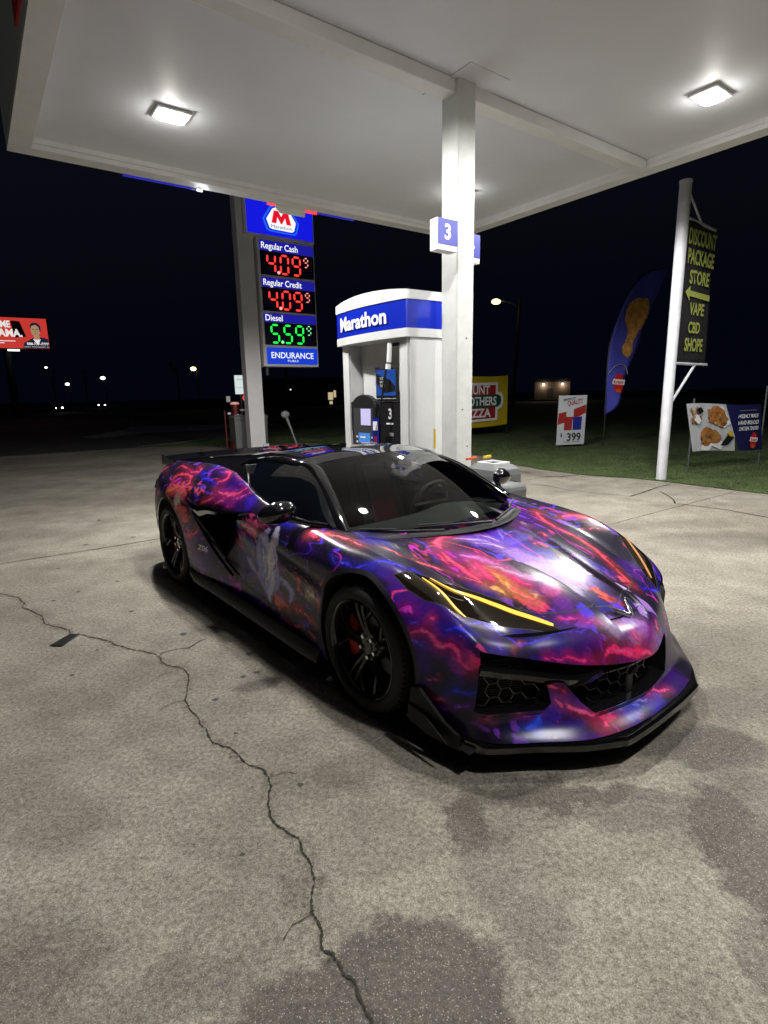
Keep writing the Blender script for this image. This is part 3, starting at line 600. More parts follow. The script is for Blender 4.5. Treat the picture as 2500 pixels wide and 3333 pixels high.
mb = MB(); mb.add(vs, [(j*(nx+1)+i, j*(nx+1)+i+1, (j+1)*(nx+1)+i+1, (j+1)*(nx+1)+i) for j in range(nz) for i in range(nx)])
bo = mb.build('banner', mat('banner_black', (.018, .018, .02), .6), bp_, smooth=60); bo.modifiers.new('s', 'SOLIDIFY').thickness = .004
lime = mat('lime', (.30, .33, .075), .6)
for s, z, w, h in (('DISCOUNT', 4.10, .98, .24), ('PACKAGE', 3.79, .94, .23), ('STORE', 3.47, .70, .21), ('VAPE', 2.96, .52, .19), ('CBD', 2.65, .42, .18), ('SHOPE', 2.36, .66, .21)):
    text('lettering', s, lime, bp_, (.66 if s not in ('CBD',) else .62, -.045, z), h, w, bold=.03)
mb = MB(); mb.prism([(.20, 3.22), (.36, 3.32), (.36, 3.25), (1.08, 3.22), (1.08, 3.12), (.36, 3.16), (.36, 3.08)], 1, -.047, -.045); mb.build('arrow', lime, bp_)
# ================================================================== FEATHER FLAG
ff = thing('feather_flag', tuple(UV(-6.46, -.58)), GA-.25, 'dark blue feather flag with a fried drumstick and round logo', 'flag')
flag_l = [(0, .9), (-.03, 2.05), (.01, 2.84), (.17, 3.46), (.48, 4.13), (.86, 4.57), (1.26, 4.86), (2.07, 5.0)]
mb = MB(); mb.tube([(0, 0, 0)]+[(x, 0, z) for x, z in smooth_line(flag_l, 6)], .018, 8); mb.build('pole', 'black', ff, smooth=50)
FL = smooth_line([(-.03, .93), (-.02, 2.0), (.015, 2.84), (.175, 3.46), (.485, 4.12), (.865, 4.56), (1.27, 4.85), (2.07, 5.0)], 8)
FRt = smooth_line([(-.01, .90), (.42, 1.15), (.60, 1.65), (.72, 2.04), (1.12, 3.05), (1.39, 3.66), (1.79, 4.5), (2.07, 4.98)], 8)
vs = []; m_ = 8
for (a, b) in zip(FL, FRt):
    for k in range(m_+1):
        t = k/m_; x = a[0]*(1-t)+b[0]*t; z = a[1]*(1-t)+b[1]*t; vs.append((x, .04*math.sin(5*x+2*z)*t*.8, z))
mb = MB(); mb.add(vs, [(j*(m_+1)+i, j*(m_+1)+i+1, (j+1)*(m_+1)+i+1, (j+1)*(m_+1)+i) for j in range(len(FL)-1) for i in range(m_)])
mat('flag_blue', (.075, .08, .48), .6, noise=.1, nscale=2); o = mb.build('cloth', 'flag_blue', ff, smooth=60); o.modifiers.new('s', 'SOLIDIFY').thickness = .004
mat('crust', (.42, .15, .035), .75, noise=.75, nscale=7, bump=1, bscale=14); mat('crust_pale', (.36, .17, .05), .7, noise=.55, nscale=14, bump=.8, bscale=25)
def blob(pts, y, m, name, par, th=.012, amp=.03, seed=1):
    r = np.random.default_rng(seed); P = smooth_line(pts+[pts[0]], 6)[:-1]; P = [(x+r.normal(0, amp*.3), z+r.normal(0, amp*.3)) for x, z in P]
    mb = MB(); mb.prism(P, 1, y-th, y); return mb.build(name, m, par)
# drumstick printed on the flag: meat, waist and bone end
drum = [(.63, 2.49), (.44, 2.62), (.42, 2.80), (.55, 3.04), (.57, 3.24), (.46, 3.55), (.55, 3.92), (.78, 4.10), (1.13, 4.14), (1.29, 4.05), (1.30, 3.73), (1.14, 3.41), (.94, 3.18), (.82, 2.93), (.76, 2.62)]
blob(drum, -.06, mat('crust_bright', (.85, .36, .09), .7, noise=.7, nscale=5, bump=1, bscale=12), 'printed_drumstick', ff, .004, .05)
mb = MB(); mb.tube([(x, -.05, z) for x, z in smooth_line([(-.01, 2.07), (.22, 2.27), (.46, 2.32), (.62, 2.22), (.69, 2.05)], 6)], .012, 6); mb.build('printed_arc', 'grey', ff)
def chick_logo(par, x, z, s, y):
    g = MB(); g.prism([(x-.16*s, z-.26*s), (x+.16*s, z-.30*s), (x+.22*s, z-.05*s), (x+.15*s, z+.22*s), (x-.05*s, z+.28*s), (x-.2*s, z+.10*s)], 1, y-.003, y); g.build('logo_shape', 'red', par)
    g = MB(); g.prism([(x-.26*s, z-.06*s), (x+.24*s, z-.10*s), (x+.26*s, z+.06*s), (x-.22*s, z+.10*s)], 1, y-.006, y-.003); g.build('logo_band', 'white', par)
    text('logo_lettering', 'Krispy', 'red', par, (x, y-.009, z), .10*s, .40*s, bold=.03)
    g = MB(); g.prism([(x-.10*s, z-.32*s), (x+.12*s, z-.34*s), (x+.10*s, z-.22*s), (x-.10*s, z-.22*s)], 1, y-.006, y-.003); g.build('logo_ribbon', 'orange', par)
chick_logo(ff, .37, 1.83, .90, -.05)
# ================================================================== FOOD BANNER
p0, p1 = Vector((5.86, 10.5, 0)), Vector((7.9, 11.54, 0))
ang = math.atan2(p1.y-p0.y, p1.x-p0.x); Lb = (p1-p0).length
fb = thing('food_banner', tuple(p0), ang, 'wide banner of fried chicken trays and a dark blue panel', 'banner')
for nm, x, h in (('stake', -.02, 1.42), ('stake', Lb, 1.62)):
    mb = MB(); mb.cyl((x, .02, 0), (x, .02, h), .018, 8); mb.build(nm, 'dark_grey', fb)
def sheet(name, m, par, f, x0, x1, nx=24, nz=14, y=0.0):
    vs = []
    for j in range(nz+1):
        for i in range(nx+1):
            a = x0+(x1-x0)*i/nx; b = j/nz; X, Y, Z = f(a, b); vs.append((X, Y+y, Z))
    mb = MB(); mb.add(vs, [(j*(nx+1)+i, j*(nx+1)+i+1, (j+1)*(nx+1)+i+1, (j+1)*(nx+1)+i) for j in range(nz) for i in range(nx)])
    o = mb.build(name, m, par, smooth=60); return o
def fbf(a, b):   # a along 0..1, b up 0..1
    x = -.31*b*(1-a)+a*2.26-.22*a*b; z = .43-.10*a+b*(.90+.03*a)+.012*math.sin(7*a); return x, -.03+.05*math.sin(3.5*a+1.2*b)*math.sin(math.pi*a), z
mat('banner_pale', (.52, .53, .56), .55, noise=.25, nscale=3.5); mat('banner_navy', (.010, .010, .075), .5)
sheet('picture_sheet', 'banner_pale', fb, fbf, 0, .62); sheet('picture_sheet', 'banner_navy', fb, lambda a, b: fbf(a+(.07-.16*b)*(1-(a-.60)/.40) if a < 1 else a, b), .60, 1.0, y=-.006)
def on(f, a, b, dy=-.03): X, Y, Z = f(a, b); return (X, Y+dy, Z)
def printed(name, pts, m, f, par, dy=-.02, amp=.008, seed=3, sm=5):
    r = np.random.default_rng(seed); P = smooth_line(pts+[pts[0]], sm)[:-1] if sm > 1 else pts
    P = [(x+r.normal(0, amp), z+r.normal(0, amp)) for x, z in P]; c = np.mean(P, axis=0)
    mb = MB(); V = [on(f, *p, dy) for p in P]; n = len(V); V2 = [(v[0], v[1]+.003, v[2]) for v in V]
    mb.add(V+V2+[on(f, *c, dy)], [(i, (i+1) % n, 2*n) for i in range(n)]+[(i, (i+1) % n, n+(i+1) % n, n+i) for i in range(n)]); return mb.build(name, m, par)
printed('printed_tray', [(.10, .02), (.16, .30), (.30, .42), (.46, .14), (.40, .02), (.28, .10), (.22, .0)], 'white', fbf, fb, -.022, .002, 1, 1)
printed('printed_tray', [(.28, .62), (.33, .92), (.46, .95), (.56, .60), (.47, .50)], 'white', fbf, fb, -.022, .002, 1, 1)
printed('printed_tray', [(.40, .10), (.52, .36), (.60, .30), (.52, .14)], 'black', fbf, fb, -.024, .002, 1, 1)
mats_c = ['crust_pale', 'crust', mat('crust_gold', (.46, .22, .05), .6, noise=.5, nscale=22, bump=.8, bscale=40)]
rc_ = np.random.default_rng(12)
def pile(poly, n, s0, name):
    k = 0
    while k < n:
        a_, b_ = rc_.uniform(min(p[0] for p in poly), max(p[0] for p in poly)), rc_.uniform(min(p[1] for p in poly), max(p[1] for p in poly))
        if not inside(poly, a_, b_): continue
        th = rc_.uniform(0, 3.14); L_, w_ = s0*rc_.uniform(.8, 1.3), s0*rc_.uniform(.35, .55)
        pts = [(a_+(L_*math.cos(t)*math.cos(th)-w_*math.sin(t)*math.sin(th))*.5, b_+(L_*math.cos(t)*math.sin(th)+w_*math.sin(t)*math.cos(th))) for t in np.linspace(0, 6.283, 9)[:-1]]
        printed(name, pts, mats_c[int(rc_.integers(3))], fbf, fb, -.027-.0012*k, .006, 20+k, 3); k += 1
printed('printed_chicken', [(.12, .14), (.13, .36), (.20, .50), (.33, .45), (.42, .32), (.38, .12), (.27, .17), (.2, .10)], 'crust', fbf, fb, -.025, .010, 2)
printed('printed_chicken', [(.28, .62), (.27, .80), (.36, .95), (.47, .90), (.52, .68), (.45, .52), (.37, .55)], 'crust', fbf, fb, -.025, .010, 5)
pile([(.14, .16), (.15, .36), (.22, .46), (.33, .42), (.40, .30), (.36, .15)], 13, .085, 'printed_chicken')
pile([(.29, .64), (.29, .80), (.37, .91), (.45, .86), (.50, .68), (.44, .56)], 12, .085, 'printed_chicken')
pile([(.04, .64), (.05, .84), (.12, .88), (.17, .76), (.14, .60)], 6, .07, 'printed_chicken')
printed('printed_sauce', [(.05, .66), (.10, .76), (.15, .68), (.11, .58)], 'white', fbf, fb, -.045, .004, 7); printed('printed_sauce', [(.10, .88), (.16, .92), (.20, .84), (.14, .80)], 'black', fbf, fb, -.045, .004, 7)
printed('printed_sauce', [(.50, .40), (.55, .44), (.57, .36), (.53, .32)], 'yellow', fbf, fb, -.047, .002, 7)
for s, b, w in (('FRESHLY MADE', .76, .62), ('HAND-BREADED', .62, .64), ('CHICKEN TENDERS', .49, .60)):
    X0, Y0, Z0 = fbf(.80, b); t_ = text('lettering', s, 'white', fb, (0, 0, 0), .075, w, bold=.02); t_.rotation_euler = (0, 0, 0)
    bent(t_, lambda co: Vector((X0+co.x, fbf((X0+co.x)/Lb, b)[1]-.022, Z0+co.y)))
X, Y, Z = fbf(.85, .24); chick_logo(fb, X, Z, .52, Y-.03)
mb = MB(); X, Y, Z = fbf(.78, .88); mb.b2((X-.28, Y-.033, Z-.004), (X+.28, Y-.031, Z+.004)); mb.build('printed_rule', 'grey', fb)
# ================================================================== PRICE POSTER
pp = thing('price_poster', tuple(UV(-5.62, -1.11)), GA-.35, 'small white poster priced 3.99 standing on the grass', 'poster')
for x in (-.42, .42):
    mb = MB(); mb.cyl((x, .03, 0), (x, .03, 1.5), .014, 6); mb.build('stake', 'dark_grey', pp)
mb = MB(); mb.prism([(-.46, .08), (.46, .08), (.49, 1.48), (-.43, 1.48)], 1, 0, .02); mb.build('sheet', mat('poster_white', (.62, .64, .68), .5), pp)
mb = MB(); mb.prism([(-.45, .66), (-.43, .98), (-.05, 1.05), (.47, 1.22), (.47, .98), (.30, .9), (.0, .8), (-.2, .72)], 1, -.004, -.001); mb.build('printed_banner', mat('poster_red', (.38, .03, .03), .5), pp)
mb = MB(); mb.prism([(-.24, .50), (.02, .50), (.03, .98), (-.22, .95)], 1, -.008, -.005); mb.build('printed_cup', 'poster_red', pp)
mb = MB(); mb.prism([(.05, .50), (.33, .50), (.35, .88), (.04, .86)], 1, -.008, -.005); mb.build('printed_cup', mat('poster_blue', (.02, .03, .28), .5), pp)
mb = MB(); mb.prism([(-.18, .88), (.06, .88), (.06, 1.12), (-.17, 1.10)], 1, -.012, -.009); mb.build('printed_lid', 'poster_white', pp)
for s, x, z, h, w, m in (('QUALITY', .10, 1.28, .13, .52, 'poster_red'), ('SERVING UP', -.10, 1.38, .06, .40, 'dark_grey'), ('$', -.32, .36, .10, .06, 'black'), ('399', .10, .30, .22, .46, 'black')):
    t = text('lettering', s, m, pp, (x, -.012, z), h, w, bold=.02); 
    if s in ('QUALITY', 'SERVING UP'): t.rotation_euler = (R_(90), R_(-8), 0)
mb = MB(); mb.b2((-.25, -.008, .155), (-.02, -.004, .165)); mb.b2((.06, -.008, .155), (.32, -.004, .165)); mb.build('printed_rule', 'black', pp)
# ================================================================== PIZZA BANNER
hb = thing('pizza_banner', tuple(UV(-8.3, -5.9)), GA-.05, 'yellow pizza banner with a red and green emblem behind the column', 'banner')
mat('banner_yellow', (.50, .38, .012), .55, noise=.12, nscale=2); mat('banner_red', (.34, .02, .02), .5); mat('banner_green', (.01, .07, .04), .5)
def hbf(a, b): x = -2.9+2.9*a; return x, .010*math.sin(4*a+b), .42+.12*(1-a)*0+b*(1.72+.10*a)-.15*(1-a)*(1-b)+.02*math.sin(6*a)
for x in (-2.98, .06):
    mb = MB(); mb.cyl((x, .05, 0), (x, .05, 2.35), .025, 8); mb.build('stake', 'black', hb)
mb = MB(); mb.tube([(-2.9, .03, 2.32), (-1.4, .03, 2.36), (.06, .03, 2.44)], .012, 6); mb.build('rope', 'black', hb)
sheet('sheet', 'banner_yellow', hb, hbf, 0, 1)
for nm_, Q_, m_, dy_ in (('emblem_border', [(.10, .12), (.80, .12), (.80, .33), (.875, .37), (.90, .45), (.90, .58), (.875, .66), (.80, .69), (.80, .88), (.10, .88)], 'white', -.07), ('emblem_field', [(.13, .17), (.76, .17), (.76, .83), (.13, .83)], 'banner_red', -.075), ('emblem_band', [(.08, .39), (.80, .39), (.85, .44), (.86, .51), (.85, .59), (.80, .64), (.08, .64)], 'banner_green', -.08)):
    V_ = [on(hbf, *p, dy_) for p in Q_]; n_ = len(V_); mb = MB(); mb.add(V_+[(v[0], v[1]+.003, v[2]) for v in V_], [tuple(range(n_)), tuple(range(2*n_-1, n_-1, -1))]+[(i, (i+1) % n_, (i+1) % n_+n_, i+n_) for i in range(n_)]); mb.build(nm_, m_, hb)
for s, a, b, w in (('HUNT', .46, .735, 1.30), ('BROTHERS', .46, .515, 2.10), ('PIZZA', .46, .285, 1.45)):
    t_ = text('lettering', s, 'white', hb, (0, 0, 0), .30, w*.86, bold=.03); t_.rotation_euler = (0, 0, 0); X0, Y0, Z0 = hbf(a, b)
    bent(t_, lambda co: Vector((X0+co.x, hbf((X0+co.x+2.9)/2.9, b)[1]-.095, Z0+co.y+(hbf((X0+co.x+2.9)/2.9, b)[2]-Z0))))
# ================================================================== FAR THINGS
def polar(px_dir, d): pass
def at(x, y, z=0): return (x, y, z)
def look(x, y): return math.atan2(y, x)-math.pi/2       # yaw so that local -y faces the camera
# street lamp behind the banner
sl = thing('street_lamp', (14.19, 61.1, 0), 0, 'tall wooden street lamp pole with a yellow lamp behind the lawn', 'street lamp')
mat('pole_wood', (.10, .085, .065), .8, noise=.3, nscale=1)
mb = MB(); mb.tube([(0, 0, 0), (.25, 0, 6), (.5, 0, 11.2)], [.22, .18, .14], 10); mb.build('pole', 'pole_wood', sl, smooth=50)
mb = MB(); mb.tube([(.45, 0, 10.2), (-.6, -.2, 10.8), (-1.9, -.3, 11.0)], .06, 8); mb.build('arm', 'grey', sl, smooth=50)
mb = MB(); mb.sph((-2.1, -.4, 10.85), .36, 10, sc=(1.3, 1, .75)); mb.build('lamp_head', emit('sodium', (1, .80, .22), 5), sl, smooth=60)
def farlamp(x, y, z, r, col, s, lab, cat='lamp', group=None, name='far_lamp', px=0):
    t = thing(name, (x, y, 0), look(x, y), lab, cat, group)
    mb = MB(); mb.tube([(.5, .3, 0), (.45, .3, z), (0, 0, z)], .09, 6); mb.build('pole', 'far_pole', t)
    mb = MB(); mb.sph((0, 0, z), r, 8, sc=(1.2, 1, .8)); mb.build('lamp_head', emit('far_glow', col, s), t, smooth=60); return t
mat('far_pole', (.03, .03, .03), .8)
farlamp(-28.1, 85.5, 6.0, .34, (1, .62, .25), 7, 'orange street light far off beside a bare tree')
farlamp(-96.6, 175.1, 6.8, .5, (1, .96, .8), 4, 'small white street light over the junction, lower of two', group='street lights over the junction')
farlamp(-87.8, 179.7, 8.6, .6, (1, .98, .75), 4, 'white street light over the junction, higher of two', group='street lights over the junction')
farlamp(37.5, 114, 2.8, .22, (1, .95, .5), 4, 'tiny yellow yard light right of the lit far building')
farlamp(46.5, 112, 2.75, .16, (1, .98, .85), 3, 'tiny white yard light at the right beyond the poster')
farlamp(-9.5, 59.3, 2.35, .07, (1, 1, 1), 2.5, 'tiny white light low behind the price sign')
# bare tree by the orange lamp
tr = thing('bare_tree', (-33, 92, 0), 0, 'dark leafless tree silhouette left of the orange street light', 'tree')
mat('bark', (.02, .018, .015), .9)
mb = MB(); mb.tube([(0, 0, 0), (.2, 0, 2), (.1, 0, 4)], [.3, .22, .14], 8); mb.build('trunk', 'bark', tr, smooth=60)
mb = MB(); rr = random.Random(4)
def br(p, d, L, r, lv):
    q = p+d*L; mb.tube([p, p+d*L*.5+Vector((rr.uniform(-.05, .05), 0, .03)), q], [r, r*.8, r*.55], 5)
    if lv:
        for k in range(3):
            nd = (d+Vector((rr.uniform(-.8, .8), rr.uniform(-.8, .8), rr.uniform(-.1, .6)))).normalized(); br(q, nd, L*.7, r*.55, lv-1)
br(Vector((.1, 0, 3.6)), Vector((.1, 0, 1)), 1.5, .12, 4); mb.build('crown', 'bark', tr)
# utility poles
def upole(x, y, h, lab):
    t = thing('utility_pole', (x, y, 0), look(x, y), lab, 'utility pole', 'dark utility poles along the road')
    mb = MB(); mb.tube([(0, 0, 0), (0, 0, h)], [.16, .11], 8); mb.build('pole', 'pole_wood', t, smooth=50)
    mb = MB(); mb.b2((-1.1, -.06, h-.8), (1.1, .06, h-.68)); mb.build('crossarm', 'pole_wood', t)
upole(-10.0, 60, 8.5, 'dark utility pole standing behind the fuel price board'); upole(-52, 76, 10, 'dark utility pole under the far end of the billboard'); upole(-78, 150, 10, 'distant utility pole at the road junction')
# building with two wall lamps
bd = thing('far_building', (28.8, 96.5, 0), look(28.8, 96.5), 'low dark brick building lit by two wall lamps', 'building')
mat('far_wall', (.11, .085, .07), .85, noise=.25, nscale=1.5)
mb = MB(); mb.b2((-2.6, 0, 0), (3.2, 5, 3.2)); mb.build('wall', 'far_wall', bd)
mb = MB(); mb.prism([(-3.0, 3.2), (3.6, 3.2), (3.2, 3.7), (-2.6, 3.7)], 1, -.4, 5.4); mb.build('roof', 'far_pole', bd)
mb = MB(); mb.b2((-.5, -.03, 0), (.45, 0, 2.1)); mb.build('door', 'dark_grey', bd)
mb = MB(); mb.b2((-3.4, -2.2, 0), (3.6, -.05, .35)); mb.build('step', 'far_wall', bd)
for x in (-1.15, 1.95):
    mb = MB(); mb.b2((x-.14, -.28, 2.74), (x+.14, -.04, 2.94)); w = mb.build('wall_lamp', emit('wall_glow', (1, .90, .75), 9), bd)
    l = bpy.data.lights.new('wall_light', 'POINT'); l.energy = 60; l.color = (1, .8, .55); l.shadow_soft_size = .1; ob = bpy.data.objects.new('wall_light', l); COL.objects.link(ob); ob.parent = bd; ob.location = (x, -.5, 2.65)
# distant shop building behind the price sign
sb = thing('distant_store', (-9.0, 93, 0), look(-9, 93), 'unlit dark low store across the road behind the pump', 'building')
mb = MB(); mb.b2((-14, 0, 0), (9, 8, 4.0)); mb.build('wall', 'far_pole', sb); mb = MB(); mb.prism([(-14.5, 4), (9.5, 4), (9, 4.6), (-14, 4.6)], 1, -.4, 8.4); mb.build('roof', 'far_pole', sb)
mb = MB(); mb.b2((.2, -.1, 1.0), (1.0, -.02, 2.2)); mb.b2((1.1, -.1, 1.4), (1.5, -.02, 2.5)); mb.b2((.4, -.1, .3), (.9, -.02, .8)); mb.build('lit_window', emit('window_warm', (.75, .62, .38), .6), sb)
mb = MB(); mb.b2((-16.2, -.1, 1.0), (-15.6, -.02, 1.9)); mb.build('lit_window', emit('window_dim', (.4, .4, .38), .5), sb)
# billboard
bb = thing('billboard', (-36.55, 59.65, 0), look(-36.55, 59.65)+.0, 'red lit billboard with a suited man at the left edge', 'billboard')
bx0, bx1 = -2.05, 2.0
mb = MB(); mb.cyl((-1.8, .5, 0), (-1.8, .5, 7), .35, 14); mb.build('mast', 'far_pole', bb, smooth=50)
mb = MB(); mb.b2((-6.2, .02, 6.85), (2.08, .5, 10.15)); mb.build('frame', 'far_pole', bb)
mat('x', (0, 0, 0))
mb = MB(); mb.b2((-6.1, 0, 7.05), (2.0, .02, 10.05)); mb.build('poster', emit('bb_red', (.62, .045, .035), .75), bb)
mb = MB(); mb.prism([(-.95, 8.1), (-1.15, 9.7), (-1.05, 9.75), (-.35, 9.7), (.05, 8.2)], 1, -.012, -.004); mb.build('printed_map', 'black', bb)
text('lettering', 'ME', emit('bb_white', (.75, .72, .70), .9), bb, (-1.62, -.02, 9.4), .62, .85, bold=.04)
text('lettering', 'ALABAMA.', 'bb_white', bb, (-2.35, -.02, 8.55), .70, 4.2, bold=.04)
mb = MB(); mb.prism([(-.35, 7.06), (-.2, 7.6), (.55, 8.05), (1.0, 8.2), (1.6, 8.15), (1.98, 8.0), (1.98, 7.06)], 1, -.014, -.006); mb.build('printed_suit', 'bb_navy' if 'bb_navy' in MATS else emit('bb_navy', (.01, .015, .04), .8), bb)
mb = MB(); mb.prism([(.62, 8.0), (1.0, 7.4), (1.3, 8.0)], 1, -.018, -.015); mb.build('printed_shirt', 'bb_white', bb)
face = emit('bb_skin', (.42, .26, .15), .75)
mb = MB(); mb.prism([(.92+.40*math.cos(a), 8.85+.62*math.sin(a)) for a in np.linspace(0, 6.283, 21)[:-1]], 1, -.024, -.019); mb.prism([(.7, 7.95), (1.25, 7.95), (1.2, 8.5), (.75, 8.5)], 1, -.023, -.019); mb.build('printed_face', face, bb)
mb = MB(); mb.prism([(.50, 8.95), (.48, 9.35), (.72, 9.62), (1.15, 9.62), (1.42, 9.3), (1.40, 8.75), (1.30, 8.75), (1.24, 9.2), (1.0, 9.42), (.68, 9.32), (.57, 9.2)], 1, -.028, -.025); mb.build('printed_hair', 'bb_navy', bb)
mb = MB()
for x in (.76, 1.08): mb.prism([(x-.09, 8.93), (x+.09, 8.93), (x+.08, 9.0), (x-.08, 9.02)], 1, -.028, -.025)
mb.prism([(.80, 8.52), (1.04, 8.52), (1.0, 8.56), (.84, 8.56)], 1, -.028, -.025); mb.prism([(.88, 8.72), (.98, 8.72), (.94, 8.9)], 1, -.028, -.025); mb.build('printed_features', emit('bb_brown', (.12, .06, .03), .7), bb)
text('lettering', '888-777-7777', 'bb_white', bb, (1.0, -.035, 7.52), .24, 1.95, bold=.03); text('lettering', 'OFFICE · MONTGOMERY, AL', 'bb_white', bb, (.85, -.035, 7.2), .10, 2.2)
mb = MB(); mb.b2((-3.2, -.012, 7.72), (-.95, -.006, 7.80)); mb.b2((-3.2, -.012, 7.52), (-1.9, -.006, 7.60)); mb.build('printed_rule', 'bb_white', bb)
mb = MB(); mb.b2((-1.7, -.9, 6.72), (-.7, -.7, 6.86)); mb.build('floodlight', emit('flood', (.95, 1, 1), 3), bb)
mb = MB(); mb.cyl((-.15, -.8, 6.8), (-.15, 0, 6.95), .03, 6); mb.cyl((1.35, -.8, 6.85), (1.35, 0, 6.95), .03, 6); mb.build('lamp_arm', 'grey', bb)
farlamp(-35.35, 60.4, 5.15, .12, (1, .97, .8), 3, 'small lamp hanging under the right end of the billboard')
# oncoming cars, only their headlights read
def farcar(x, y, s, lab, yaw):
    t = thing('distant_car', (x, y, 0), look(x, y)+yaw, lab, 'car', 'cars with headlights on the far road')
    mb = MB(); prof = [(-2.2, .3), (-2.25, .8), (-1.3, .95), (-.6, 1.42), (.9, 1.45), (1.7, 1.0), (2.3, .9), (2.3, .3)]
    mb.prism([(p[0], p[1]) for p in prof], 0, -.88, .88); mb.build('body', mat('far_paint', (.02, .02, .022), .3), t, bevel=.08)
    for wx in (-.8, .8):
        for wy in (-1.4, 1.45): mb = MB(); mb.cyl((wx-.1, wy, .33), (wx+.1, wy, .33), .33, 16); mb.build('wheel', 'black', t)
    for wx in (-.62, .62): mb = MB(); mb.sph((wx, -2.25, .68), .13, 8, sc=(1.3, .6, .8)); mb.build('headlight', emit('headlamp', (1, .98, .88), s), t, smooth=60)
farcar(-51.2, 86, 18, 'nearest distant car with one dazzling headlight below the billboard', .9)
farcar(-62.5, 125.5, 7, 'distant car with yellowish headlights at the junction', .1)
# ================================================================== SPORTS CAR (car frame: x forward from the front axle, y to its left, z up)
CARL = Vector((.605, 3.20, 0)); CARA = -.893
car = thing('sports_car', CARL, CARA, 'low mid engined sports car wrapped in a purple and red flame graphic', 'car')
def herm(P, counts, g0=None, g1=None):
    """P (n, ..., 3) control points -> dense samples along axis 0"""
    P = np.asarray(P, float); n = len(P)
    E = P
    lo = P[0]*2-P[1] if g0 is None else g0; hi = P[-1]*2-P[-2] if g1 is None else g1
    E = np.concatenate([lo[None], P, hi[None]], 0)
    d = np.sqrt(np.maximum(np.linalg.norm(E[1:]-E[:-1], axis=-1, keepdims=True), 1e-5))   # centripetal
    v = (E[1:]-E[:-1])/d
    T = (v[:-1]*d[1:]+v[1:]*d[:-1])/(d[1:]+d[:-1])
    out = []
    for i in range(n-1):
        h = d[i+1]
        for k in range(counts[i]):
            t = k/counts[i]; t2 = t*t; t3 = t2*t
            out.append((2*t3-3*t2+1)*P[i]+(t3-2*t2+t)*h*T[i]+(-2*t3+3*t2)*P[i+1]+(t3-t2)*h*T[i+1])
    out.append(P[-1]); return np.array(out)
# --- top and nose grid : stations (rear to front) of rows from the centre line outwards (x, |y|, z)
REAR = [-3.55, -3.3, -3.0, -2.72, -2.4, -2.1, -1.8, -1.5, -1.2, -.85]
def deckz(x): return 1.0 if x < -3 else 1.0-.14*(x+3)/2.15
B0R = {-3.55: (.66, .95), -3.3: (.715, 1.01), -3.0: (.735, 1.045), -2.72: (.735, 1.06), -2.4: (.72, 1.07), -2.1: (.71, 1.065), -1.8: (.74, 1.045), -1.5: (.805, 1.005), -1.2: (.84, .945), -.85: (.84, .89)}
rowA = [[], [], [], [], []]
for x in REAR:
    yb, zb = B0R[x]; zc = min(deckz(x), zb-.01)
    for r, f in enumerate((0, .3, .6, .82, 1)): rowA[r].append((x, yb*f, zc+(zb-zc)*max(0, (f-.6)/.4)))
rowA[0] += [(-.5, 0, .835), (-.2, 0, .822), (.1, 0, .79), (.35, 0, .735), (.58, 0, .675), (.77, 0, .612), (.885, 0, .560), (.975, 0, .485), (1.022, 0, .372), (1.025, 0, .29), (1.035, 0, .205), (1.105, 0, .148)]
rowA[1] += [(-.5, .28, .84), (-.2, .28, .825), (.1, .27, .797), (.35, .26, .745), (.57, .25, .685), (.74, .24, .617), (.845, .23, .562), (.925, .23, .492), (.972, .23, .382), (.990, .24, .295), (1.012, .25, .205), (1.085, .27, .148)]
rowA[2] += [(-.5, .50, .845), (-.2, .50, .823), (.1, .49, .782), (.33, .47, .722), (.52, .455, .655), (.675, .44, .59), (.772, .43, .545), (.848, .43, .492), (.895, .43, .405), (.922, .44, .31), (.955, .46, .205), (1.020, .485, .148)]
rowA[3] += [(-.5, .67, .85), (-.2, .67, .82), (.08, .65, .765), (.28, .63, .710), (.45, .615, .64), (.58, .605, .58), (.672, .60, .545), (.745, .605, .500), (.790, .61, .435), (.812, .62, .325), (.835, .635, .205), (.898, .66, .148)]
rowA[4] += [(-.5, .805, .86), (-.2, .825, .832), (.0, .83, .812), (.2, .825, .778), (.37, .815, .722), (.49, .805, .658), (.58, .802, .607), (.65, .806, .555), (.705, .81, .475), (.722, .815, .345), (.728, .82, .205), (.765, .828, .148)]
NR = len(REAR)                     # index of station x=-.5 is NR ; corner station = NR+5
KC = NR+5
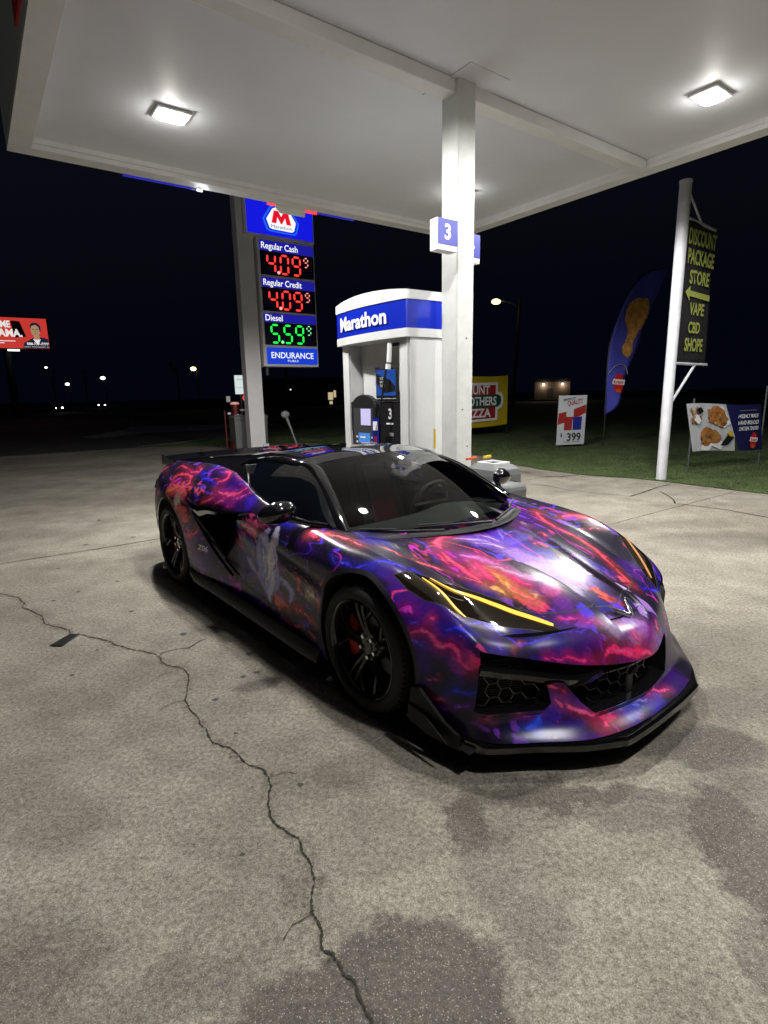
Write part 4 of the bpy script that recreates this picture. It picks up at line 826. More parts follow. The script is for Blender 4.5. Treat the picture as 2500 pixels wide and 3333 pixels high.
# --- side grid rows: B1..B6 at stations 0..KC (and corner column from rowA[4][KC:])
def SB(x, *yz): return [(x, y, z) for y, z in yz]
sideB = [
 SB(-3.55, (.73, .91), (.78, .84), (.82, .74), (.84, .60), (.84, .42), (.80, .30)),
 SB(-3.3, (.80, .965), (.865, .88), (.905, .76), (.925, .60), (.92, .40), (.88, .25)),
 SB(-3.0, (.845, .985), (.925, .89), (.965, .77), (.985, .60), (.98, .38), (.94, .20)),
 SB(-2.72, (.86, .99), (.955, .895), (1.0, .775), (1.01, .60), (1.0, .36), (.965, .17)),
 SB(-2.4, (.880, .988), (.966, .89), (1.005, .77), (1.01, .60), (1.0, .36), (.965, .16)),
 SB(-2.1, (.865, .980), (.938, .895), (.975, .785), (.985, .60), (.98, .36), (.95, .15)),
 SB(-1.8, (.845, .965), (.90, .90), (.935, .82), (.925, .60), (.93, .38), (.93, .15)),
 SB(-1.5, (.865, .95), (.905, .885), (.935, .80), (.885, .62), (.88, .40), (.90, .15)),
 SB(-1.2, (.892, .915), (.93, .85), (.950, .768), (.89, .60), (.885, .38), (.895, .15)),
 SB(-.85, (.893, .862), (.934, .80), (.955, .716), (.90, .56), (.895, .35), (.90, .145)),
 SB(-.5, (.892, .838), (.938, .772), (.960, .668), (.92, .53), (.92, .31), (.915, .14)),
 SB(-.2, (.905, .806), (.950, .742), (.968, .652), (.955, .50), (.95, .28), (.94, .13)),
 SB(.0, (.89, .782), (.945, .71), (.975, .62), (.975, .46), (.965, .26), (.95, .12)),
 SB(.2, (.89, .745), (.945, .685), (.967, .59), (.967, .43), (.96, .25), (.95, .12)),
 SB(.37, (.868, .69), (.915, .625), (.937, .54), (.94, .40), (.937, .24), (.93, .12)),
]
dsr, dsf = .0105, .0062
xs = [p[0] for p in rowA[4]]
cnt = []
for i in range(len(rowA[4])-1):
    L = np.linalg.norm(np.subtract(rowA[2][i+1], rowA[2][i])); cnt.append(max(2, int(math.ceil(L/(dsr if i < NR else dsf)))))
cnt[KC:] = [max(c, 13) for c in cnt[KC:]]
A = np.array(rowA)                                   # rows, stations, 3
sideA = np.array(sideB)                              # stations(0..KC-1), 6 rows, 3
corner = A[4, KC:, :]                                # 7 control points
assert len(corner) == 7, len(corner)
# interpolate along stations
Ad = herm(A.transpose(1, 0, 2), cnt)                 # (S, 5, 3)
cB = cnt[:KC]
Bc = np.concatenate([sideA, corner[None, 1:, :]], 0) # stations 0..KC, 6 rows
ghost = A[3, KC+1:, :]
Bd = herm(Bc, cB, g1=Bc[-1]*.35+ghost*.65)           # (Sb+1, 6, 3)
nS = Ad.shape[0]; nB = Bd.shape[0]                   # nB-1 = sum(cB)
Bd = np.concatenate([Ad[:nB, 4:5, :], Bd], 1)        # add shared top row -> 7 rows
# across rows
rc = [16, 14, 12, 10]                                # A half rows (fine)
ghostA = np.empty((nS, 3)); ghostA[:nB] = Bd[:, 1]
kk = nS-nB                                           # descending corner samples
cD = cnt[KC:]
# dense ghost rows along the corner from the side grid just behind it
side_before = herm(Bd[nB-8], cD)                     # 7 rows -> dense over 6 segments
ghostA[nB-1:] = side_before
def sgn(P, s): Q = P.copy(); Q[..., 1] *= s; return Q
rowsR = sgn(Ad, -1).transpose(1, 0, 2); rowsL = Ad.transpose(1, 0, 2)
full = np.concatenate([rowsR[::-1], rowsL[1:]], 0)   # 9 rows  R(-.8) .. 0 .. L(+.8)
f_c = [26, 30, 34, 40]
Atop = herm(full, f_c+f_c[::-1], g0=sgn(ghostA, -1), g1=ghostA)       # (rows, S, 3)
def surf_detail(P):
    """pressed shapes in the bonnet and nose"""
    x, y, z = P[..., 0], np.abs(P[..., 1]), P[..., 2]
    hw = .148+.17*np.clip((.64-x)/.62, 0, 1)**1.25                               # half width of the centre channel
    s = np.clip((hw-y)/.020, 0, 1); s = s*s*(3-2*s)
    w = np.clip((x+.05)/.25, 0, 1)*np.clip((z-.50)/.08, 0, 1)
    P[..., 2] -= .020*s*w
    # crest along the wings
    c = np.exp(-((y-(.70+.02*x))/.06)**2)*np.clip((x+.3)/.2, 0, 1)*np.clip((.45-x)/.3, 0, 1); P[..., 2] += .008*c
    return P
Atop = surf_detail(Atop)
rcB = [10, 10, 12, 14, 18, 12]
def sidegrid(s):
    B = sgn(Bd, s); g0 = sgn(Ad[:nB, 3], s)
    G = herm(B.transpose(1, 0, 2), rcB if False else cD, g0=g0)          # rows count must equal corner sampling
    top = Atop[0 if s < 0 else -1]
    G[0] = top[:nB]; G[:, -1] = top[nB-1:]
    # door: sharp upper crease and hollow beneath it
    x, z = G[..., 0], G[..., 2]
    return G
SR, SL = sidegrid(-1), sidegrid(1)
# assemble
V = []; Fq = []
def addgrid(G, flip=False):
    n, m = G.shape[:2]; b = sum(len(v) for v in V); V.append(G.reshape(-1, 3))
    i, j = np.meshgrid(np.arange(n-1), np.arange(m-1), indexing='ij'); a = (i*m+j+b).ravel()
    q = np.stack([a, a+1, a+m+1, a+m], 1)
    Fq.append(q[:, ::-1] if flip else q)
addgrid(Atop); addgrid(SR, True); addgrid(SL)
V = np.concatenate(V); Fq = np.concatenate(Fq)
key = np.round(V*2e4).astype(np.int64); _, first, inv = np.unique(key, axis=0, return_index=True, return_inverse=True); inv = inv.ravel()
V = V[first]; Fq = inv[Fq]
# orientation: outward
faces = [tuple(dict.fromkeys(f)) for f in Fq.tolist()]; faces = [f for f in faces if len(f) > 2]
labels = [0]*len(faces)
class Shell:
    def __init__(s, V, F, L): s.V = V; s.F = F; s.L = L
    def cut(s, gf):
        g = gf(s.V); g = np.where(np.abs(g) < 1e-7, 1e-7, g); sg = (g > 0).tolist(); cache = {}; newv = []; nV = len(s.V); F2 = []; L2 = []
        def mid(a, b):
            k = (a, b) if a < b else (b, a)
            if k not in cache:
                t = g[k[0]]/(g[k[0]]-g[k[1]]); newv.append(s.V[k[0]]*(1-t)+s.V[k[1]]*t); cache[k] = nV+len(newv)-1
            return cache[k]
        for f, l in zip(s.F, s.L):
            c = sum([sg[i] for i in f])
            if c == 0 or c == len(f): F2.append(f); L2.append(l); continue
            pos = []; neg = []
            for i in range(len(f)):
                a, b = f[i], f[(i+1) % len(f)]
                (pos if sg[a] else neg).append(a)
                if sg[a] != sg[b]: m = mid(a, b); pos.append(m); neg.append(m)
            if len(pos) > 2: F2.append(tuple(pos)); L2.append(l)
            if len(neg) > 2: F2.append(tuple(neg)); L2.append(l)
        if newv: s.V = np.concatenate([s.V, np.array(newv)])
        s.F = F2; s.L = L2
    def cen(s): return np.array([s.V[list(f)].mean(0) for f in s.F])
    def label(s, test, lab, only=None):
        C = s.cen(); m = test(C); s.L = [lab if (m[i] and (only is None or s.L[i] in only)) else l for i, l in enumerate(s.L)]
    def drop(s, lab): k = [i for i, l in enumerate(s.L) if l != lab]; s.F = [s.F[i] for i in k]; s.L = [s.L[i] for i in k]
def sdpoly(P, poly):
    """signed distance to a polygon, negative inside. P (n,2)"""
    poly = np.array(poly, float); n = len(poly); d = np.full(len(P), 1e9); ins = np.zeros(len(P), bool)
    for i in range(n):
        a, b = poly[i], poly[(i+1) % n]; e = b-a; w = P-a; t = np.clip((w@e)/(e@e), 0, 1); q = w-t[:, None]*e; d = np.minimum(d, (q**2).sum(1))
        c = ((a[1] > P[:, 1]) != (b[1] > P[:, 1])); xx = (b[0]-a[0])*(P[:, 1]-a[1])/(b[1]-a[1]+1e-30)+a[0]
        ins ^= c & (P[:, 0] < xx)
    d = np.sqrt(d); return np.where(ins, -d, d)
SPLATS = [((0.56,0.002,0.661),0.17,(120,75,170),0.6),((0.428,-0.099,0.7),0.16,(170,140,200),0.95),((0.598,-0.055,0.651),0.12,(180,160,195),0.95),((0.485,-0.075,0.684),0.12,(180,160,200),0.95),((0.269,-0.084,0.737),0.1,(175,130,210),0.95),((0.076,-0.147,0.788),0.13,(105,55,190),0.95),((0.154,-0.059,0.765),0.12,(105,50,190),0.95),((0.333,-0.089,0.723),0.1,(160,120,215),0.95),((0.463,-0.122,0.693),0.09,(200,170,220),0.95),((0.232,-0.392,0.762),0.07,(185,30,150),0.95),((0.335,-0.36,0.739),0.08,(215,40,120),0.95),((0.347,-0.464,0.717),0.06,(230,40,120),0.95),((0.449,-0.382,0.7),0.07,(230,50,100),0.95),((0.506,-0.373,0.683),0.06,(240,70,85),0.95),((0.337,-0.408,0.73),0.07,(225,40,110),0.95),((0.427,-0.4,0.703),0.06,(240,80,90),0.95),((0.547,-0.402,0.659),0.05,(235,70,90),0.95),((0.632,-0.376,0.631),0.05,(225,50,100),0.95),((0.721,-0.267,0.621),0.08,(95,40,140),0.95),((0.631,-0.258,0.662),0.08,(200,80,150),0.8),((0.493,-0.274,0.707),0.07,(220,150,200),0.8),((0.661,-0.112,0.634),0.07,(190,180,200),0.8),((0.175,0.023,0.758),0.09,(90,55,200),0.8),((0.072,0.015,0.785),0.09,(80,45,190),0.9),((0.176,0.145,0.763),0.07,(70,40,150),0.8),((0.746,0.02,0.601),0.05,(215,85,60),0.95),((0.797,0.03,0.582),0.04,(150,55,50),0.95),((0.836,0.045,0.565),0.03,(150,50,60),0.95),((0.969,0.014,0.493),0.08,(170,110,195),0.95),((0.931,-0.085,0.517),0.07,(150,95,185),0.95),((0.991,0.062,0.448),0.07,(140,45,150),0.95),((0.976,-0.069,0.475),0.06,(190,120,180),0.95),((0.916,-0.152,0.524),0.08,(165,150,185),0.8),((0.987,0.193,0.367),0.07,(110,30,130),0.95),((0.699,0.17,0.641),0.06,(120,60,130),0.6),((0.738,0.251,0.616),0.04,(235,80,110),0.8),((0.306,-0.742,0.733),0.12,(40,36,48),0.8),((0.052,-0.707,0.787),0.12,(38,34,50),0.8),((0.206,0.445,0.762),0.07,(60,30,120),0.7),((0.444,0.121,0.698),0.022,(200,60,70),0.95),((0.487,0.141,0.688),0.02,(120,40,45),0.95),((0.644,-0.85,0.481),0.05,(240,60,120),0.95),((0.414,-0.929,0.426),0.1,(45,22,110),0.95),((0.572,-0.857,0.566),0.1,(35,25,110),0.95),((0.403,-0.909,0.609),0.08,(40,25,120),0.95),((0.598,-0.874,0.451),0.05,(90,40,150),0.95),((1.029,-0.217,0.192),0.1,(60,35,190),0.95),((1.057,-0.038,0.181),0.08,(60,35,180),0.95),((1.007,0.026,0.421),0.06,(120,40,130),0.95),((0.988,-0.167,0.389),0.08,(40,20,110),0.95),((0.905,-0.38,0.429),0.07,(60,25,130),0.95),((0.868,-0.557,0.252),0.06,(60,40,170),0.95),((0.941,-0.429,0.263),0.05,(70,40,160),0.95),((0.704,-0.758,0.512),0.07,(60,40,130),0.7),((1.002,-0.076,0.414),0.05,(235,50,100),0.95),((0.848,-0.644,0.186),0.05,(40,60,200),0.95),((-2.382,-0.977,0.868),0.11,(235,80,88),0.95),((-2.628,-0.987,0.839),0.08,(210,60,100),0.95),((-3.038,-0.958,0.772),0.06,(200,60,120),0.95),((-2.414,-1.005,0.775),0.08,(240,205,195),0.95),((-2.337,-1.007,0.719),0.07,(205,65,65),0.95),((-2.279,-1.003,0.654),0.06,(190,60,60),0.95),((-2.222,-0.999,0.534),0.045,(215,62,62),0.95),((-1.3,-0.905,0.899),0.1,(58,30,170),0.95),((-1.65,-0.849,0.962),0.07,(50,25,150),0.95),((-1.65,-0.758,1.028),0.05,(200,70,170),0.95),((-2.234,-0.901,0.96),0.09,(40,36,46),0.8),((-2.079,-0.871,0.973),0.07,(40,25,70),0.8),((-1.815,-0.931,0.842),0.08,(60,25,110),0.8),((-2.465,-0.921,0.95),0.035,(60,30,50),0.95),((-1.175,-0.951,0.769),0.07,(225,70,125),0.95),((-1.559,-0.908,0.695),0.05,(120,30,80),0.95),((-0.5,-0.892,0.838),0.03,(235,70,110),0.95),((-1.517,-0.88,0.434),0.05,(60,50,80),0.7),((-0.851,-0.895,0.385),0.07,(30,22,40),0.9),((-0.984,-0.891,0.296),0.035,(240,90,50),0.95),((-0.652,-0.908,0.349),0.05,(120,30,50),0.8),((-1.522,-0.883,0.366),0.07,(110,100,140),0.6)]
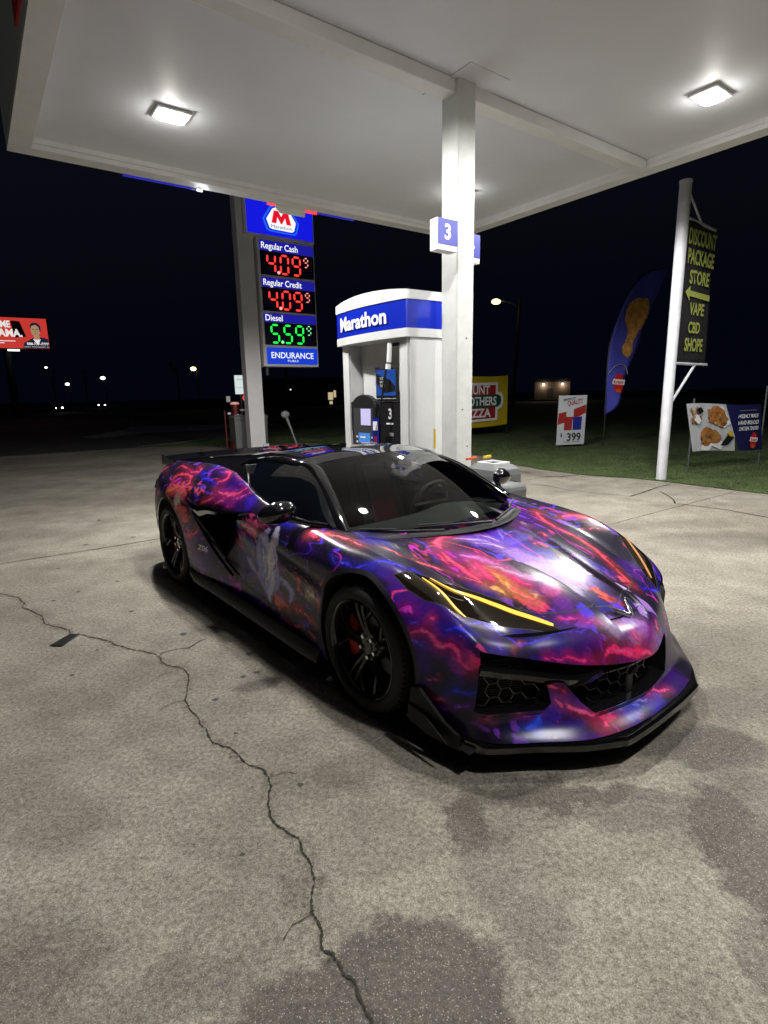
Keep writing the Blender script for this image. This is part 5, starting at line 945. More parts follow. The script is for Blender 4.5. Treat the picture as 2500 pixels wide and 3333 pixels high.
STROKES = [([(0.013,-0.274,0.803),(0.108,-0.133,0.78),(0.207,-0.097,0.752)],0.016,(190,150,225),1),([(0.19,-0.415,0.77),(0.258,-0.365,0.758),(0.37,-0.321,0.734)],0.018,(205,120,205),1),([(0.242,-0.426,0.755),(0.298,-0.443,0.736),(0.352,-0.458,0.717)],0.006,(240,150,205),1),([(0.34,-0.378,0.734),(0.459,-0.314,0.711),(0.58,-0.235,0.683)],0.018,(215,150,215),1),([(0.011,-0.112,0.8),(0.087,-0.147,0.786),(0.12,-0.109,0.776)],0.01,(120,80,220),1),([(0.002,0.084,0.801),(0.108,0.024,0.776),(0.17,-0.013,0.759)],0.008,(120,90,220),1),([(-0.012,-0.285,0.807),(-0.029,-0.35,0.81),(0.008,-0.419,0.803),(0.078,-0.445,0.79)],0.02,(250,70,85),1),([(0.096,-0.469,0.785),(0.134,-0.457,0.778),(0.197,-0.456,0.763)],0.013,(175,30,190),1),([(0.113,-0.491,0.779),(0.233,-0.505,0.746),(0.317,-0.497,0.721),(0.402,-0.493,0.692)],0.013,(255,80,85),1),([(0.224,-0.539,0.742),(0.263,-0.535,0.731),(0.3,-0.531,0.719)],0.012,(190,30,170),1),([(-0.117,-0.726,0.819),(0.014,-0.694,0.792),(0.144,-0.627,0.752),(0.287,-0.561,0.716),(0.402,-0.493,0.692)],0.0055,(235,100,95),1),([(0.014,-0.611,0.783),(0.065,-0.617,0.771),(0.107,-0.593,0.764)],0.005,(225,70,80),1),([(0.428,-0.49,0.682),(0.475,-0.458,0.672),(0.516,-0.463,0.654)],0.01,(250,180,100),1),([(-0.102,-0.475,0.813),(-0.018,-0.486,0.802),(0.087,-0.52,0.781),(0.159,-0.559,0.756)],0.006,(80,60,200),1),([(0.05,-0.517,0.789),(0.132,-0.51,0.772),(0.223,-0.537,0.743)],0.006,(225,60,90),1),([(0.58,-0.354,0.66),(0.611,-0.343,0.65),(0.643,-0.368,0.629)],0.008,(255,190,110),1),([(-0.094,0.624,0.804),(0.041,0.508,0.791),(0.174,0.46,0.768),(0.307,0.483,0.727),(0.442,0.458,0.685),(0.552,0.398,0.658),(0.667,0.32,0.632),(0.767,0.277,0.596)],0.017,(255,82,70),1),([(0.051,0.692,0.784),(0.088,0.756,0.79),(0.155,0.789,0.785),(0.231,0.806,0.77)],0.014,(255,80,68),1),([(0.215,0.662,0.737),(0.28,0.727,0.737),(0.337,0.771,0.73)],0.005,(210,80,90),1),([(0.365,0.327,0.735),(0.448,0.35,0.707),(0.515,0.334,0.689)],0.008,(225,70,180),1),([(0.457,0.466,0.678),(0.546,0.443,0.648),(0.607,0.432,0.624)],0.008,(235,70,110),1),([(0.018,0.093,0.798),(0.096,0.066,0.78),(0.086,0.176,0.787),(0.139,0.151,0.773)],0.005,(130,110,230),1),([(0.21,0.256,0.777),(0.232,0.246,0.772),(0.254,0.238,0.766)],0.007,(250,80,90),1),([(0.193,0.179,0.76),(0.23,0.15,0.75),(0.266,0.122,0.74)],0.005,(220,60,140),1),([(0.789,0.333,0.568),(0.792,0.449,0.527),(0.755,0.641,0.477)],0.008,(45,40,235),1),([(0.753,-0.36,0.579),(0.781,-0.332,0.573),(0.806,-0.275,0.575),(0.839,-0.252,0.561),(0.879,-0.193,0.546)],0.006,(215,50,170),1),([(0.814,-0.263,0.574),(0.834,-0.251,0.565),(0.853,-0.238,0.554)],0.009,(230,60,190),1),([(0.902,-0.115,0.531),(0.939,-0.085,0.512),(0.973,-0.065,0.48)],0.006,(240,90,150),1),([(0.945,0.185,0.482),(0.966,0.15,0.46),(0.971,0.185,0.424)],0.006,(240,60,110),1),([(0.022,-0.111,0.798),(0.072,-0.065,0.786),(0.148,-0.05,0.767)],0.008,(190,150,230),1),([(0.114,-0.214,0.782),(0.163,-0.121,0.765),(0.272,-0.075,0.736)],0.008,(200,165,225),1),([(0.33,-0.388,0.736),(0.382,-0.347,0.727),(0.501,-0.284,0.703)],0.009,(230,180,220),1),([(-0.54,-0.907,0.828),(-0.483,-0.882,0.842),(-0.425,-0.851,0.848),(-0.3,-0.818,0.841),(-0.146,-0.812,0.828)],0.012,(250,115,115),1),([(-0.259,-0.935,0.777),(-0.201,-0.947,0.748),(-0.13,-0.931,0.765),(-0.07,-0.928,0.755),(-0.013,-0.905,0.771),(0.048,-0.886,0.777)],0.008,(60,55,235),1),([(0.032,-0.921,0.743),(-0.014,-0.933,0.734),(-0.043,-0.929,0.746)],0.008,(55,50,220),1),([(0.029,-0.88,0.785),(0.089,-0.835,0.798),(0.166,-0.806,0.786)],0.01,(60,55,225),1),([(0.182,-0.762,0.774),(0.213,-0.761,0.766),(0.242,-0.759,0.758)],0.006,(60,55,235),1),([(0.242,-0.946,0.66),(0.257,-0.936,0.672),(0.27,-0.924,0.684)],0.006,(70,50,210),1),([(0.29,-0.943,0.632),(0.332,-0.916,0.655),(0.36,-0.91,0.644)],0.013,(195,40,175),1),([(0.31,-0.942,0.61),(0.358,-0.931,0.594),(0.393,-0.917,0.597)],0.009,(50,48,225),1),([(0.49,-0.883,0.59),(0.532,-0.861,0.595),(0.557,-0.833,0.609),(0.586,-0.817,0.599),(0.616,-0.802,0.584)],0.009,(52,50,225),1),([(0.36,-0.942,0.517),(0.398,-0.932,0.511),(0.436,-0.922,0.503)],0.005,(60,60,225),1),([(0.372,-0.935,0.546),(0.427,-0.913,0.572),(0.471,-0.901,0.559),(0.49,-0.902,0.53),(0.532,-0.888,0.526),(0.569,-0.872,0.534),(0.597,-0.865,0.516),(0.608,-0.867,0.485),(0.628,-0.86,0.47),(0.669,-0.841,0.46)],0.013,(240,60,125),1),([(0.724,-0.655,0.508),(0.726,-0.622,0.512),(0.727,-0.592,0.517)],0.005,(250,110,95),1),([(0.439,-0.888,0.621),(0.445,-0.882,0.627),(0.45,-0.876,0.632)],0.008,(240,60,110),1),([(0.408,-0.93,0.316),(0.449,-0.92,0.323)],0.004,(60,60,220),1),([(0.46,-0.918,0.357),(0.494,-0.909,0.362),(0.527,-0.9,0.368)],0.003,(200,60,160),1),([(0.554,-0.892,0.312),(0.599,-0.877,0.343),(0.638,-0.863,0.341),(0.678,-0.844,0.354)],0.008,(50,50,225),1),([(0.418,-0.927,0.265),(0.439,-0.922,0.271),(0.46,-0.917,0.277)],0.006,(225,60,60),1),([(0.477,-0.913,0.263),(0.516,-0.903,0.275),(0.554,-0.892,0.281)],0.004,(240,60,90),1),([(0.488,-0.91,0.234),(0.559,-0.891,0.247),(0.61,-0.874,0.266),(0.675,-0.847,0.29)],0.008,(120,40,190),1),([(0.388,-0.931,0.195),(0.409,-0.926,0.189)],0.009,(240,50,110),1),([(-0.78,-0.899,0.338),(-0.658,-0.907,0.347),(-0.586,-0.913,0.328),(-0.461,-0.924,0.305)],0.004,(230,70,60),1),([(-0.767,-0.9,0.312),(-0.722,-0.903,0.31),(-0.677,-0.906,0.309)],0.004,(230,70,60),1),([(-0.356,-0.95,0.585),(-0.326,-0.957,0.606),(-0.3,-0.963,0.625)],0.004,(235,80,70),1),([(0.808,-0.535,0.467),(0.838,-0.497,0.454),(0.866,-0.444,0.456),(0.889,-0.413,0.436),(0.905,-0.373,0.436),(0.92,-0.344,0.426)],0.009,(240,50,145),1),([(0.705,-0.832,0.232),(0.724,-0.816,0.237),(0.739,-0.796,0.241)],0.008,(225,70,150),1),([(0.784,-0.707,0.244),(0.799,-0.676,0.238),(0.815,-0.65,0.228)],0.007,(225,50,110),1),([(0.834,-0.616,0.23),(0.843,-0.605,0.228),(0.852,-0.593,0.226)],0.006,(200,40,160),1),([(0.828,-0.676,0.186),(0.835,-0.645,0.197),(0.841,-0.619,0.212),(0.858,-0.623,0.19)],0.022,(45,75,225),1),([(0.84,-0.56,0.354),(0.858,-0.536,0.338),(0.876,-0.513,0.327),(0.887,-0.503,0.312)],0.008,(190,50,90),1),([(0.872,-0.541,0.28),(0.899,-0.51,0.26),(0.933,-0.466,0.238),(0.972,-0.402,0.213)],0.011,(250,90,145),1),([(0.694,-0.718,0.53),(0.699,-0.719,0.524),(0.705,-0.72,0.519)],0.006,(90,60,220),1),([(0.943,-0.279,0.423),(0.941,-0.25,0.452),(0.952,-0.213,0.451),(0.968,-0.181,0.435),(0.989,-0.134,0.415),(1.004,-0.079,0.407),(1.018,0.008,0.387)],0.02,(250,50,110),1),([(0.939,-0.076,0.513),(0.968,-0.066,0.488),(0.996,-0.037,0.445)],0.006,(235,90,155),1),([(0.806,-0.28,0.574),(0.837,-0.267,0.558),(0.85,-0.232,0.558),(0.878,-0.207,0.543)],0.006,(220,60,190),1),([(0.863,-0.446,0.459),(0.886,-0.415,0.441),(0.902,-0.388,0.43),(0.918,-0.348,0.427)],0.008,(240,50,130),1),([(0.996,-0.372,0.194),(1.009,-0.284,0.201),(1.023,-0.207,0.2),(1.058,0.026,0.18)],0.006,(150,140,235),1),([(1.005,-0.263,0.214),(1.01,-0.23,0.214),(1.018,-0.199,0.209)],0.014,(80,140,245),1),([(0.991,-0.378,0.197),(1.01,-0.362,0.184),(1.023,-0.307,0.184)],0.018,(250,60,110),1),([(1.019,-0.39,0.172),(1.017,-0.38,0.175),(1.015,-0.37,0.179)],0.016,(250,50,90),1),([(1.036,-0.048,0.201),(1.044,0.037,0.192),(1.065,0.116,0.173)],0.009,(240,80,150),1),([(1.037,-0.188,0.188),(1.048,-0.155,0.182),(1.059,-0.122,0.176)],0.008,(100,110,240),1),([(-2.668,-0.941,0.918),(-2.697,-0.906,0.953),(-2.607,-0.881,0.98),(-2.452,-0.876,0.991),(-2.346,-0.888,0.98),(-2.299,-0.927,0.938),(-2.354,-0.952,0.909),(-2.491,-0.967,0.89),(-2.611,-0.959,0.898),(-2.668,-0.941,0.918)],0.013,(238,72,70),1),([(-1.967,-0.755,1.047),(-1.9,-0.755,1.045),(-1.836,-0.797,1.013),(-1.852,-0.821,0.992),(-1.924,-0.842,0.98),(-1.907,-0.865,0.956)],0.013,(245,70,112),1),([(-2.894,-0.354,0.992),(-2.683,-0.401,0.976)],0.015,(245,75,115),1),([(-1.823,-0.886,0.923),(-1.673,-0.882,0.921),(-1.537,-0.874,0.937),(-1.452,-0.837,0.983)],0.016,(245,65,105),1),([(-1.558,-0.895,0.903),(-1.436,-0.882,0.929),(-1.363,-0.848,0.968)],0.008,(225,70,175),1),([(-2.018,-0.963,0.8),(-1.931,-0.941,0.844),(-1.86,-0.921,0.872)],0.013,(245,70,80),1),([(-1.831,-0.938,0.818),(-1.75,-0.922,0.855),(-1.678,-0.906,0.883)],0.008,(240,65,90),1),([(-1.758,-0.935,0.802),(-1.621,-0.929,0.829),(-1.537,-0.919,0.856)],0.008,(235,62,170),1),([(-2.538,-0.832,1.02),(-2.426,-0.853,1.009),(-2.313,-0.836,1.017),(-2.326,-0.81,1.035),(-2.428,-0.795,1.045)],0.01,(245,70,140),1),([(-2.267,-0.829,1.02),(-2.153,-0.861,0.988),(-2.011,-0.856,0.978),(-1.916,-0.867,0.955)],0.009,(62,52,240),1),([(-2.257,-0.833,1.016),(-2.155,-0.805,1.028),(-2.159,-0.771,1.048)],0.008,(62,52,240),1),([(-2.181,-0.743,1.061),(-2.174,-0.724,1.066),(-2.198,-0.691,1.067)],0.014,(62,60,240),1),([(-2.819,-0.83,1.009),(-2.799,-0.806,1.027),(-2.595,-0.828,1.021)],0.009,(245,70,120),1),([(-3.28,-0.847,0.919),(-3.135,-0.804,0.998)],0.014,(225,62,92),1),([(-2.67,-0.995,0.808),(-2.605,-1.007,0.768),(-2.529,-1.012,0.735)],0.01,(240,170,60),1),([(-2.732,-0.986,0.826),(-2.577,-0.985,0.851),(-2.491,-0.967,0.89)],0.008,(250,140,70),1),([(-2.384,-1.01,0.7),(-2.273,-1.003,0.685),(-2.169,-0.992,0.694)],0.008,(205,65,65),1),([(-2.22,-0.999,0.547),(-2.119,-0.988,0.552),(-2.066,-0.98,0.608)],0.012,(220,62,62),1),([(-2.318,-1.005,0.493),(-2.301,-1.002,0.452)],0.01,(215,60,60),1),([(-2.288,-0.998,0.388),(-2.226,-0.994,0.385)],0.003,(190,190,210),1),([(-2.049,-0.977,0.575),(-2.031,-0.974,0.563),(-2.012,-0.97,0.551)],0.006,(60,50,230),1),([(-1.856,-0.702,1.047),(-1.765,-0.735,1.042),(-1.699,-0.758,1.034)],0.01,(250,110,80),1),([(-1.616,-0.924,0.742),(-1.592,-0.898,0.643),(-1.554,-0.886,0.582),(-1.458,-0.876,0.545)],0.006,(215,55,62),1),([(-1.729,-0.924,0.701),(-1.655,-0.912,0.678),(-1.581,-0.893,0.622)],0.004,(235,225,235),1),([(-0.742,-0.901,0.521),(-0.648,-0.909,0.537),(-0.683,-0.902,0.47)],0.008,(225,60,50),1),([(-1.528,-0.901,0.677),(-1.37,-0.907,0.686),(-1.484,-0.882,0.606)],0.006,(225,60,60),1),([(-1.022,-0.889,0.336),(-0.941,-0.892,0.314),(-0.834,-0.896,0.309)],0.016,(250,95,50),1),([(-0.747,-0.901,0.355),(-0.595,-0.912,0.33),(-0.464,-0.923,0.308)],0.006,(235,72,62),1),([(-0.733,-0.902,0.337),(-0.694,-0.905,0.326),(-0.655,-0.907,0.314)],0.005,(230,70,60),1),([(-0.564,-0.911,0.495),(-0.51,-0.915,0.475),(-0.412,-0.926,0.47)],0.012,(255,225,210),1),([(-0.551,-0.912,0.435),(-0.538,-0.913,0.475),(-0.52,-0.917,0.517)],0.004,(255,190,150),1),([(-0.588,-0.909,0.451),(-0.528,-0.914,0.483),(-0.464,-0.922,0.516)],0.004,(255,190,150),1),([(-0.444,-0.922,0.468),(-0.436,-0.923,0.453),(-0.428,-0.924,0.438)],0.01,(240,80,60),1),([(-1.349,-0.934,0.746),(-1.152,-0.951,0.768),(-1.038,-0.943,0.801)],0.01,(250,120,150),1),([(-0.534,-0.9,0.834),(-0.483,-0.872,0.847),(-0.42,-0.854,0.846)],0.012,(250,80,105),1),([(-1.31,-0.881,0.395),(-1.272,-0.882,0.399),(-1.236,-0.884,0.404)],0.006,(225,60,60),1),([(-0.782,-0.949,0.755),(-0.699,-0.945,0.761),(-0.741,-0.953,0.736)],0.004,(80,75,225),1),([(-0.49,-0.953,0.631),(-0.474,-0.959,0.654),(-0.466,-0.961,0.673)],0.004,(80,75,225),1),([(-1.09,-0.889,0.291),(-1.139,-0.887,0.355),(-1.151,-0.884,0.456),(-1.097,-0.89,0.572),(-1.014,-0.942,0.699),(-0.941,-0.943,0.79)],0.075,(140,135,182),0),([(-1.1,-0.889,0.304),(-1.047,-0.888,0.411),(-1.025,-0.888,0.528),(-0.955,-0.925,0.649),(-0.842,-0.953,0.744),(-0.845,-0.93,0.809)],0.06,(178,173,215),0),([(-1.174,-0.886,0.335),(-1.231,-0.884,0.405),(-1.211,-0.882,0.514),(-1.205,-0.89,0.6),(-1.047,-0.949,0.723)],0.045,(120,115,168),0),([(-1.123,-0.886,0.401),(-1.07,-0.886,0.496),(-1.067,-0.892,0.579),(-0.897,-0.952,0.705)],0.022,(212,208,240),0),([(-1.017,-0.889,0.347),(-0.976,-0.889,0.419),(-0.958,-0.889,0.504),(-0.971,-0.895,0.571)],0.03,(125,120,172),0),([(-0.814,-0.897,0.336),(-0.771,-0.898,0.417),(-0.845,-0.893,0.454),(-0.925,-0.89,0.472)],0.032,(140,135,182),0),([(-1.282,-0.881,0.424),(-1.354,-0.877,0.449),(-1.417,-0.875,0.494)],0.034,(122,117,165),0),([(-1.152,-0.887,0.331),(-1.167,-0.885,0.4),(-1.133,-0.884,0.481)],0.01,(90,60,150),0),([(-1.002,-0.888,0.432),(-1.014,-0.887,0.51),(-0.942,-0.909,0.61)],0.01,(90,60,150),0),([(-1.195,-0.883,0.466),(-1.154,-0.886,0.559),(-1.112,-0.909,0.643)],0.008,(215,210,240),0),([(-1.49,-0.888,0.639),(-1.347,-0.881,0.59),(-1.299,-0.879,0.494)],0.04,(24,18,26),0),([(-0.853,-0.902,0.571),(-0.745,-0.903,0.539),(-0.624,-0.906,0.478)],0.045,(22,16,22),0),([(-0.83,-0.909,0.587),(-0.708,-0.93,0.615),(-0.722,-0.91,0.565)],0.012,(40,36,44),0),([(-0.743,-0.901,0.516),(-0.661,-0.907,0.529),(-0.693,-0.902,0.468),(-0.644,-0.905,0.467)],0.009,(235,70,50),0),([(-1.549,-0.903,0.679),(-1.49,-0.888,0.639),(-1.536,-0.883,0.574)],0.01,(235,80,60),0),([(-1.592,-0.898,0.643),(-1.632,-0.911,0.682),(-1.716,-0.923,0.706)],0.006,(240,225,235),0),([(0.321,-0.401,0.736),(0.396,-0.397,0.714),(0.46,-0.384,0.696),(0.527,-0.377,0.674)],0.02,(250,90,80),1),([(0.379,-0.401,0.719),(0.442,-0.407,0.697),(0.5,-0.411,0.675),(0.559,-0.395,0.656)],0.013,(255,175,80),1),([(0.449,-0.382,0.7),(0.481,-0.404,0.684),(0.53,-0.403,0.666),(0.593,-0.393,0.643)],0.012,(255,200,100),1),([(0.268,-0.41,0.75),(0.345,-0.428,0.724),(0.43,-0.438,0.694)],0.013,(245,60,110),1),([(0.509,-0.4,0.674),(0.569,-0.396,0.652),(0.629,-0.373,0.633)],0.013,(250,110,80),1),([(0.399,-0.356,0.721),(0.48,-0.341,0.699),(0.551,-0.316,0.681)],0.011,(235,50,120),1)]
POLYS = [(('xy',[(0.357,-0.257),(0.365,-0.143),(0.463,-0.121),(0.581,-0.11),(0.733,-0.161),(0.806,-0.161),(0.786,-0.169),(0.67,-0.192),(0.559,-0.218),(0.472,-0.283)],0.5),(48,34,44,0.92),0.012),(('xy',[(0.302,0.185),(0.375,0.195),(0.484,0.172),(0.612,0.171),(0.727,0.181),(0.783,0.177),(0.766,0.128),(0.687,0.12),(0.598,0.109),(0.506,0.113),(0.457,0.074)],0.5),(42,32,42,0.92),0.012),(('xy',[(0.516,0.042),(0.557,0.118),(0.636,0.133),(0.598,0.081)],0.5),(190,165,215,0.9),0.004),(('xy',[(0.546,-0.083),(0.646,-0.077),(0.664,-0.064),(0.592,-0.073)],0.5),(190,165,215,0.9),0.004),(('xy',[(0.732,0.157),(0.784,0.182),(0.816,0.183),(0.786,0.148)],0.5),(190,165,215,0.9),0.004),(('xy',[(0.847,-0.038),(0.919,0.006),(0.954,-0.023),(0.911,-0.076)],0.3),(165,125,205,0.95),0.004),(('xy',[(0.853,0.128),(0.902,0.142),(0.946,0.11),(0.917,0.082)],0.3),(165,125,205,0.95),0.004),(('xy',[(0.83,0.18),(0.879,0.219),(0.936,0.227),(0.912,0.153)],0.3),(165,125,205,0.95),0.004),(('xy',[(0.816,-0.167),(0.851,-0.044),(0.907,-0.075),(0.86,-0.108),(0.839,-0.165)],0.3),(52,38,44,0.9),0.008)]
SH = Shell(V, faces, labels)
def masked(f, m): return lambda P: np.where(m(P), f(P), 1.0)
# wheel arches
FR, RR = .396, .415; FC, RC = (0, .337), (-2.722, .353)
def arch(cx, cz, r, squash=1.0): return lambda P: np.where((np.abs(P[:, 1]) > .6), np.hypot(P[:, 0]-cx, (P[:, 2]-cz))-r, 1.0)
for cx, cz, r in ((*FC, FR), (*RC, RR)):
    SH.cut(arch(cx, cz, r+.022)); SH.label(lambda C: arch(cx, cz, r+.022)(C) < 0, 1)
    SH.cut(arch(cx, cz, r)); SH.label(lambda C: arch(cx, cz, r)(C) < 0, 9)
SH.drop(9)
# front openings, in (y, z)
def ztop(y): y = abs(y); return .372+.16*(y/.82)**1.8
OPEN = [(-.812, ztop(.812))]+[(y, ztop(y)) for y in np.linspace(-.76, .26, 22)]+[(.265, .372), (.185, .228), (0, .210), (-.394, .213), (-.445, .268), (-.492, .350), (-.52, .360), (-.560, .350), (-.558, .272), (-.588, .245), (-.646, .246), (-.848, .262), (-.832, .455)]
OPEN2 = [(y, ztop(y)) for y in np.linspace(.56, .812, 6)]+[(.832, .455), (.848, .262), (.63, .236), (.575, .234), (.548, .258)]
gop = lambda P: np.where((P[:, 0] > .45) & (P[:, 2] < .60) & (np.abs(P[:, 1]) < .905), np.minimum(sdpoly(P[:, 1:3], OPEN), sdpoly(P[:, 1:3], OPEN2)), 1.0)
SH.cut(gop); SH.label(lambda C: gop(C) < 0, 9); 
OPENF = [(f) for f, l in zip(SH.F, SH.L) if l == 9]
BV0 = BVHTree.FromPolygons([tuple(v) for v in SH.V], SH.F)      # skin before the openings are removed
SH.drop(9)
# headlamps in (x, |y|)
HL = [(.185, .873), (.225, .81), (.268, .745), (.339, .614), (.43, .555), (.523, .506), (.66, .458), (.79, .402), (.775, .445), (.702, .512), (.587, .637), (.55, .70), (.51, .785), (.45, .825), (.388, .858), (.288, .879)]
HLF = [(.20, .873), (.30, .84), (.402, .80), (.535, .723), (.657, .637), (.735, .60), (.76, .60), (.70, .69), (.64, .765), (.55, .83), (.43, .875), (.30, .889)]
ghl = lambda P: np.where((P[:, 2] > .47) & (P[:, 0] > -.1), np.where(P[:, 1] < 0, sdpoly(np.stack([P[:, 0], -P[:, 1]], 1), HL), sdpoly(P[:, :2], HLF)), 1.0)
SH.cut(lambda P: ghl(P)-.004); SH.label(lambda C: ghl(C) < .004, 2); SH.cut(ghl); SH.label(lambda C: (ghl(C) < 0) & (C[:, 1] < 0), 3); SH.label(lambda C: (ghl(C) < 0) & (C[:, 1] > 0), 4)
# bonnet in (x, |y|)
HD = [(-.30, .0), (-.27, .45), (-.36, .70), (-.2, .70), (.0, .675), (.2, .645), (.38, .585), (.53, .525), (.64, .45), (.72, .365), (.768, .285), (.80, .165), (.787, .135), (.818, .05), (.818, 0)]
HDm = HD+[(x, -y) for x, y in HD[::-1] if y > 0]
ghd = lambda P: np.where(P[:, 2] > .52, sdpoly(P[:, :2], HDm), 1.0)
SH.cut(lambda P: ghd(P)-.0028); SH.label(lambda C: np.abs(ghd(C)) < .0028, 5, (0,)); SH.cut(lambda P: ghd(P)+.0028); SH.label(lambda C: np.abs(ghd(C)) < .0028, 5, (0,)); SH.label(lambda C: ghd(C) < -.0028, 6, (0,))
# doors in (x, z)
DR = [(-.345, .90), (-.40, .72), (-.44, .60), (-.47, .45), (-.46, .22), (-1.0, .245), (-1.55, .30), (-1.72, .42), (-1.42, .80), (-1.30, .90), (-1.40, 1.05), (-.9, 1.05), (-.35, 1.0)]
gdr = lambda P: np.where(np.abs(P[:, 1]) > .81, sdpoly(P[:, [0, 2]], DR), 1.0)
SH.cut(lambda P: gdr(P)-.0035); SH.cut(lambda P: gdr(P)+.0035); SH.label(lambda C: np.abs(gdr(C)) < .0035, 5, (0,)); SH.label(lambda C: (gdr(C) < -.0035) & (C[:, 1] < 0), 7, (0,)); SH.label(lambda C: (gdr(C) < -.0035) & (C[:, 1] > 0), 8, (0,))
# side scoops in (x, z)
SCP = [(-2.21, .805), (-1.95, .785), (-1.36, .815), (-1.30, .80), (-1.43, .775), (-1.735, .42), (-1.60, .345), (-1.52, .32), (-1.68, .42)]
gsc = lambda P: np.where((np.abs(P[:, 1]) > .8) & (P[:, 0] < -1), sdpoly(P[:, [0, 2]], SCP), 1.0)
SH.cut(gsc); SH.label(lambda C: gsc(C) < 0, 9); SH.drop(9)
# sills: painted above, black below
gsk = lambda P: np.where((P[:, 0] > -2.4) & (P[:, 0] < -.3), P[:, 2]-(.225+.05*np.clip((-.4-P[:, 0])/1.6, 0, 1)), 1.0)
SH.cut(lambda P: P[:, 2]-.135)
SH.label(lambda C: (C[:, 2] < .135) & (C[:, 0] > .3), 1, (0,))
CBN = [(-.21, 0), (-.25, .42), (-.40, .685), (-.52, .755), (-1.30, .79), (-1.46, .775), (-1.72, .70), (-1.75, 0)]
CBN = CBN+[(x, -y) for x, y in CBN[::-1] if y > 0]
gcb = lambda P: np.where(P[:, 2] > .7, sdpoly(P[:, :2], CBN), 1.0)
SH.cut(gcb); SH.label(lambda C: gcb(C) < 0, 9); SH.drop(9)
# nose badge seam : belt from the rear quarter
SEAMQ = [(-1.52, 1.0), (-1.62, .92), (-1.75, .885), (-1.9, .86)]
BV = BVHTree.FromPolygons([tuple(v) for v in SH.V], SH.F)
# ---------------------------------------------------------------- wrap painting
def hash3(i, j, k):
    h = (i*374761393+j*668265263+k*2147483647) & 0xffffffff; h = ((h ^ (h >> 13))*1274126177) & 0xffffffff; return ((h ^ (h >> 16)) & 0xffff)/65535.0
def vnoise(P, sc, seed=0):
    p = P*sc+seed*17.3; i = np.floor(p).astype(np.int64); f = p-i; f = f*f*(3-2*f); r = 0
    for a in (0, 1):
        for b in (0, 1):
            for c in (0, 1):
                w = (f[:, 0] if a else 1-f[:, 0])*(f[:, 1] if b else 1-f[:, 1])*(f[:, 2] if c else 1-f[:, 2]); r = r+w*hash3(i[:, 0]+a, i[:, 1]+b, i[:, 2]+c)
    return r
def fbm(P, sc, seed=0, o=4, g=.5):
    a = 1; s = 0; n = 0
    for k in range(o): s = s+a*vnoise(P, sc*2**k, seed+k); n += a; a *= g
    return s/n
def sstep(a, b, x): t = np.clip((x-a)/(b-a), 0, 1); return t*t*(3-2*t)
def mixc(C, col, a): return C*(1-a[:, None])+np.array(col)[None]*a[:, None]
def segdist(P, pts):
    d = np.full(len(P), 9.0); u = np.zeros(len(P)); L = 0; pts = np.array(pts, float)
    for a, b in zip(pts, pts[1:]):
        e = b-a; l = np.linalg.norm(e)+1e-9; w = P-a; t = np.clip((w@e)/(l*l), 0, 1); q = np.linalg.norm(w-t[:, None]*e, axis=1); m = q < d; u = np.where(m, L+t*l, u); d = np.minimum(d, q); L += l
    return d, u/L
def S2(c): return np.array(lin([v/255 for v in c]))
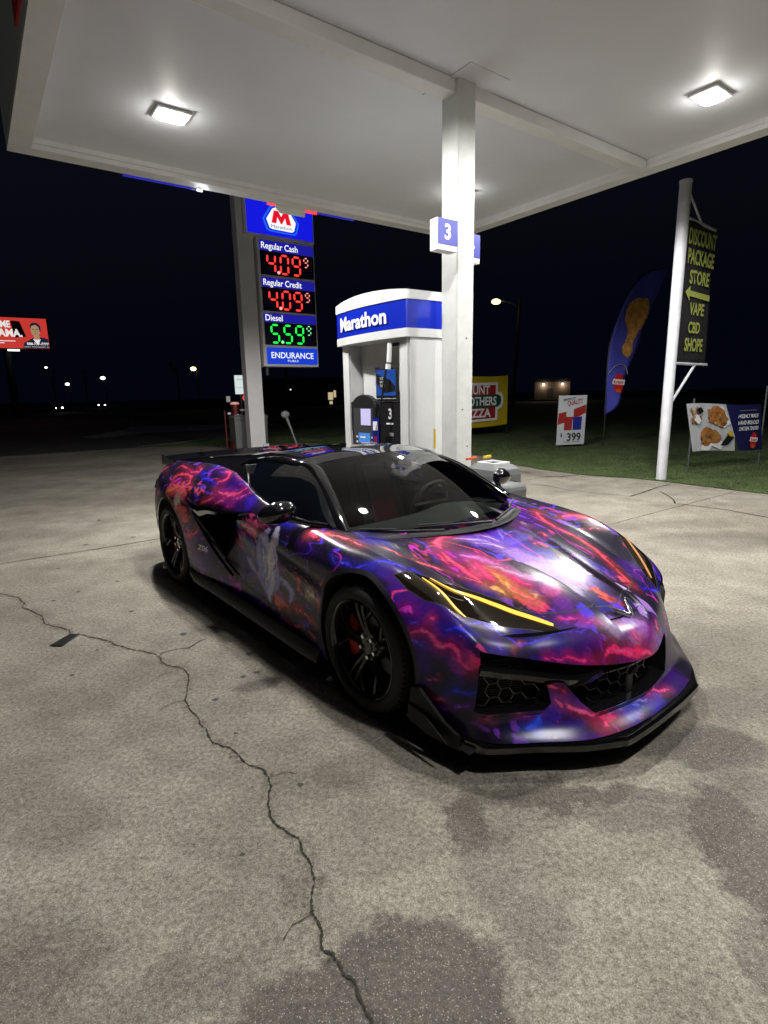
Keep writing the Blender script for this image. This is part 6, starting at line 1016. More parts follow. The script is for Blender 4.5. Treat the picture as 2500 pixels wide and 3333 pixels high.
def paint(P):
    W = P+.05*np.stack([fbm(P, 7, 11, 3)-.5, fbm(P, 7, 23, 3)-.5, fbm(P, 7, 37, 3)-.5], 1)*2
    base = np.tile(np.array([.014, .010, .026]), (len(P), 1))
    Q = P*np.array([.45, 1.2, 1.6])
    v = fbm(Q, 3.2, 1, 4); base = mixc(base, (.050, .008, .20), sstep(.54, .68, v)*.75)
    v = fbm(Q, 4.2, 5, 4); base = mixc(base, (.018, .012, .24), sstep(.60, .74, v)*.85)
    v = fbm(Q, 3.6, 9, 4); base = mixc(base, (.14, .012, .17), sstep(.64, .78, v)*.6)
    # squiggles of lightning : level lines of noise
    for sc, sd, col, wd, th in ((2.6, 41, (.85, .04, .18), .008, .46), (3.3, 52, (.06, .035, .75), .010, .44), (3.0, 66, (.50, .02, .46), .007, .48)):
        n = fbm(Q+.1*(W-P), sc, sd, 4, .45); ln = 1-sstep(wd*.5, wd, np.abs(n-.5)); m = sstep(th, th+.06, fbm(P, 1.9, sd+7, 2)); base = mixc(base, col, ln*m*.9)
    n = fbm(P*np.array([1.0, 4.2, 5.0])+W*.5, 4.5, 121, 3); base = mixc(base, (.22, .05, .55), sstep(.655, .685, n)*sstep(.42, .56, fbm(P, 2.2, 133, 2))*.75)
    n1 = fbm(W*np.array([.7, 1.2, 1.2]), 11, 31, 4, .55)-.5; n2 = fbm(W, 26, 61, 3)-.5; n3 = fbm(W*np.array([.55, 1.3, 1.3]), 34, 83, 3)-.5
    for (p, r, col, a) in SPLATS:
        hot = col[0] > 150 and col[1] < 215 and col[2] < 150
        d = np.linalg.norm((P-np.array(p))*(np.array([.62, 1.25, 1.1]) if hot else 1), axis=1)/r; k = np.where(d < 2.2)[0]
        if not len(k): continue
        f = np.exp(-d[k]**2*1.3)
        g_ = (1.5*n1[k]+1.5*n3[k]) if hot else (.95*n1[k]+.5*n2[k]); m = sstep(.42, .50 if hot else .66, f+g_); al = a*(.12*f+.88*m if hot else .45*f+.55*m); base[k] = mixc(base[k], S2(col), np.clip(al, 0, 1))
        if hot: base[k] = mixc(base[k], np.minimum(S2(col)*1.25+.05, 1), .5*sstep(.74, .80, f+g_)*m)
    for (pts, w, col, glow) in STROKES:
        col = (col[0], col[1], max(col[2], min(120, col[2]+25))) if col[0] > 190 and col[1] < 130 else col
        lo = np.min(pts, axis=0)-.15; hi = np.max(pts, axis=0)+.15; k = np.where(((P > lo) & (P < hi)).all(1))[0]
        if not len(k): continue
        Pk = P[k]+.018*np.stack([fbm(P[k], 22, 3, 3)-.5, fbm(P[k], 22, 8, 3)-.5, fbm(P[k], 22, 13, 3)-.5], 1)*2
        d, u = segdist(Pk, pts); ww = w*(.35+.65*np.sin(np.pi*np.clip(u, .03, .97)))*(.65+.7*fbm(P[k], 16, 77, 2))
        c = S2(col); b = base[k]
        if glow > 0: b = mixc(b, c*.45, glow*.5*np.exp(-(d/(3.2*w))**2))
        a = 1-sstep(.85, 1.08, d/ww); b = mixc(b, c, a*.96); b = mixc(b, np.minimum(c*1.3+np.array([.10, .12, .16]), 1), (1-sstep(.15, .36, d/ww))*.6); base[k] = b
    for (pts, col, soft) in POLYS:      # filled shapes in the (x, y) or (x, z) plane
        ax = pts[0]; poly = pts[1]; zlo = pts[2]
        k = np.where((P[:, 2] > zlo) & (np.abs(P[:, 1]) < .8) if ax == 'xy' else (P[:, 1] < -.75))[0]
        pp = P[k][:, :2] if ax == 'xy' else P[k][:, [0, 2]]
        lo = np.min(poly, axis=0)-.05; hi = np.max(poly, axis=0)+.05; kk_ = np.where(((pp > lo) & (pp < hi)).all(1))[0]
        if not len(kk_): continue
        k = k[kk_]; d = sdpoly(pp[kk_]+.008*(np.stack([fbm(P[k], 30, 3, 2), fbm(P[k], 30, 9, 2)], 1)-.5), poly); base[k] = mixc(base[k], S2(col[:3]), (1-sstep(-soft, soft*.3, d))*(col[3] if len(col) > 3 else 1))
    # sparks
    n = vnoise(P, 42, 91); m = sstep(.93, .96, n)*sstep(.5, .6, vnoise(P, 3, 15)); base = mixc(base, (.45, .10, .12), m*.7)
    side = sstep(.84, .90, np.abs(P[:, 1]))*(P[:, 2] < .95); base = base*(1+.7*side[:, None])  # flank colours brightened to make up for the weak light on the sides
    return np.clip(base, 0, 1)
# ---------------------------------------------------------------- materials of the car
wm = bpy.data.materials.new('vinyl_wrap'); wm.use_nodes = True; _b = wm.node_tree.nodes['Principled BSDF']
_a = wm.node_tree.nodes.new('ShaderNodeVertexColor'); _a.layer_name = 'wrap'
_tc = wm.node_tree.nodes.new('ShaderNodeTexCoord'); _n = wm.node_tree.nodes.new('ShaderNodeTexNoise'); _n.inputs['Scale'].default_value = 55; _n.inputs['Detail'].default_value = 5
_r = wm.node_tree.nodes.new('ShaderNodeValToRGB'); _r.color_ramp.elements[0].position = .3; _r.color_ramp.elements[0].color = (.78, .78, .78, 1); _r.color_ramp.elements[1].position = .7; _r.color_ramp.elements[1].color = (1.15, 1.15, 1.15, 1)
_m = wm.node_tree.nodes.new('ShaderNodeMixRGB'); _m.blend_type = 'MULTIPLY'; _m.inputs[0].default_value = 1
_l = wm.node_tree.links; _l.new(_tc.outputs['Object'], _n.inputs['Vector']); _l.new(_n.outputs[0], _r.inputs[0]); _l.new(_a.outputs[0], _m.inputs[1]); _l.new(_r.outputs[0], _m.inputs[2]); _l.new(_m.outputs[0], _b.inputs['Base Color'])
_b.inputs['Roughness'].default_value = .26; _b.inputs['Metallic'].default_value = .0; _b.inputs['Specular IOR Level'].default_value = .28; _b.inputs['Coat Weight'].default_value = .0; _b.inputs['Coat Roughness'].default_value = .22; _b.inputs['Coat IOR'].default_value = 1.5
MATS['wrap'] = wm
mat('wrap_dark', (.022, .018, .030), .35, coat=.4, coat_r=.2)
mat('fence_black', (.004, .004, .0045), .5, spec=.3)
mat('arch_lip', (.016, .014, .022), .5)
mat('seam_black', (.004, .004, .004), .6); mat('carbon', (.004, .004, .0045), .14, coat=1, coat_r=.04, noise=.3, nscale=160)
mat('lens_black', (.012, .008, .005), .05, coat=1, coat_r=.02); mat('roof_black', (.008, .008, .009), .07, coat=1, coat_r=.03)
mat('tyre', (.016, .016, .016), .72, bump=.15, bscale=120); mat('rim_black', (.012, .012, .013), .16, coat=.5, coat_r=.06); mat('caliper', (.55, .035, .02), .4); mat('disc', (.10, .10, .10), .35, metal=.8)
mat('dash', (.085, .092, .086), .6, noise=.15, nscale=20); mat('seat_red', (.16, .01, .01), .6); mat('seat_black', (.02, .02, .021), .6); mat('well_black', (.006, .006, .006), .9)
drl = emit('lamp_amber', (1.0, .56, .045), 1.35)
gm = bpy.data.materials.new('windscreen_glass'); gm.use_nodes = True; t_ = gm.node_tree; t_.nodes.clear()
_o = t_.nodes.new('ShaderNodeOutputMaterial'); _t = t_.nodes.new('ShaderNodeBsdfTransparent'); _t.inputs[0].default_value = (.50, .53, .51, 1)
_g = t_.nodes.new('ShaderNodeBsdfGlossy'); _g.inputs['Roughness'].default_value = .02; _g.inputs[0].default_value = (1, 1, 1, 1); _f = t_.nodes.new('ShaderNodeFresnel'); _f.inputs[0].default_value = 1.45
_x = t_.nodes.new('ShaderNodeMixShader'); t_.links.new(_f.outputs[0], _x.inputs[0]); t_.links.new(_t.outputs[0], _x.inputs[1]); t_.links.new(_g.outputs[0], _x.inputs[2]); t_.links.new(_x.outputs[0], _o.inputs[0]); MATS['glass'] = gm
mat('glass_dark', (.003, .004, .006), .03, coat=1, coat_r=.01)
# ---------------------------------------------------------------- body panels from the shell
FL = SH.F; LL = np.array(SH.L); VV = SH.V
def panel_obj(name, labs, mats, lab2mat, parent=car, colour=True):
    idx = [i for i in range(len(FL)) if LL[i] in labs]; used = sorted({v for i in idx for v in FL[i]}); mp = {v: k for k, v in enumerate(used)}
    P = VV[used]; me = bpy.data.meshes.new(name); me.from_pydata([tuple(p) for p in P], [], [tuple(mp[v] for v in FL[i]) for i in idx])
    for m in mats: me.materials.append(MATS[m])
    me.polygons.foreach_set('material_index', [lab2mat.get(int(LL[i]), 0) for i in idx]); me.polygons.foreach_set('use_smooth', [True]*len(idx))
    if colour:
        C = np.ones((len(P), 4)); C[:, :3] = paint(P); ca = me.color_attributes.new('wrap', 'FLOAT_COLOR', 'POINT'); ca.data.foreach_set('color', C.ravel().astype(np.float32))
    me.update(); o = bpy.data.objects.new(name, me); COL.objects.link(o); o.parent = parent; return o
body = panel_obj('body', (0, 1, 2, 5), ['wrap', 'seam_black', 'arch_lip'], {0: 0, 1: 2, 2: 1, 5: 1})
hood = panel_obj('bonnet', (6,), ['wrap'], {})
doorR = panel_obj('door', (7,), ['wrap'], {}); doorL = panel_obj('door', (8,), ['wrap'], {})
for lb_, lab in ((3, 'headlamp nearest the camera with its amber strips fully visible'), (4, 'far headlamp seen edge on')):
    h = panel_obj('headlight', (lb_,), ['lens_black'], {}, colour=False); h['label'] = lab
    if lb_ == 3: HLR = h
    else: HLL = h
def surfz(x, y):
    r = BV0.ray_cast(Vector((x, y, 2.0)), Vector((0, 0, -1))); return r[0], r[1]
def strip_on(name, pts, w, m, par, off=.003, sy=1, w_ends=(.5, .6), n=10):
    P = smooth_line(pts, n); vs = []; k = len(P)
    for i, p in enumerate(P):
        a = np.array(P[max(i-1, 0)]); b = np.array(P[min(i+1, k-1)]); d = (b-a)/(np.linalg.norm(b-a)+1e-9); nn = np.array([-d[1], d[0]])
        t = i/(k-1); ww = w/2*(w_ends[0]+(1-w_ends[0])*min(1, t*5))*(w_ends[1]+(1-w_ends[1])*min(1, (1-t)*5))
        for s in (-1, 1):
            q = np.array(p)+nn*s*ww; h, nr = surfz(q[0], q[1]*sy)
            if h is None: h, nr = Vector((q[0], q[1]*sy, .6)), Vector((0, 0, 1))
            if nr.z < 0: nr = -nr
            vs.append(h+nr*off)
    mb = MB(); mb.add(vs, [(2*i, 2*i+1, 2*i+3, 2*i+2) for i in range(k-1)]); return mb.build(name, m, par, smooth=60)
D_UP = [(.285, .735), (.343, .690), (.421, .602), (.52, .543), (.607, .500), (.724, .433), (.757, .412)]
D_LO = [(.285, .785), (.366, .768), (.442, .765), (.489, .765), (.536, .757)]
strip_on('light_strip', D_UP, .020, drl, HLR, .004, -1); strip_on('light_strip', D_LO, .017, drl, HLR, .004, -1)
strip_on('light_strip', [(.42, .825), (.50, .79), (.575, .745), (.645, .69), (.70, .64)], .014, emit('lamp_amber_dim', (.75, .30, .06), .8), HLL, .004, 1)
# ---------------------------------------------------------------- inner liners
for cx, cz, r in ((*FC, FR), (*RC, RR)):
    for sgn_ in (-1, 1):
        vs = []; n = 72
        for i in range(n):
            t = 2*math.pi*i/n; c_, s_ = math.cos(t), math.sin(t); px_, pz_ = cx+c_*(r+.010), cz+s_*(r+.010)
            h = BV.ray_cast(Vector((px_, sgn_*2, pz_)), Vector((0, -sgn_, 0))); y0 = abs(h[0].y) if h[0] is not None and h[0].y*sgn_ > .8 else .93
            vs += [(cx+c_*(r-.001), sgn_*(y0-.001), cz+s_*(r-.001)), (cx+c_*r, sgn_*(y0-.02), cz+s_*r), (cx+c_*(r+.012), sgn_*.62, cz+s_*(r+.012)), (cx+c_*.05, sgn_*.60, cz+s_*.05)]
        mb = MB(); mb.add(vs, [(4*i+k, 4*i+k+1, 4*((i+1) % n)+k+1, 4*((i+1) % n)+k) for i in range(n) for k in range(3)]); mb.build('wheel_well', 'well_black', car, smooth=40)
mb = MB(); mb.b2((-3.4, -.60, .13), (.75, .60, .14)); mb.b2((-2.28, -.90, .131), (-.43, .90, .139)); mb.build('underbody', 'well_black', car)
mb = MB()
mb.b2((-3.50, -.72, .30), (-3.49, .72, .9)); mb.prism([(-.80, .32), (.80, .32), (.72, .90), (.62, .96), (-.62, .96), (-.72, .90)], 0, -3.56, -3.545); mb.build('rear_panel', 'gloss_black', car)
for s in (-1, 1):
    mb = MB(); mb.prism([(s*.50, .80), (s*.80, .82), (s*.83, .74), (s*.52, .74)], 0, -3.59, -3.56); mb.build('tail_light', 'lens_black', car)
# grille box behind the opening
def face_x(y, z):
    h = BV0.ray_cast(Vector((3, y, z)), Vector((-1, 0, 0))); return h[0].x if h[0] else .9
mb = MB(); P = []
PD = []
for OP_ in (OPEN, OPEN2):
    Pd = []
    for a, b in zip(OP_, OP_[1:]+OP_[:1]):
        n = max(1, int(math.hypot(b[0]-a[0], b[1]-a[1])/.04))
        for k in range(n): Pd.append((a[0]+(b[0]-a[0])*k/n, a[1]+(b[1]-a[1])*k/n))
    PD.append(Pd)
for Pd in PD: 
    ring0 = [(face_x(y, z)-.002, y, z) for y, z in Pd]; ring1 = [(face_x(y*.985, z*.5+.16)-.11, y*.99, z*.96+.012) for y, z in Pd]; n = len(Pd)
    mb = MB(); mb.add(ring0+ring1, [(i, (i+1) % n, (i+1) % n+n, i+n) for i in range(n)]); mb.build('intake_liner', 'gloss_black', car, smooth=40)
mb = MB(); G = []
ny, nz = 60, 6
for i in range(ny+1):
    y = -.86+1.72*i/ny
    for j in range(nz+1): z = .17+.38*j/nz; G.append((face_x(min(max(y, -.83), .83), min(z, .36))-.125, y, z))
mb.add(G, [(i*(nz+1)+j, (i+1)*(nz+1)+j, (i+1)*(nz+1)+j+1, i*(nz+1)+j+1) for i in range(ny) for j in range(nz)]); mb.build('radiator_shadow_panel', 'well_black', car, smooth=60)
# honeycomb mesh in the openings, clipped to the outline
def in_open(y, z, m=.0): return inside(OPEN, y, z) if m == 0 else inside(OPEN, y, z)
def hexmesh(name, y0, y1, z0, z1, cw, ch, par, dep=.045, r=.0028, clip=None):
    mb = MB(); j = 0; z = z0
    while z < z1+ch:
        y = y0+(cw*.75 if j % 2 else 0)
        while y < y1+cw:
            pts = [(y+cw*.5, z), (y+cw*.25, z+ch*.5), (y-cw*.25, z+ch*.5), (y-cw*.5, z)]
            for a, b in zip(pts, pts[1:]):
                if inside(clip, *a) and inside(clip, *b):
                    mb.tube([(face_x(*a)-dep, *a), (face_x(*b)-dep, *b)], r, 5, cap=False)
            a, b = pts[0], (y+cw, z)
            if inside(clip, *a) and inside(clip, *b): mb.tube([(face_x(*a)-dep, *a), (face_x(*b)-dep, *b)], r, 5, cap=False)
            y += cw*1.5
        z += ch*.5; j += 1
    return mb.build(name, 'gloss_black', par, smooth=60)
CL_R = [(-.79, .41), (-.81, .225), (-.55, .215), (-.49, .26), (-.47, .36), (-.6, .39)]
CL_C = [(-.36, .33), (-.29, .17), (.29, .17), (.36, .33)]
for s_ in (-1, 1):
    hexmesh('side_grille', min(s_*.50, s_*.87), max(s_*.50, s_*.87), .22, .50, .072, .062, car, clip=[(s_*.818, .475), (s_*.843, .268), (s_*.58, .24), (s_*.553, .27), (s_*.56, .35), (s_*.64, .44)])
hexmesh('centre_grille', -.46, .46, .20, .38, .085, .056, car, clip=[(-.47, .355), (-.385, .22), (.17, .235), (.24, .365)])
mat('louvre', (.16, .16, .155), .5)
for s in (-1, 1):
    mb = MB()
    for k in range(20):
        z = .245+k*.0105
        for (ya, yb) in ((.60, .83),): mb.tube([(face_x(s*ya, z)-.085, s*ya, z-.004), (face_x(s*yb, z)-.085, s*yb, z+.008)], .0016, 4, cap=False)
    mb.build('radiator_louvre', 'louvre', car)
    # black blade across the opening
    vs = []; pts = [(.826, .452), (.74, .430), (.64, .402), (.56, .380), (.48, .362), (.42, .352), (.36, .356), (.30, .372)]
    for (y, z) in (pts if s < 0 else pts[:4]):
        fx = face_x(s*y, z); vs += [(fx-.004, s*y, z), (fx-.01, s*y, z-.026), (fx-.07, s*y, z-.012), (fx-.05, s*y, z+.012)]
    mb = MB(); mb.add(vs, [(4*i+k, 4*i+(k+1) % 4, 4*i+4+(k+1) % 4, 4*i+4+k) for i in range(len(vs)//4-1) for k in range(4)]); mb.build('intake_blade', 'gloss_black', car, smooth=30)
mb = MB(); mb.tube([(face_x(y, .35)-.06, y, .33) for y in np.linspace(-.44, .22, 13)], .012, 8); mb.build('grille_bar', 'gloss_black', car, smooth=60)
mb = MB(); mb.box((.955, -.10, .255), (.05, .06, .09)); mb.build('radar_sensor', 'plastic_black', car, bevel=.01)
mb = MB(); mb.tube([(face_x(y, .20)+.002, y, .2135) for y in np.linspace(-.38, 0, 10)], .003, 6); mb.build('opening_trim', 'gloss_black', car, smooth=60)
for s in (-1, 1):
    mb = MB(); mb.tube([(face_x(s*y, .24)+.003, s*y, .2395+.02*(y-.6)) for y in np.linspace(.60, .83, 8)], .003, 6); mb.build('opening_trim', 'gloss_black', car, smooth=60)
# ---------------------------------------------------------------- front splitter
LIP = [(0, 1.132), (.15, 1.130), (.33, 1.118), (.375, 1.100), (.46, 1.055), (.55, .998), (.68, .892), (.80, .805), (.868, .745), (.895, .67)]
lipf = smooth_line(LIP, 5)
full_lip = [(-y, x) for y, x in lipf[::-1]]+lipf[1:]
vs = []; prof_n = 7
for (y, x) in full_lip:
    ay = abs(y); e = max(0, (ay-.30)/.6)
    zt = .150+(-.03*math.cos(min(1, ay/.30)*math.pi)-.0)*(.6 if ay < .30 else -.6 if False else .6)*0
    step = .012 if ay < .30 else 0
    d = .075
    vs += [(x-.20, y*.93, .140), (x-.045, y*.98, .146), (x-.012, y, .142), (x-.002, y, .130), (x, y, .104), (x-.03, y*.99, .094), (x-.20, y*.93, .11)]
mb = MB(); mb.add(vs, [(prof_n*i+k, prof_n*i+k+1, prof_n*(i+1)+k+1, prof_n*(i+1)+k) for i in range(len(full_lip)-1) for k in range(prof_n-1)]+[tuple(range(prof_n)), tuple(range(prof_n*len(full_lip)-1, prof_n*(len(full_lip)-1)-1, -1))]); mb.build('splitter', 'carbon', car, smooth=28)
for s in (-1, 1):
    # end fences and canards
    mb = MB(); mb.prism([(.67, .10), (.655, .17), (.58, .20), (.44, .31), (.39, .30), (.37, .125), (.60, .098)], 1, s*.928, s*.945); o = mb.build('end_fence', 'fence_black', car, bevel=.003)
    for v in o.data.vertices: v.co.y += s*(.035*(1-min(1, max(0, (v.co.x-.37)/.30))))-s*.02
    mb = MB(); mb.prism([(.63, .135), (.50, .20), (.38, .22), (.38, .15), (.50, .12)], 1, s*.958, s*.968); o = mb.build('canard', 'fence_black', car, bevel=.003)
    mb = MB(); mb.b2((.34, s*.60, .112), (.72, s*.925, .122)); mb.build('shadow_plate', 'plastic_black', car)  # plate added to close the gap, so the ground shadow stays one mass
    # side skirt
    vs = []; pts = [(-.42, .955, .10), (-.60, .965, .105), (-.9, .97, .115), (-1.3, .975, .125), (-1.75, .985, .14), (-2.2, 1.0, .15), (-2.30, .99, .20)]
    for x, y, z in pts: vs += [(x, s*(y-.10), z+.06), (x, s*(y-.03), z+.075), (x, s*y, z+.03), (x, s*(y+.005), z), (x, s*(y-.12), z+.0)]
    mb = MB(); mb.add(vs, [(5*i+k, 5*i+(k+1) % 5, 5*i+5+(k+1) % 5, 5*i+5+k) for i in range(len(pts)-1) for k in range(5)]+[(0, 1, 2, 3, 4), tuple(range(5*len(pts)-1, 5*len(pts)-6, -1))]); mb.build('side_skirt', 'plastic_black', car, smooth=30)
    # scoop: dark hollow behind the door
    mb = MB(); n = len(SCP); o0 = []; o1 = []
    for x, z in SCP:
        h = BV0.ray_cast(Vector((x, s*2, z)), Vector((0, -s, 0))); yy = abs(h[0].y) if h[0] else .93; o0.append((x, s*(yy-.002), z)); o1.append((x-.10, s*.70, z))
    mb.add(o0+o1, [(i, (i+1) % n, (i+1) % n+n, i+n) for i in range(n)]+[tuple(range(n, 2*n))]); mb.build('scoop_duct', 'well_black', car)
    # glossy blade over the scoop
    pts = [(-1.22, .952, .868, .010), (-1.40, .958, .845, .03), (-1.65, .962, .825, .045), (-1.90, .968, .812, .06), (-2.02, .985, .80, .085), (-2.12, .998, .815, .075), (-2.20, .998, .835, .03)]
    vs = []
    for x, y, z, h in pts: vs += [(x, s*(y-.05), z), (x, s*y, z), (x, s*(y+.008), z-h*.5), (x, s*(y-.01), z-h), (x, s*(y-.09), z-h*.9)]
    mb = MB(); mb.add(vs, [(5*i+k, 5*i+(k+1) % 5, 5*i+5+(k+1) % 5, 5*i+5+k) for i in range(len(pts)-1) for k in range(5)]+[(0, 1, 2, 3, 4), tuple(range(5*len(pts)-1, 5*len(pts)-6, -1))]); mb.build('scoop_blade', 'gloss_black', car, smooth=35)
    pts = [(-2.19, .99, .80), (-2.08, .988, .68), (-1.90, .972, .53), (-1.72, .955, .415), (-1.56, .95, .345)]
    mb = MB(); mb.tube([(x, s*(y-.012), z) for x, y, z in pts], .012, 6); mb.build('scoop_edge', 'gloss_black', car, smooth=60)
# ---------------------------------------------------------------- glasshouse
def ruled(c0, c1, nu, nv, bulge=(0, 0, 0), name='x', m='glass', par=car, thick=None):
    def res(c, n):
        P = np.array(smooth3(c, 12)); d = np.concatenate([[0], np.cumsum(np.linalg.norm(np.diff(P, axis=0), axis=1))]); t = np.linspace(0, d[-1], n+1); return np.stack([np.interp(t, d, P[:, k]) for k in range(3)], 1)
    a, b = res(c0, nu), res(c1, nu); vs = []
    for j in range(nv+1):
        t = j/nv
        for i in range(nu+1): vs.append(tuple(a[i]*(1-t)+b[i]*t+np.array(bulge)*4*t*(1-t)))
    mb = MB(); mb.add(vs, [(j*(nu+1)+i, j*(nu+1)+i+1, (j+1)*(nu+1)+i+1, (j+1)*(nu+1)+i) for j in range(nv) for i in range(nu)]); return mb.build(name, m, par, smooth=60)
def smooth3(pts, n=10):
    P = np.array(pts, float); 
    return [tuple(v) for v in herm(P, [n]*(len(P)-1))]
WB = [(-.415, -.725, .835), (-.30, -.60, .830), (-.19, -.42, .828), (-.10, -.2, .828), (-.075, 0, .828), (-.10, .2, .828), (-.19, .42, .828), (-.30, .60, .830), (-.415, .725, .835)]
WT = [(-1.02, -.515, 1.158), (-.975, -.38, 1.182), (-.935, -.2, 1.200), (-.92, 0, 1.206), (-.935, .2, 1.200), (-.975, .38, 1.182), (-1.02, .515, 1.158)]
ws = ruled(WB, WT, 48, 20, (.035, 0, .022), 'windscreen', 'glass')
# roof and engine cover, one loft each
def loft(secs, name, m, ns=8, nr=10):
    S = np.array(secs)                                   # sections, points (half, from centre to edge)
    D = herm(S, [ns]*(len(S)-1)); L = sgn(D[:, 1:], 1)[:, ::-1]; R2 = sgn(D, -1); Fu = np.concatenate([L, R2], 1).transpose(1, 0, 2)
    G = herm(Fu, [nr]*(Fu.shape[0]-1)); n, k = G.shape[:2]; mb = MB()
    mb.add(G.reshape(-1, 3).tolist(), [(i*k+j, i*k+j+1, (i+1)*k+j+1, (i+1)*k+j) for i in range(n-1) for j in range(k-1)]); return mb.build(name, m, car, smooth=60)
loft([[(-.92, 0, 1.207), (-.945, .25, 1.197), (-1.0, .46, 1.172), (-1.04, .555, 1.145)],
      [(-1.15, 0, 1.236), (-1.15, .26, 1.228), (-1.17, .46, 1.198), (-1.18, .575, 1.168)],
      [(-1.45, 0, 1.236), (-1.45, .27, 1.228), (-1.46, .47, 1.20), (-1.47, .58, 1.172)],
      [(-1.80, 0, 1.205), (-1.80, .28, 1.20), (-1.80, .48, 1.175), (-1.80, .61, 1.132)]], 'roof', 'roof_black')
loft([[(-1.80, 0, 1.203), (-1.80, .28, 1.198), (-1.80, .48, 1.173), (-1.80, .625, 1.125), (-1.80, .735, 1.052)],
      [(-2.2, 0, 1.150), (-2.2, .28, 1.145), (-2.2, .47, 1.135), (-2.2, .61, 1.11), (-2.2, .71, 1.069)],
      [(-2.7, 0, 1.085), (-2.7, .28, 1.085), (-2.7, .47, 1.09), (-2.7, .62, 1.088), (-2.7, .735, 1.062)],
      [(-3.2, 0, 1.03), (-3.2, .3, 1.03), (-3.2, .5, 1.035), (-3.2, .63, 1.04), (-3.2, .72, 1.026)],
      [(-3.53, 0, .97), (-3.53, .3, .97), (-3.53, .48, .97), (-3.53, .58, .965), (-3.53, .665, .955)]], 'engine_cover', 'roof_black')
TOPW = [(-.455, .760, .862), (-.60, .715, .955), (-.80, .655, 1.070), (-1.03, .600, 1.140), (-1.25, .585, 1.160), (-1.5, .595, 1.162), (-1.75, .632, 1.125), (-1.80, .65, 1.108)]
BELT = [(-.455, .785, .862), (-.60, .815, .872), (-.80, .835, .888), (-1.0, .842, .912), (-1.15, .842, .938), (-1.30, .830, .968), (-1.42, .812, .995), (-1.46, .80, 1.005)]
for s in (-1, 1):
    m = lambda L: [(x, s*y, z) for x, y, z in L]
    ruled(m(BELT), m(TOPW), 40, 12, (0, s*.012, .006), 'side_window', 'glass_dark')
    # pillar and roof rail in black
    pil = [(-.395, .742, .838), (-.50, .715, .905), (-.62, .675, .975), (-.80, .620, 1.070), (-1.0, .560, 1.143), (-1.15, .580, 1.166), (-1.45, .590, 1.172), (-1.75, .625, 1.135), (-1.85, .66, 1.10)]
    P = smooth3(m(pil), 8); mb = MB(); vs = []
    for i, p in enumerate(P):
        t = i/(len(P)-1); w = .030+.008*math.sin(math.pi*t)
        vs += [(p[0]+.020, p[1]-s*w*.95, p[2]+.004), (p[0]+.006, p[1]-s*w*.3, p[2]+.014), (p[0]-.006, p[1]+s*w*.45, p[2]+.004), (p[0]-.02, p[1]+s*w*.7, p[2]-.018), (p[0]-.015, p[1]-s*w*.6, p[2]-.025)]
    mb.add(vs, [(5*i+k, 5*i+(k+1) % 5, 5*i+5+(k+1) % 5, 5*i+5+k) for i in range(len(P)-1) for k in range(5)]); mb.build('window_pillar', 'roof_black', car, smooth=50)
    # rear quarter black sail between window and cover
    q0 = m([(-1.46, .803, 1.006), (-1.60, .785, 1.025), (-1.80, .742, 1.050)]); q1 = m([(-1.78, .64, 1.118), (-1.79, .635, 1.120), (-1.80, .625, 1.127)])
    ruled(q0, q1, 10, 8, (0, s*.006, .004), 'quarter_panel', 'roof_black')
    mb = MB(); mb.tube(m([(-1.475, .803, 1.008), (-1.60, .745, 1.062), (-1.74, .675, 1.108)]), [.004, .007, .004], 6); mb.build('window_edge_trim', 'chrome', car)
    mb = MB(); mb.tube([(x, s*(y+.004), z-.002) for x, y, z in BELT], .006, 6); mb.build('belt_trim', 'gloss_black', car, smooth=60)
    # door mirror
    mr = MB(); mr.sph((0, 0, 0), 1, 14, sc=(.068, .118, .066)); o = mr.build('mirror', 'gloss_black', car, smooth=80, loc=(-.71, s*.998, .945), rot=(s*-.10, .06, s*.22))
    for v in o.data.vertices:
        c = v.co; 
        if c.x < 0: c.x *= .55
        c.z *= 1-.10*(c.y*s/.118)
    mb = MB(); mb.tube([(-.50, s*.79, .868), (-.60, s*.86, .880), (-.69, s*.93, .905)], [.018, .016, .022], 10); mb.build('mirror_arm', 'gloss_black', car, smooth=60)
# cowl and wipers
cw = []
for j, dx in enumerate((0, .06, .11)):
    pass
ruled([(x+.012, y*1.01, .822) for x, y, z in WB], [(x+.105, y*.99, .818) for x, y, z in WB], 40, 4, (0, 0, .004), 'cowl', 'plastic_black')
for (a, b, c, nm) in (((-.05, -.30, .842), (-.18, -.52, .850), (-.30, -.665, .86), 'wiper'), ((-.01, .06, .842), (-.055, -.2, .86), (-.12, -.40, .868), 'wiper'), ((-.02, .12, .842), (-.11, .36, .862), (-.22, .52, .875), 'wiper')):
    mb = MB(); mb.tube([a, b, c], [.009, .007, .005], 8); mb.tube([(b[0]-.01, b[1], b[2]+.010), (c[0]-.01, c[1]*1.06, c[2]+.010)], .006, 6); mb.build(nm, 'plastic_black', car, smooth=50)
# ---------------------------------------------------------------- cabin
mb = MB(); mb.b2((-1.9, -.78, .30), (-.3, .78, .34)); mb.build('cabin_floor', 'seat_black', car)
vs = []; n = 16
for j, (x, zc) in enumerate(((-.16, .80), (-.34, .825), (-.52, .815), (-.70, .78), (-.76, .70), (-.76, .45))):
    for i in range(n+1):
        y = -.70+1.4*i/n; b = .045*math.exp(-((y-.36)/.20)**2)*(1 if 1 <= j <= 4 else .3); vs.append((x-.05*abs(y)**1.5-.0, y, zc+b-.02*abs(y)))
mb = MB(); mb.add(vs, [(j*(n+1)+i, j*(n+1)+i+1, (j+1)*(n+1)+i+1, (j+1)*(n+1)+i) for j in range(5) for i in range(n)]); mb.build('dashboard', 'dash', car, smooth=50)
mb = MB(); mb.b2((-.60, .48, .832), (-.42, .60, .845)); mb.build('dash_vent', 'seat_black', car)
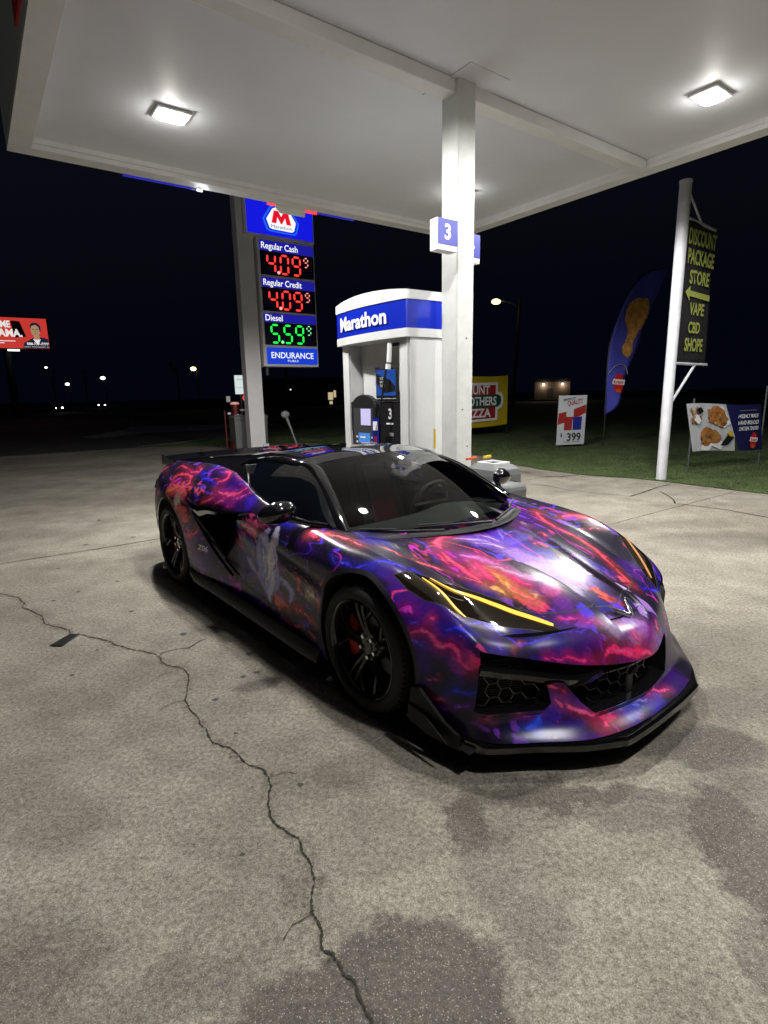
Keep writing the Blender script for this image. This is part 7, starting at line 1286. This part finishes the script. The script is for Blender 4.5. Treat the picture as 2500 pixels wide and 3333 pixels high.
sw_ = thing('x', (0, 0, 0), 0, None, None); bpy.data.objects.remove(sw_)
mb = MB(); R0 = .18; cc_ = Vector((-.86, .37, .80)); ax = Vector((.92, 0, -.38)).normalized(); e1 = Vector((0, 1, 0)); e2 = ax.cross(e1)
mb.tube([cc_+e1*(R0*math.cos(a))+e2*(R0*math.sin(a)) for a in np.linspace(0, 6.283, 33)[:-1]], .015, 8, closed=True)
mb.tube([cc_-e1*R0, cc_, cc_+e1*R0], .012, 6); mb.build('steering_wheel', 'dark_grey', car, smooth=60)
for s in (-1, 1):
    y = s*.37; mb = MB(); mb.box((-1.15, y, .46), (.55, .48, .14)); mb.box((-1.52, y, .76), (.13, .46, .62), rot=Matrix.Rotation(-.30, 3, 'Y')); mb.box((-1.61, y, 1.04), (.10, .24, .14), rot=Matrix.Rotation(-.30, 3, 'Y')); st = mb.build('seat', 'seat_black', car, bevel=.035)
    mb = MB(); mb.box((-1.455, y, .80), (.02, .26, .48), rot=Matrix.Rotation(-.30, 3, 'Y')); mb.build('seat_insert', 'seat_red', st, bevel=.01)
mb = MB(); mb.box((-.82, .02, 1.13), (.03, .24, .06)); mb.build('rear_view_mirror', 'seat_black', car, bevel=.01)
mb = MB(); mb.b2((-1.66, -.74, .34), (-1.64, .74, 1.12)); mb.build('bulkhead', 'seat_black', car)
# ---------------------------------------------------------------- rear wing
vs = []; secs = [(-.78, 1.035, .0), (-.74, 1.062, .0), (-.5, 1.070, .0), (-.30, 1.072, 0), (0, 1.072, 0), (.30, 1.072, 0), (.5, 1.070, 0), (.74, 1.062, 0), (.78, 1.035, 0)]
for y, z, _ in secs: vs += [(-3.12, y, z-.022), (-3.22, y, z-.006), (-3.36, y, z+.010), (-3.37, y, z-.004), (-3.24, y, z-.034)]
mb = MB(); mb.add(vs, [(5*i+k, 5*i+(k+1) % 5, 5*i+5+(k+1) % 5, 5*i+5+k) for i in range(len(secs)-1) for k in range(5)]+[(0, 1, 2, 3, 4), tuple(range(44, 39, -1))]); wg = mb.build('rear_wing', 'gloss_black', car, smooth=30)
for s in (-1, 1):
    mb = MB(); mb.prism([(-3.08, .995), (-3.10, 1.045), (-3.38, 1.08), (-3.40, .99)], 1, s*.78, s*.792); mb.build('wing_end_plate', 'gloss_black', wg)
    mb = MB(); mb.box((-3.24, s*.45, 1.045), (.14, .03, .08)); mb.build('wing_stay', 'gloss_black', wg)
# ---------------------------------------------------------------- wheels
def wheel(x, s, R, RRim, W_, yo, lab):
    """s = side; wheel built in local coords, outer face towards s*y"""
    w = bpy.data.objects.new('wheel', None); COL.objects.link(w); w.parent = car; w.location = (x, s*(yo-W_/2), R); w.rotation_euler = (0, 0, 0)
    h = W_/2
    prof = [(RRim-.012, h-.03), (RRim+.002, h-.008), (RRim+.02, h+.002), (R-.045, h+.002), (R-.018, h-.010), (R-.004, h-.030), (R, h-.05)]
    grooves = []
    yv = h-.05
    for k in range(4):
        g = h-.05-(k+.6)*(W_-.10)/4.2; grooves += [(R, g+.006), (R-.007, g+.005), (R-.007, g-.005), (R, g-.006)]
    prof = prof+grooves+[(R, -h+.05), (R-.004, -h+.03), (R-.018, -h+.01), (R-.045, -h-.0), (RRim+.01, -h+.01), (RRim-.012, -h+.03)]
    mb = MB(); mb.lathe([(r, y*s) for r, y in prof], axis='y', n=96)
    # shoulder blocks
    for k in range(72):
        a = 2*math.pi*k/72; c, sn = math.cos(a), math.sin(a)
        mb.box((c*(R-.008), s*(h-.035), sn*(R-.008)), (.010, .036, .004), rot=Matrix.Rotation(-a, 3, 'Y'))
    mb.build('tyre', 'tyre', w, smooth=35)
    mb = MB(); mb.lathe([(RRim, s*(h-.006)), (RRim-.006, s*(h-.004)), (RRim-.014, s*(h-.010)), (RRim-.022, s*(h-.03)), (RRim-.030, s*(h-.10)), (RRim-.05, s*(-h+.03)), (RRim-.01, s*(-h+.02))], axis='y', n=96)
    rim = mb.build('rim', 'rim_black', w, smooth=35)
    # ten slim spokes in five splayed pairs with short braces
    mb = MB(); yf = s*(h-.028); yh = s*(h-.065)
    def spoke(a0, r0, a1, r1, w0, w1, y0, y1, th=.026):
        p = Vector((math.cos(a0)*r0, 0, math.sin(a0)*r0)); q = Vector((math.cos(a1)*r1, 0, math.sin(a1)*r1)); d = (q-p).normalized(); nn = Vector((-d.z, 0, d.x))
        vs = []
        for P_, w_, y_ in ((p, w0, y0), ((p+q)/2, (w0+w1)/2*.86, (y0+y1)/2+s*.004), (q, w1, y1)):
            vs += [P_+nn*w_/2+Vector((0, y_-s*.007, 0)), P_+Vector((0, y_, 0)), P_-nn*w_/2+Vector((0, y_-s*.007, 0)), P_-nn*w_/2+Vector((0, y_-s*th, 0)), P_+nn*w_/2+Vector((0, y_-s*th, 0))]
        mb.add(vs, [(5*i+k, 5*i+(k+1) % 5, 5*i+5+(k+1) % 5, 5*i+5+k) for i in range(2) for k in range(5)])
    for k in range(5):
        a = math.pi/2+2*math.pi*k/5+.13
        for t in (-1, 1):
            spoke(a+t*.20, .055, a+t*.125, RRim*.62, .030, .020, yh, yf-s*.008); spoke(a+t*.125, RRim*.60, a+t*.10, RRim-.008, .020, .024, yf-s*.008, yf)
            spoke(a+t*.14, RRim*.56, a+t*.46, RRim-.010, .015, .022, yf-s*.012, yf)
    mb.build('spokes', 'rim_black', rim, smooth=25)
    mb = MB(); mb.lathe([(0, yh+s*.006), (.028, yh+s*.006), (.032, yh), (.075, yh-s*.004), (.085, yh-s*.02), (.085, yh-s*.06)], axis='y', n=30); mb.build('hub', 'rim_black', rim, smooth=30)
    mb = MB()
    for k in range(5):
        a = math.pi/2+2*math.pi*(k+.5)/5; c = Vector((math.cos(a)*.057, 0, math.sin(a)*.057)); mb.cyl(c+Vector((0, yh-s*.01, 0)), c+Vector((0, yh+s*.014, 0)), .011, 6)
    mb.build('wheel_nut', 'chrome', rim, smooth=20)
    mb = MB(); mb.lathe([(.06, s*(h-.13)), (.20, s*(h-.13)), (.20, s*(h-.16)), (.06, s*(h-.16))], axis='y', n=48); mb.build('brake_disc', 'disc', w)
    mb = MB(); mb.lathe([(.135, s*(h-.09)), (.212, s*(h-.09)), (.212, s*(h-.18)), (.135, s*(h-.18)), (.135, s*(h-.09))], axis='y', n=10, a0=R_(145), a1=R_(215)); mb.build('brake_caliper', 'caliper', w)
    mb = MB(); mb.lathe([(0, s*(h-.22)), (RRim-.03, s*(h-.22))], axis='y', n=32); mb.build('wheel_back', 'well_black', w)
    return w
for s in (-1, 1):
    wheel(0, s, .337, .262, .275, .962, ''); wheel(-2.722, s, .353, .276, .335, .99, '')
# ---------------------------------------------------------------- badges and lettering
bx = surfz(.905, 0)
mb = MB()
for s in (-1, 1):
    mb.tube([(bx[0].x, s*.006, bx[0].z+.012), (bx[0].x-.035, s*.045, bx[0].z+.030), (bx[0].x-.075, s*.085, bx[0].z+.052)], [.007, .010, .003], 6)
    mb.tube([(bx[0].x+.012, s*.004, bx[0].z+.006), (bx[0].x-.012, s*.040, bx[0].z+.018), (bx[0].x-.040, s*.068, bx[0].z+.030)], [.005, .006, .003], 6)
mb.build('nose_emblem', 'chrome', car, smooth=60)
h = BV.ray_cast(Vector((-1.97, -2, .44)), Vector((0, 1, 0)))
z6 = text('model_lettering', 'Z06', 'sign_white', car, (0, 0, 0), .045, .15, bold=.03, italic=.3)
z6.rotation_euler = (0, 0, 0); z6.location = (0, 0, 0)
def onside(co):
    x = -2.02+co.x; z = .462-.0+co.y-.0*co.x
    h = BV0.ray_cast(Vector((x, -2, z)), Vector((0, 1, 0))); return Vector((x, h[0].y-.0025, z))
bent(z6, onside)
bpy.context.view_layer.update()
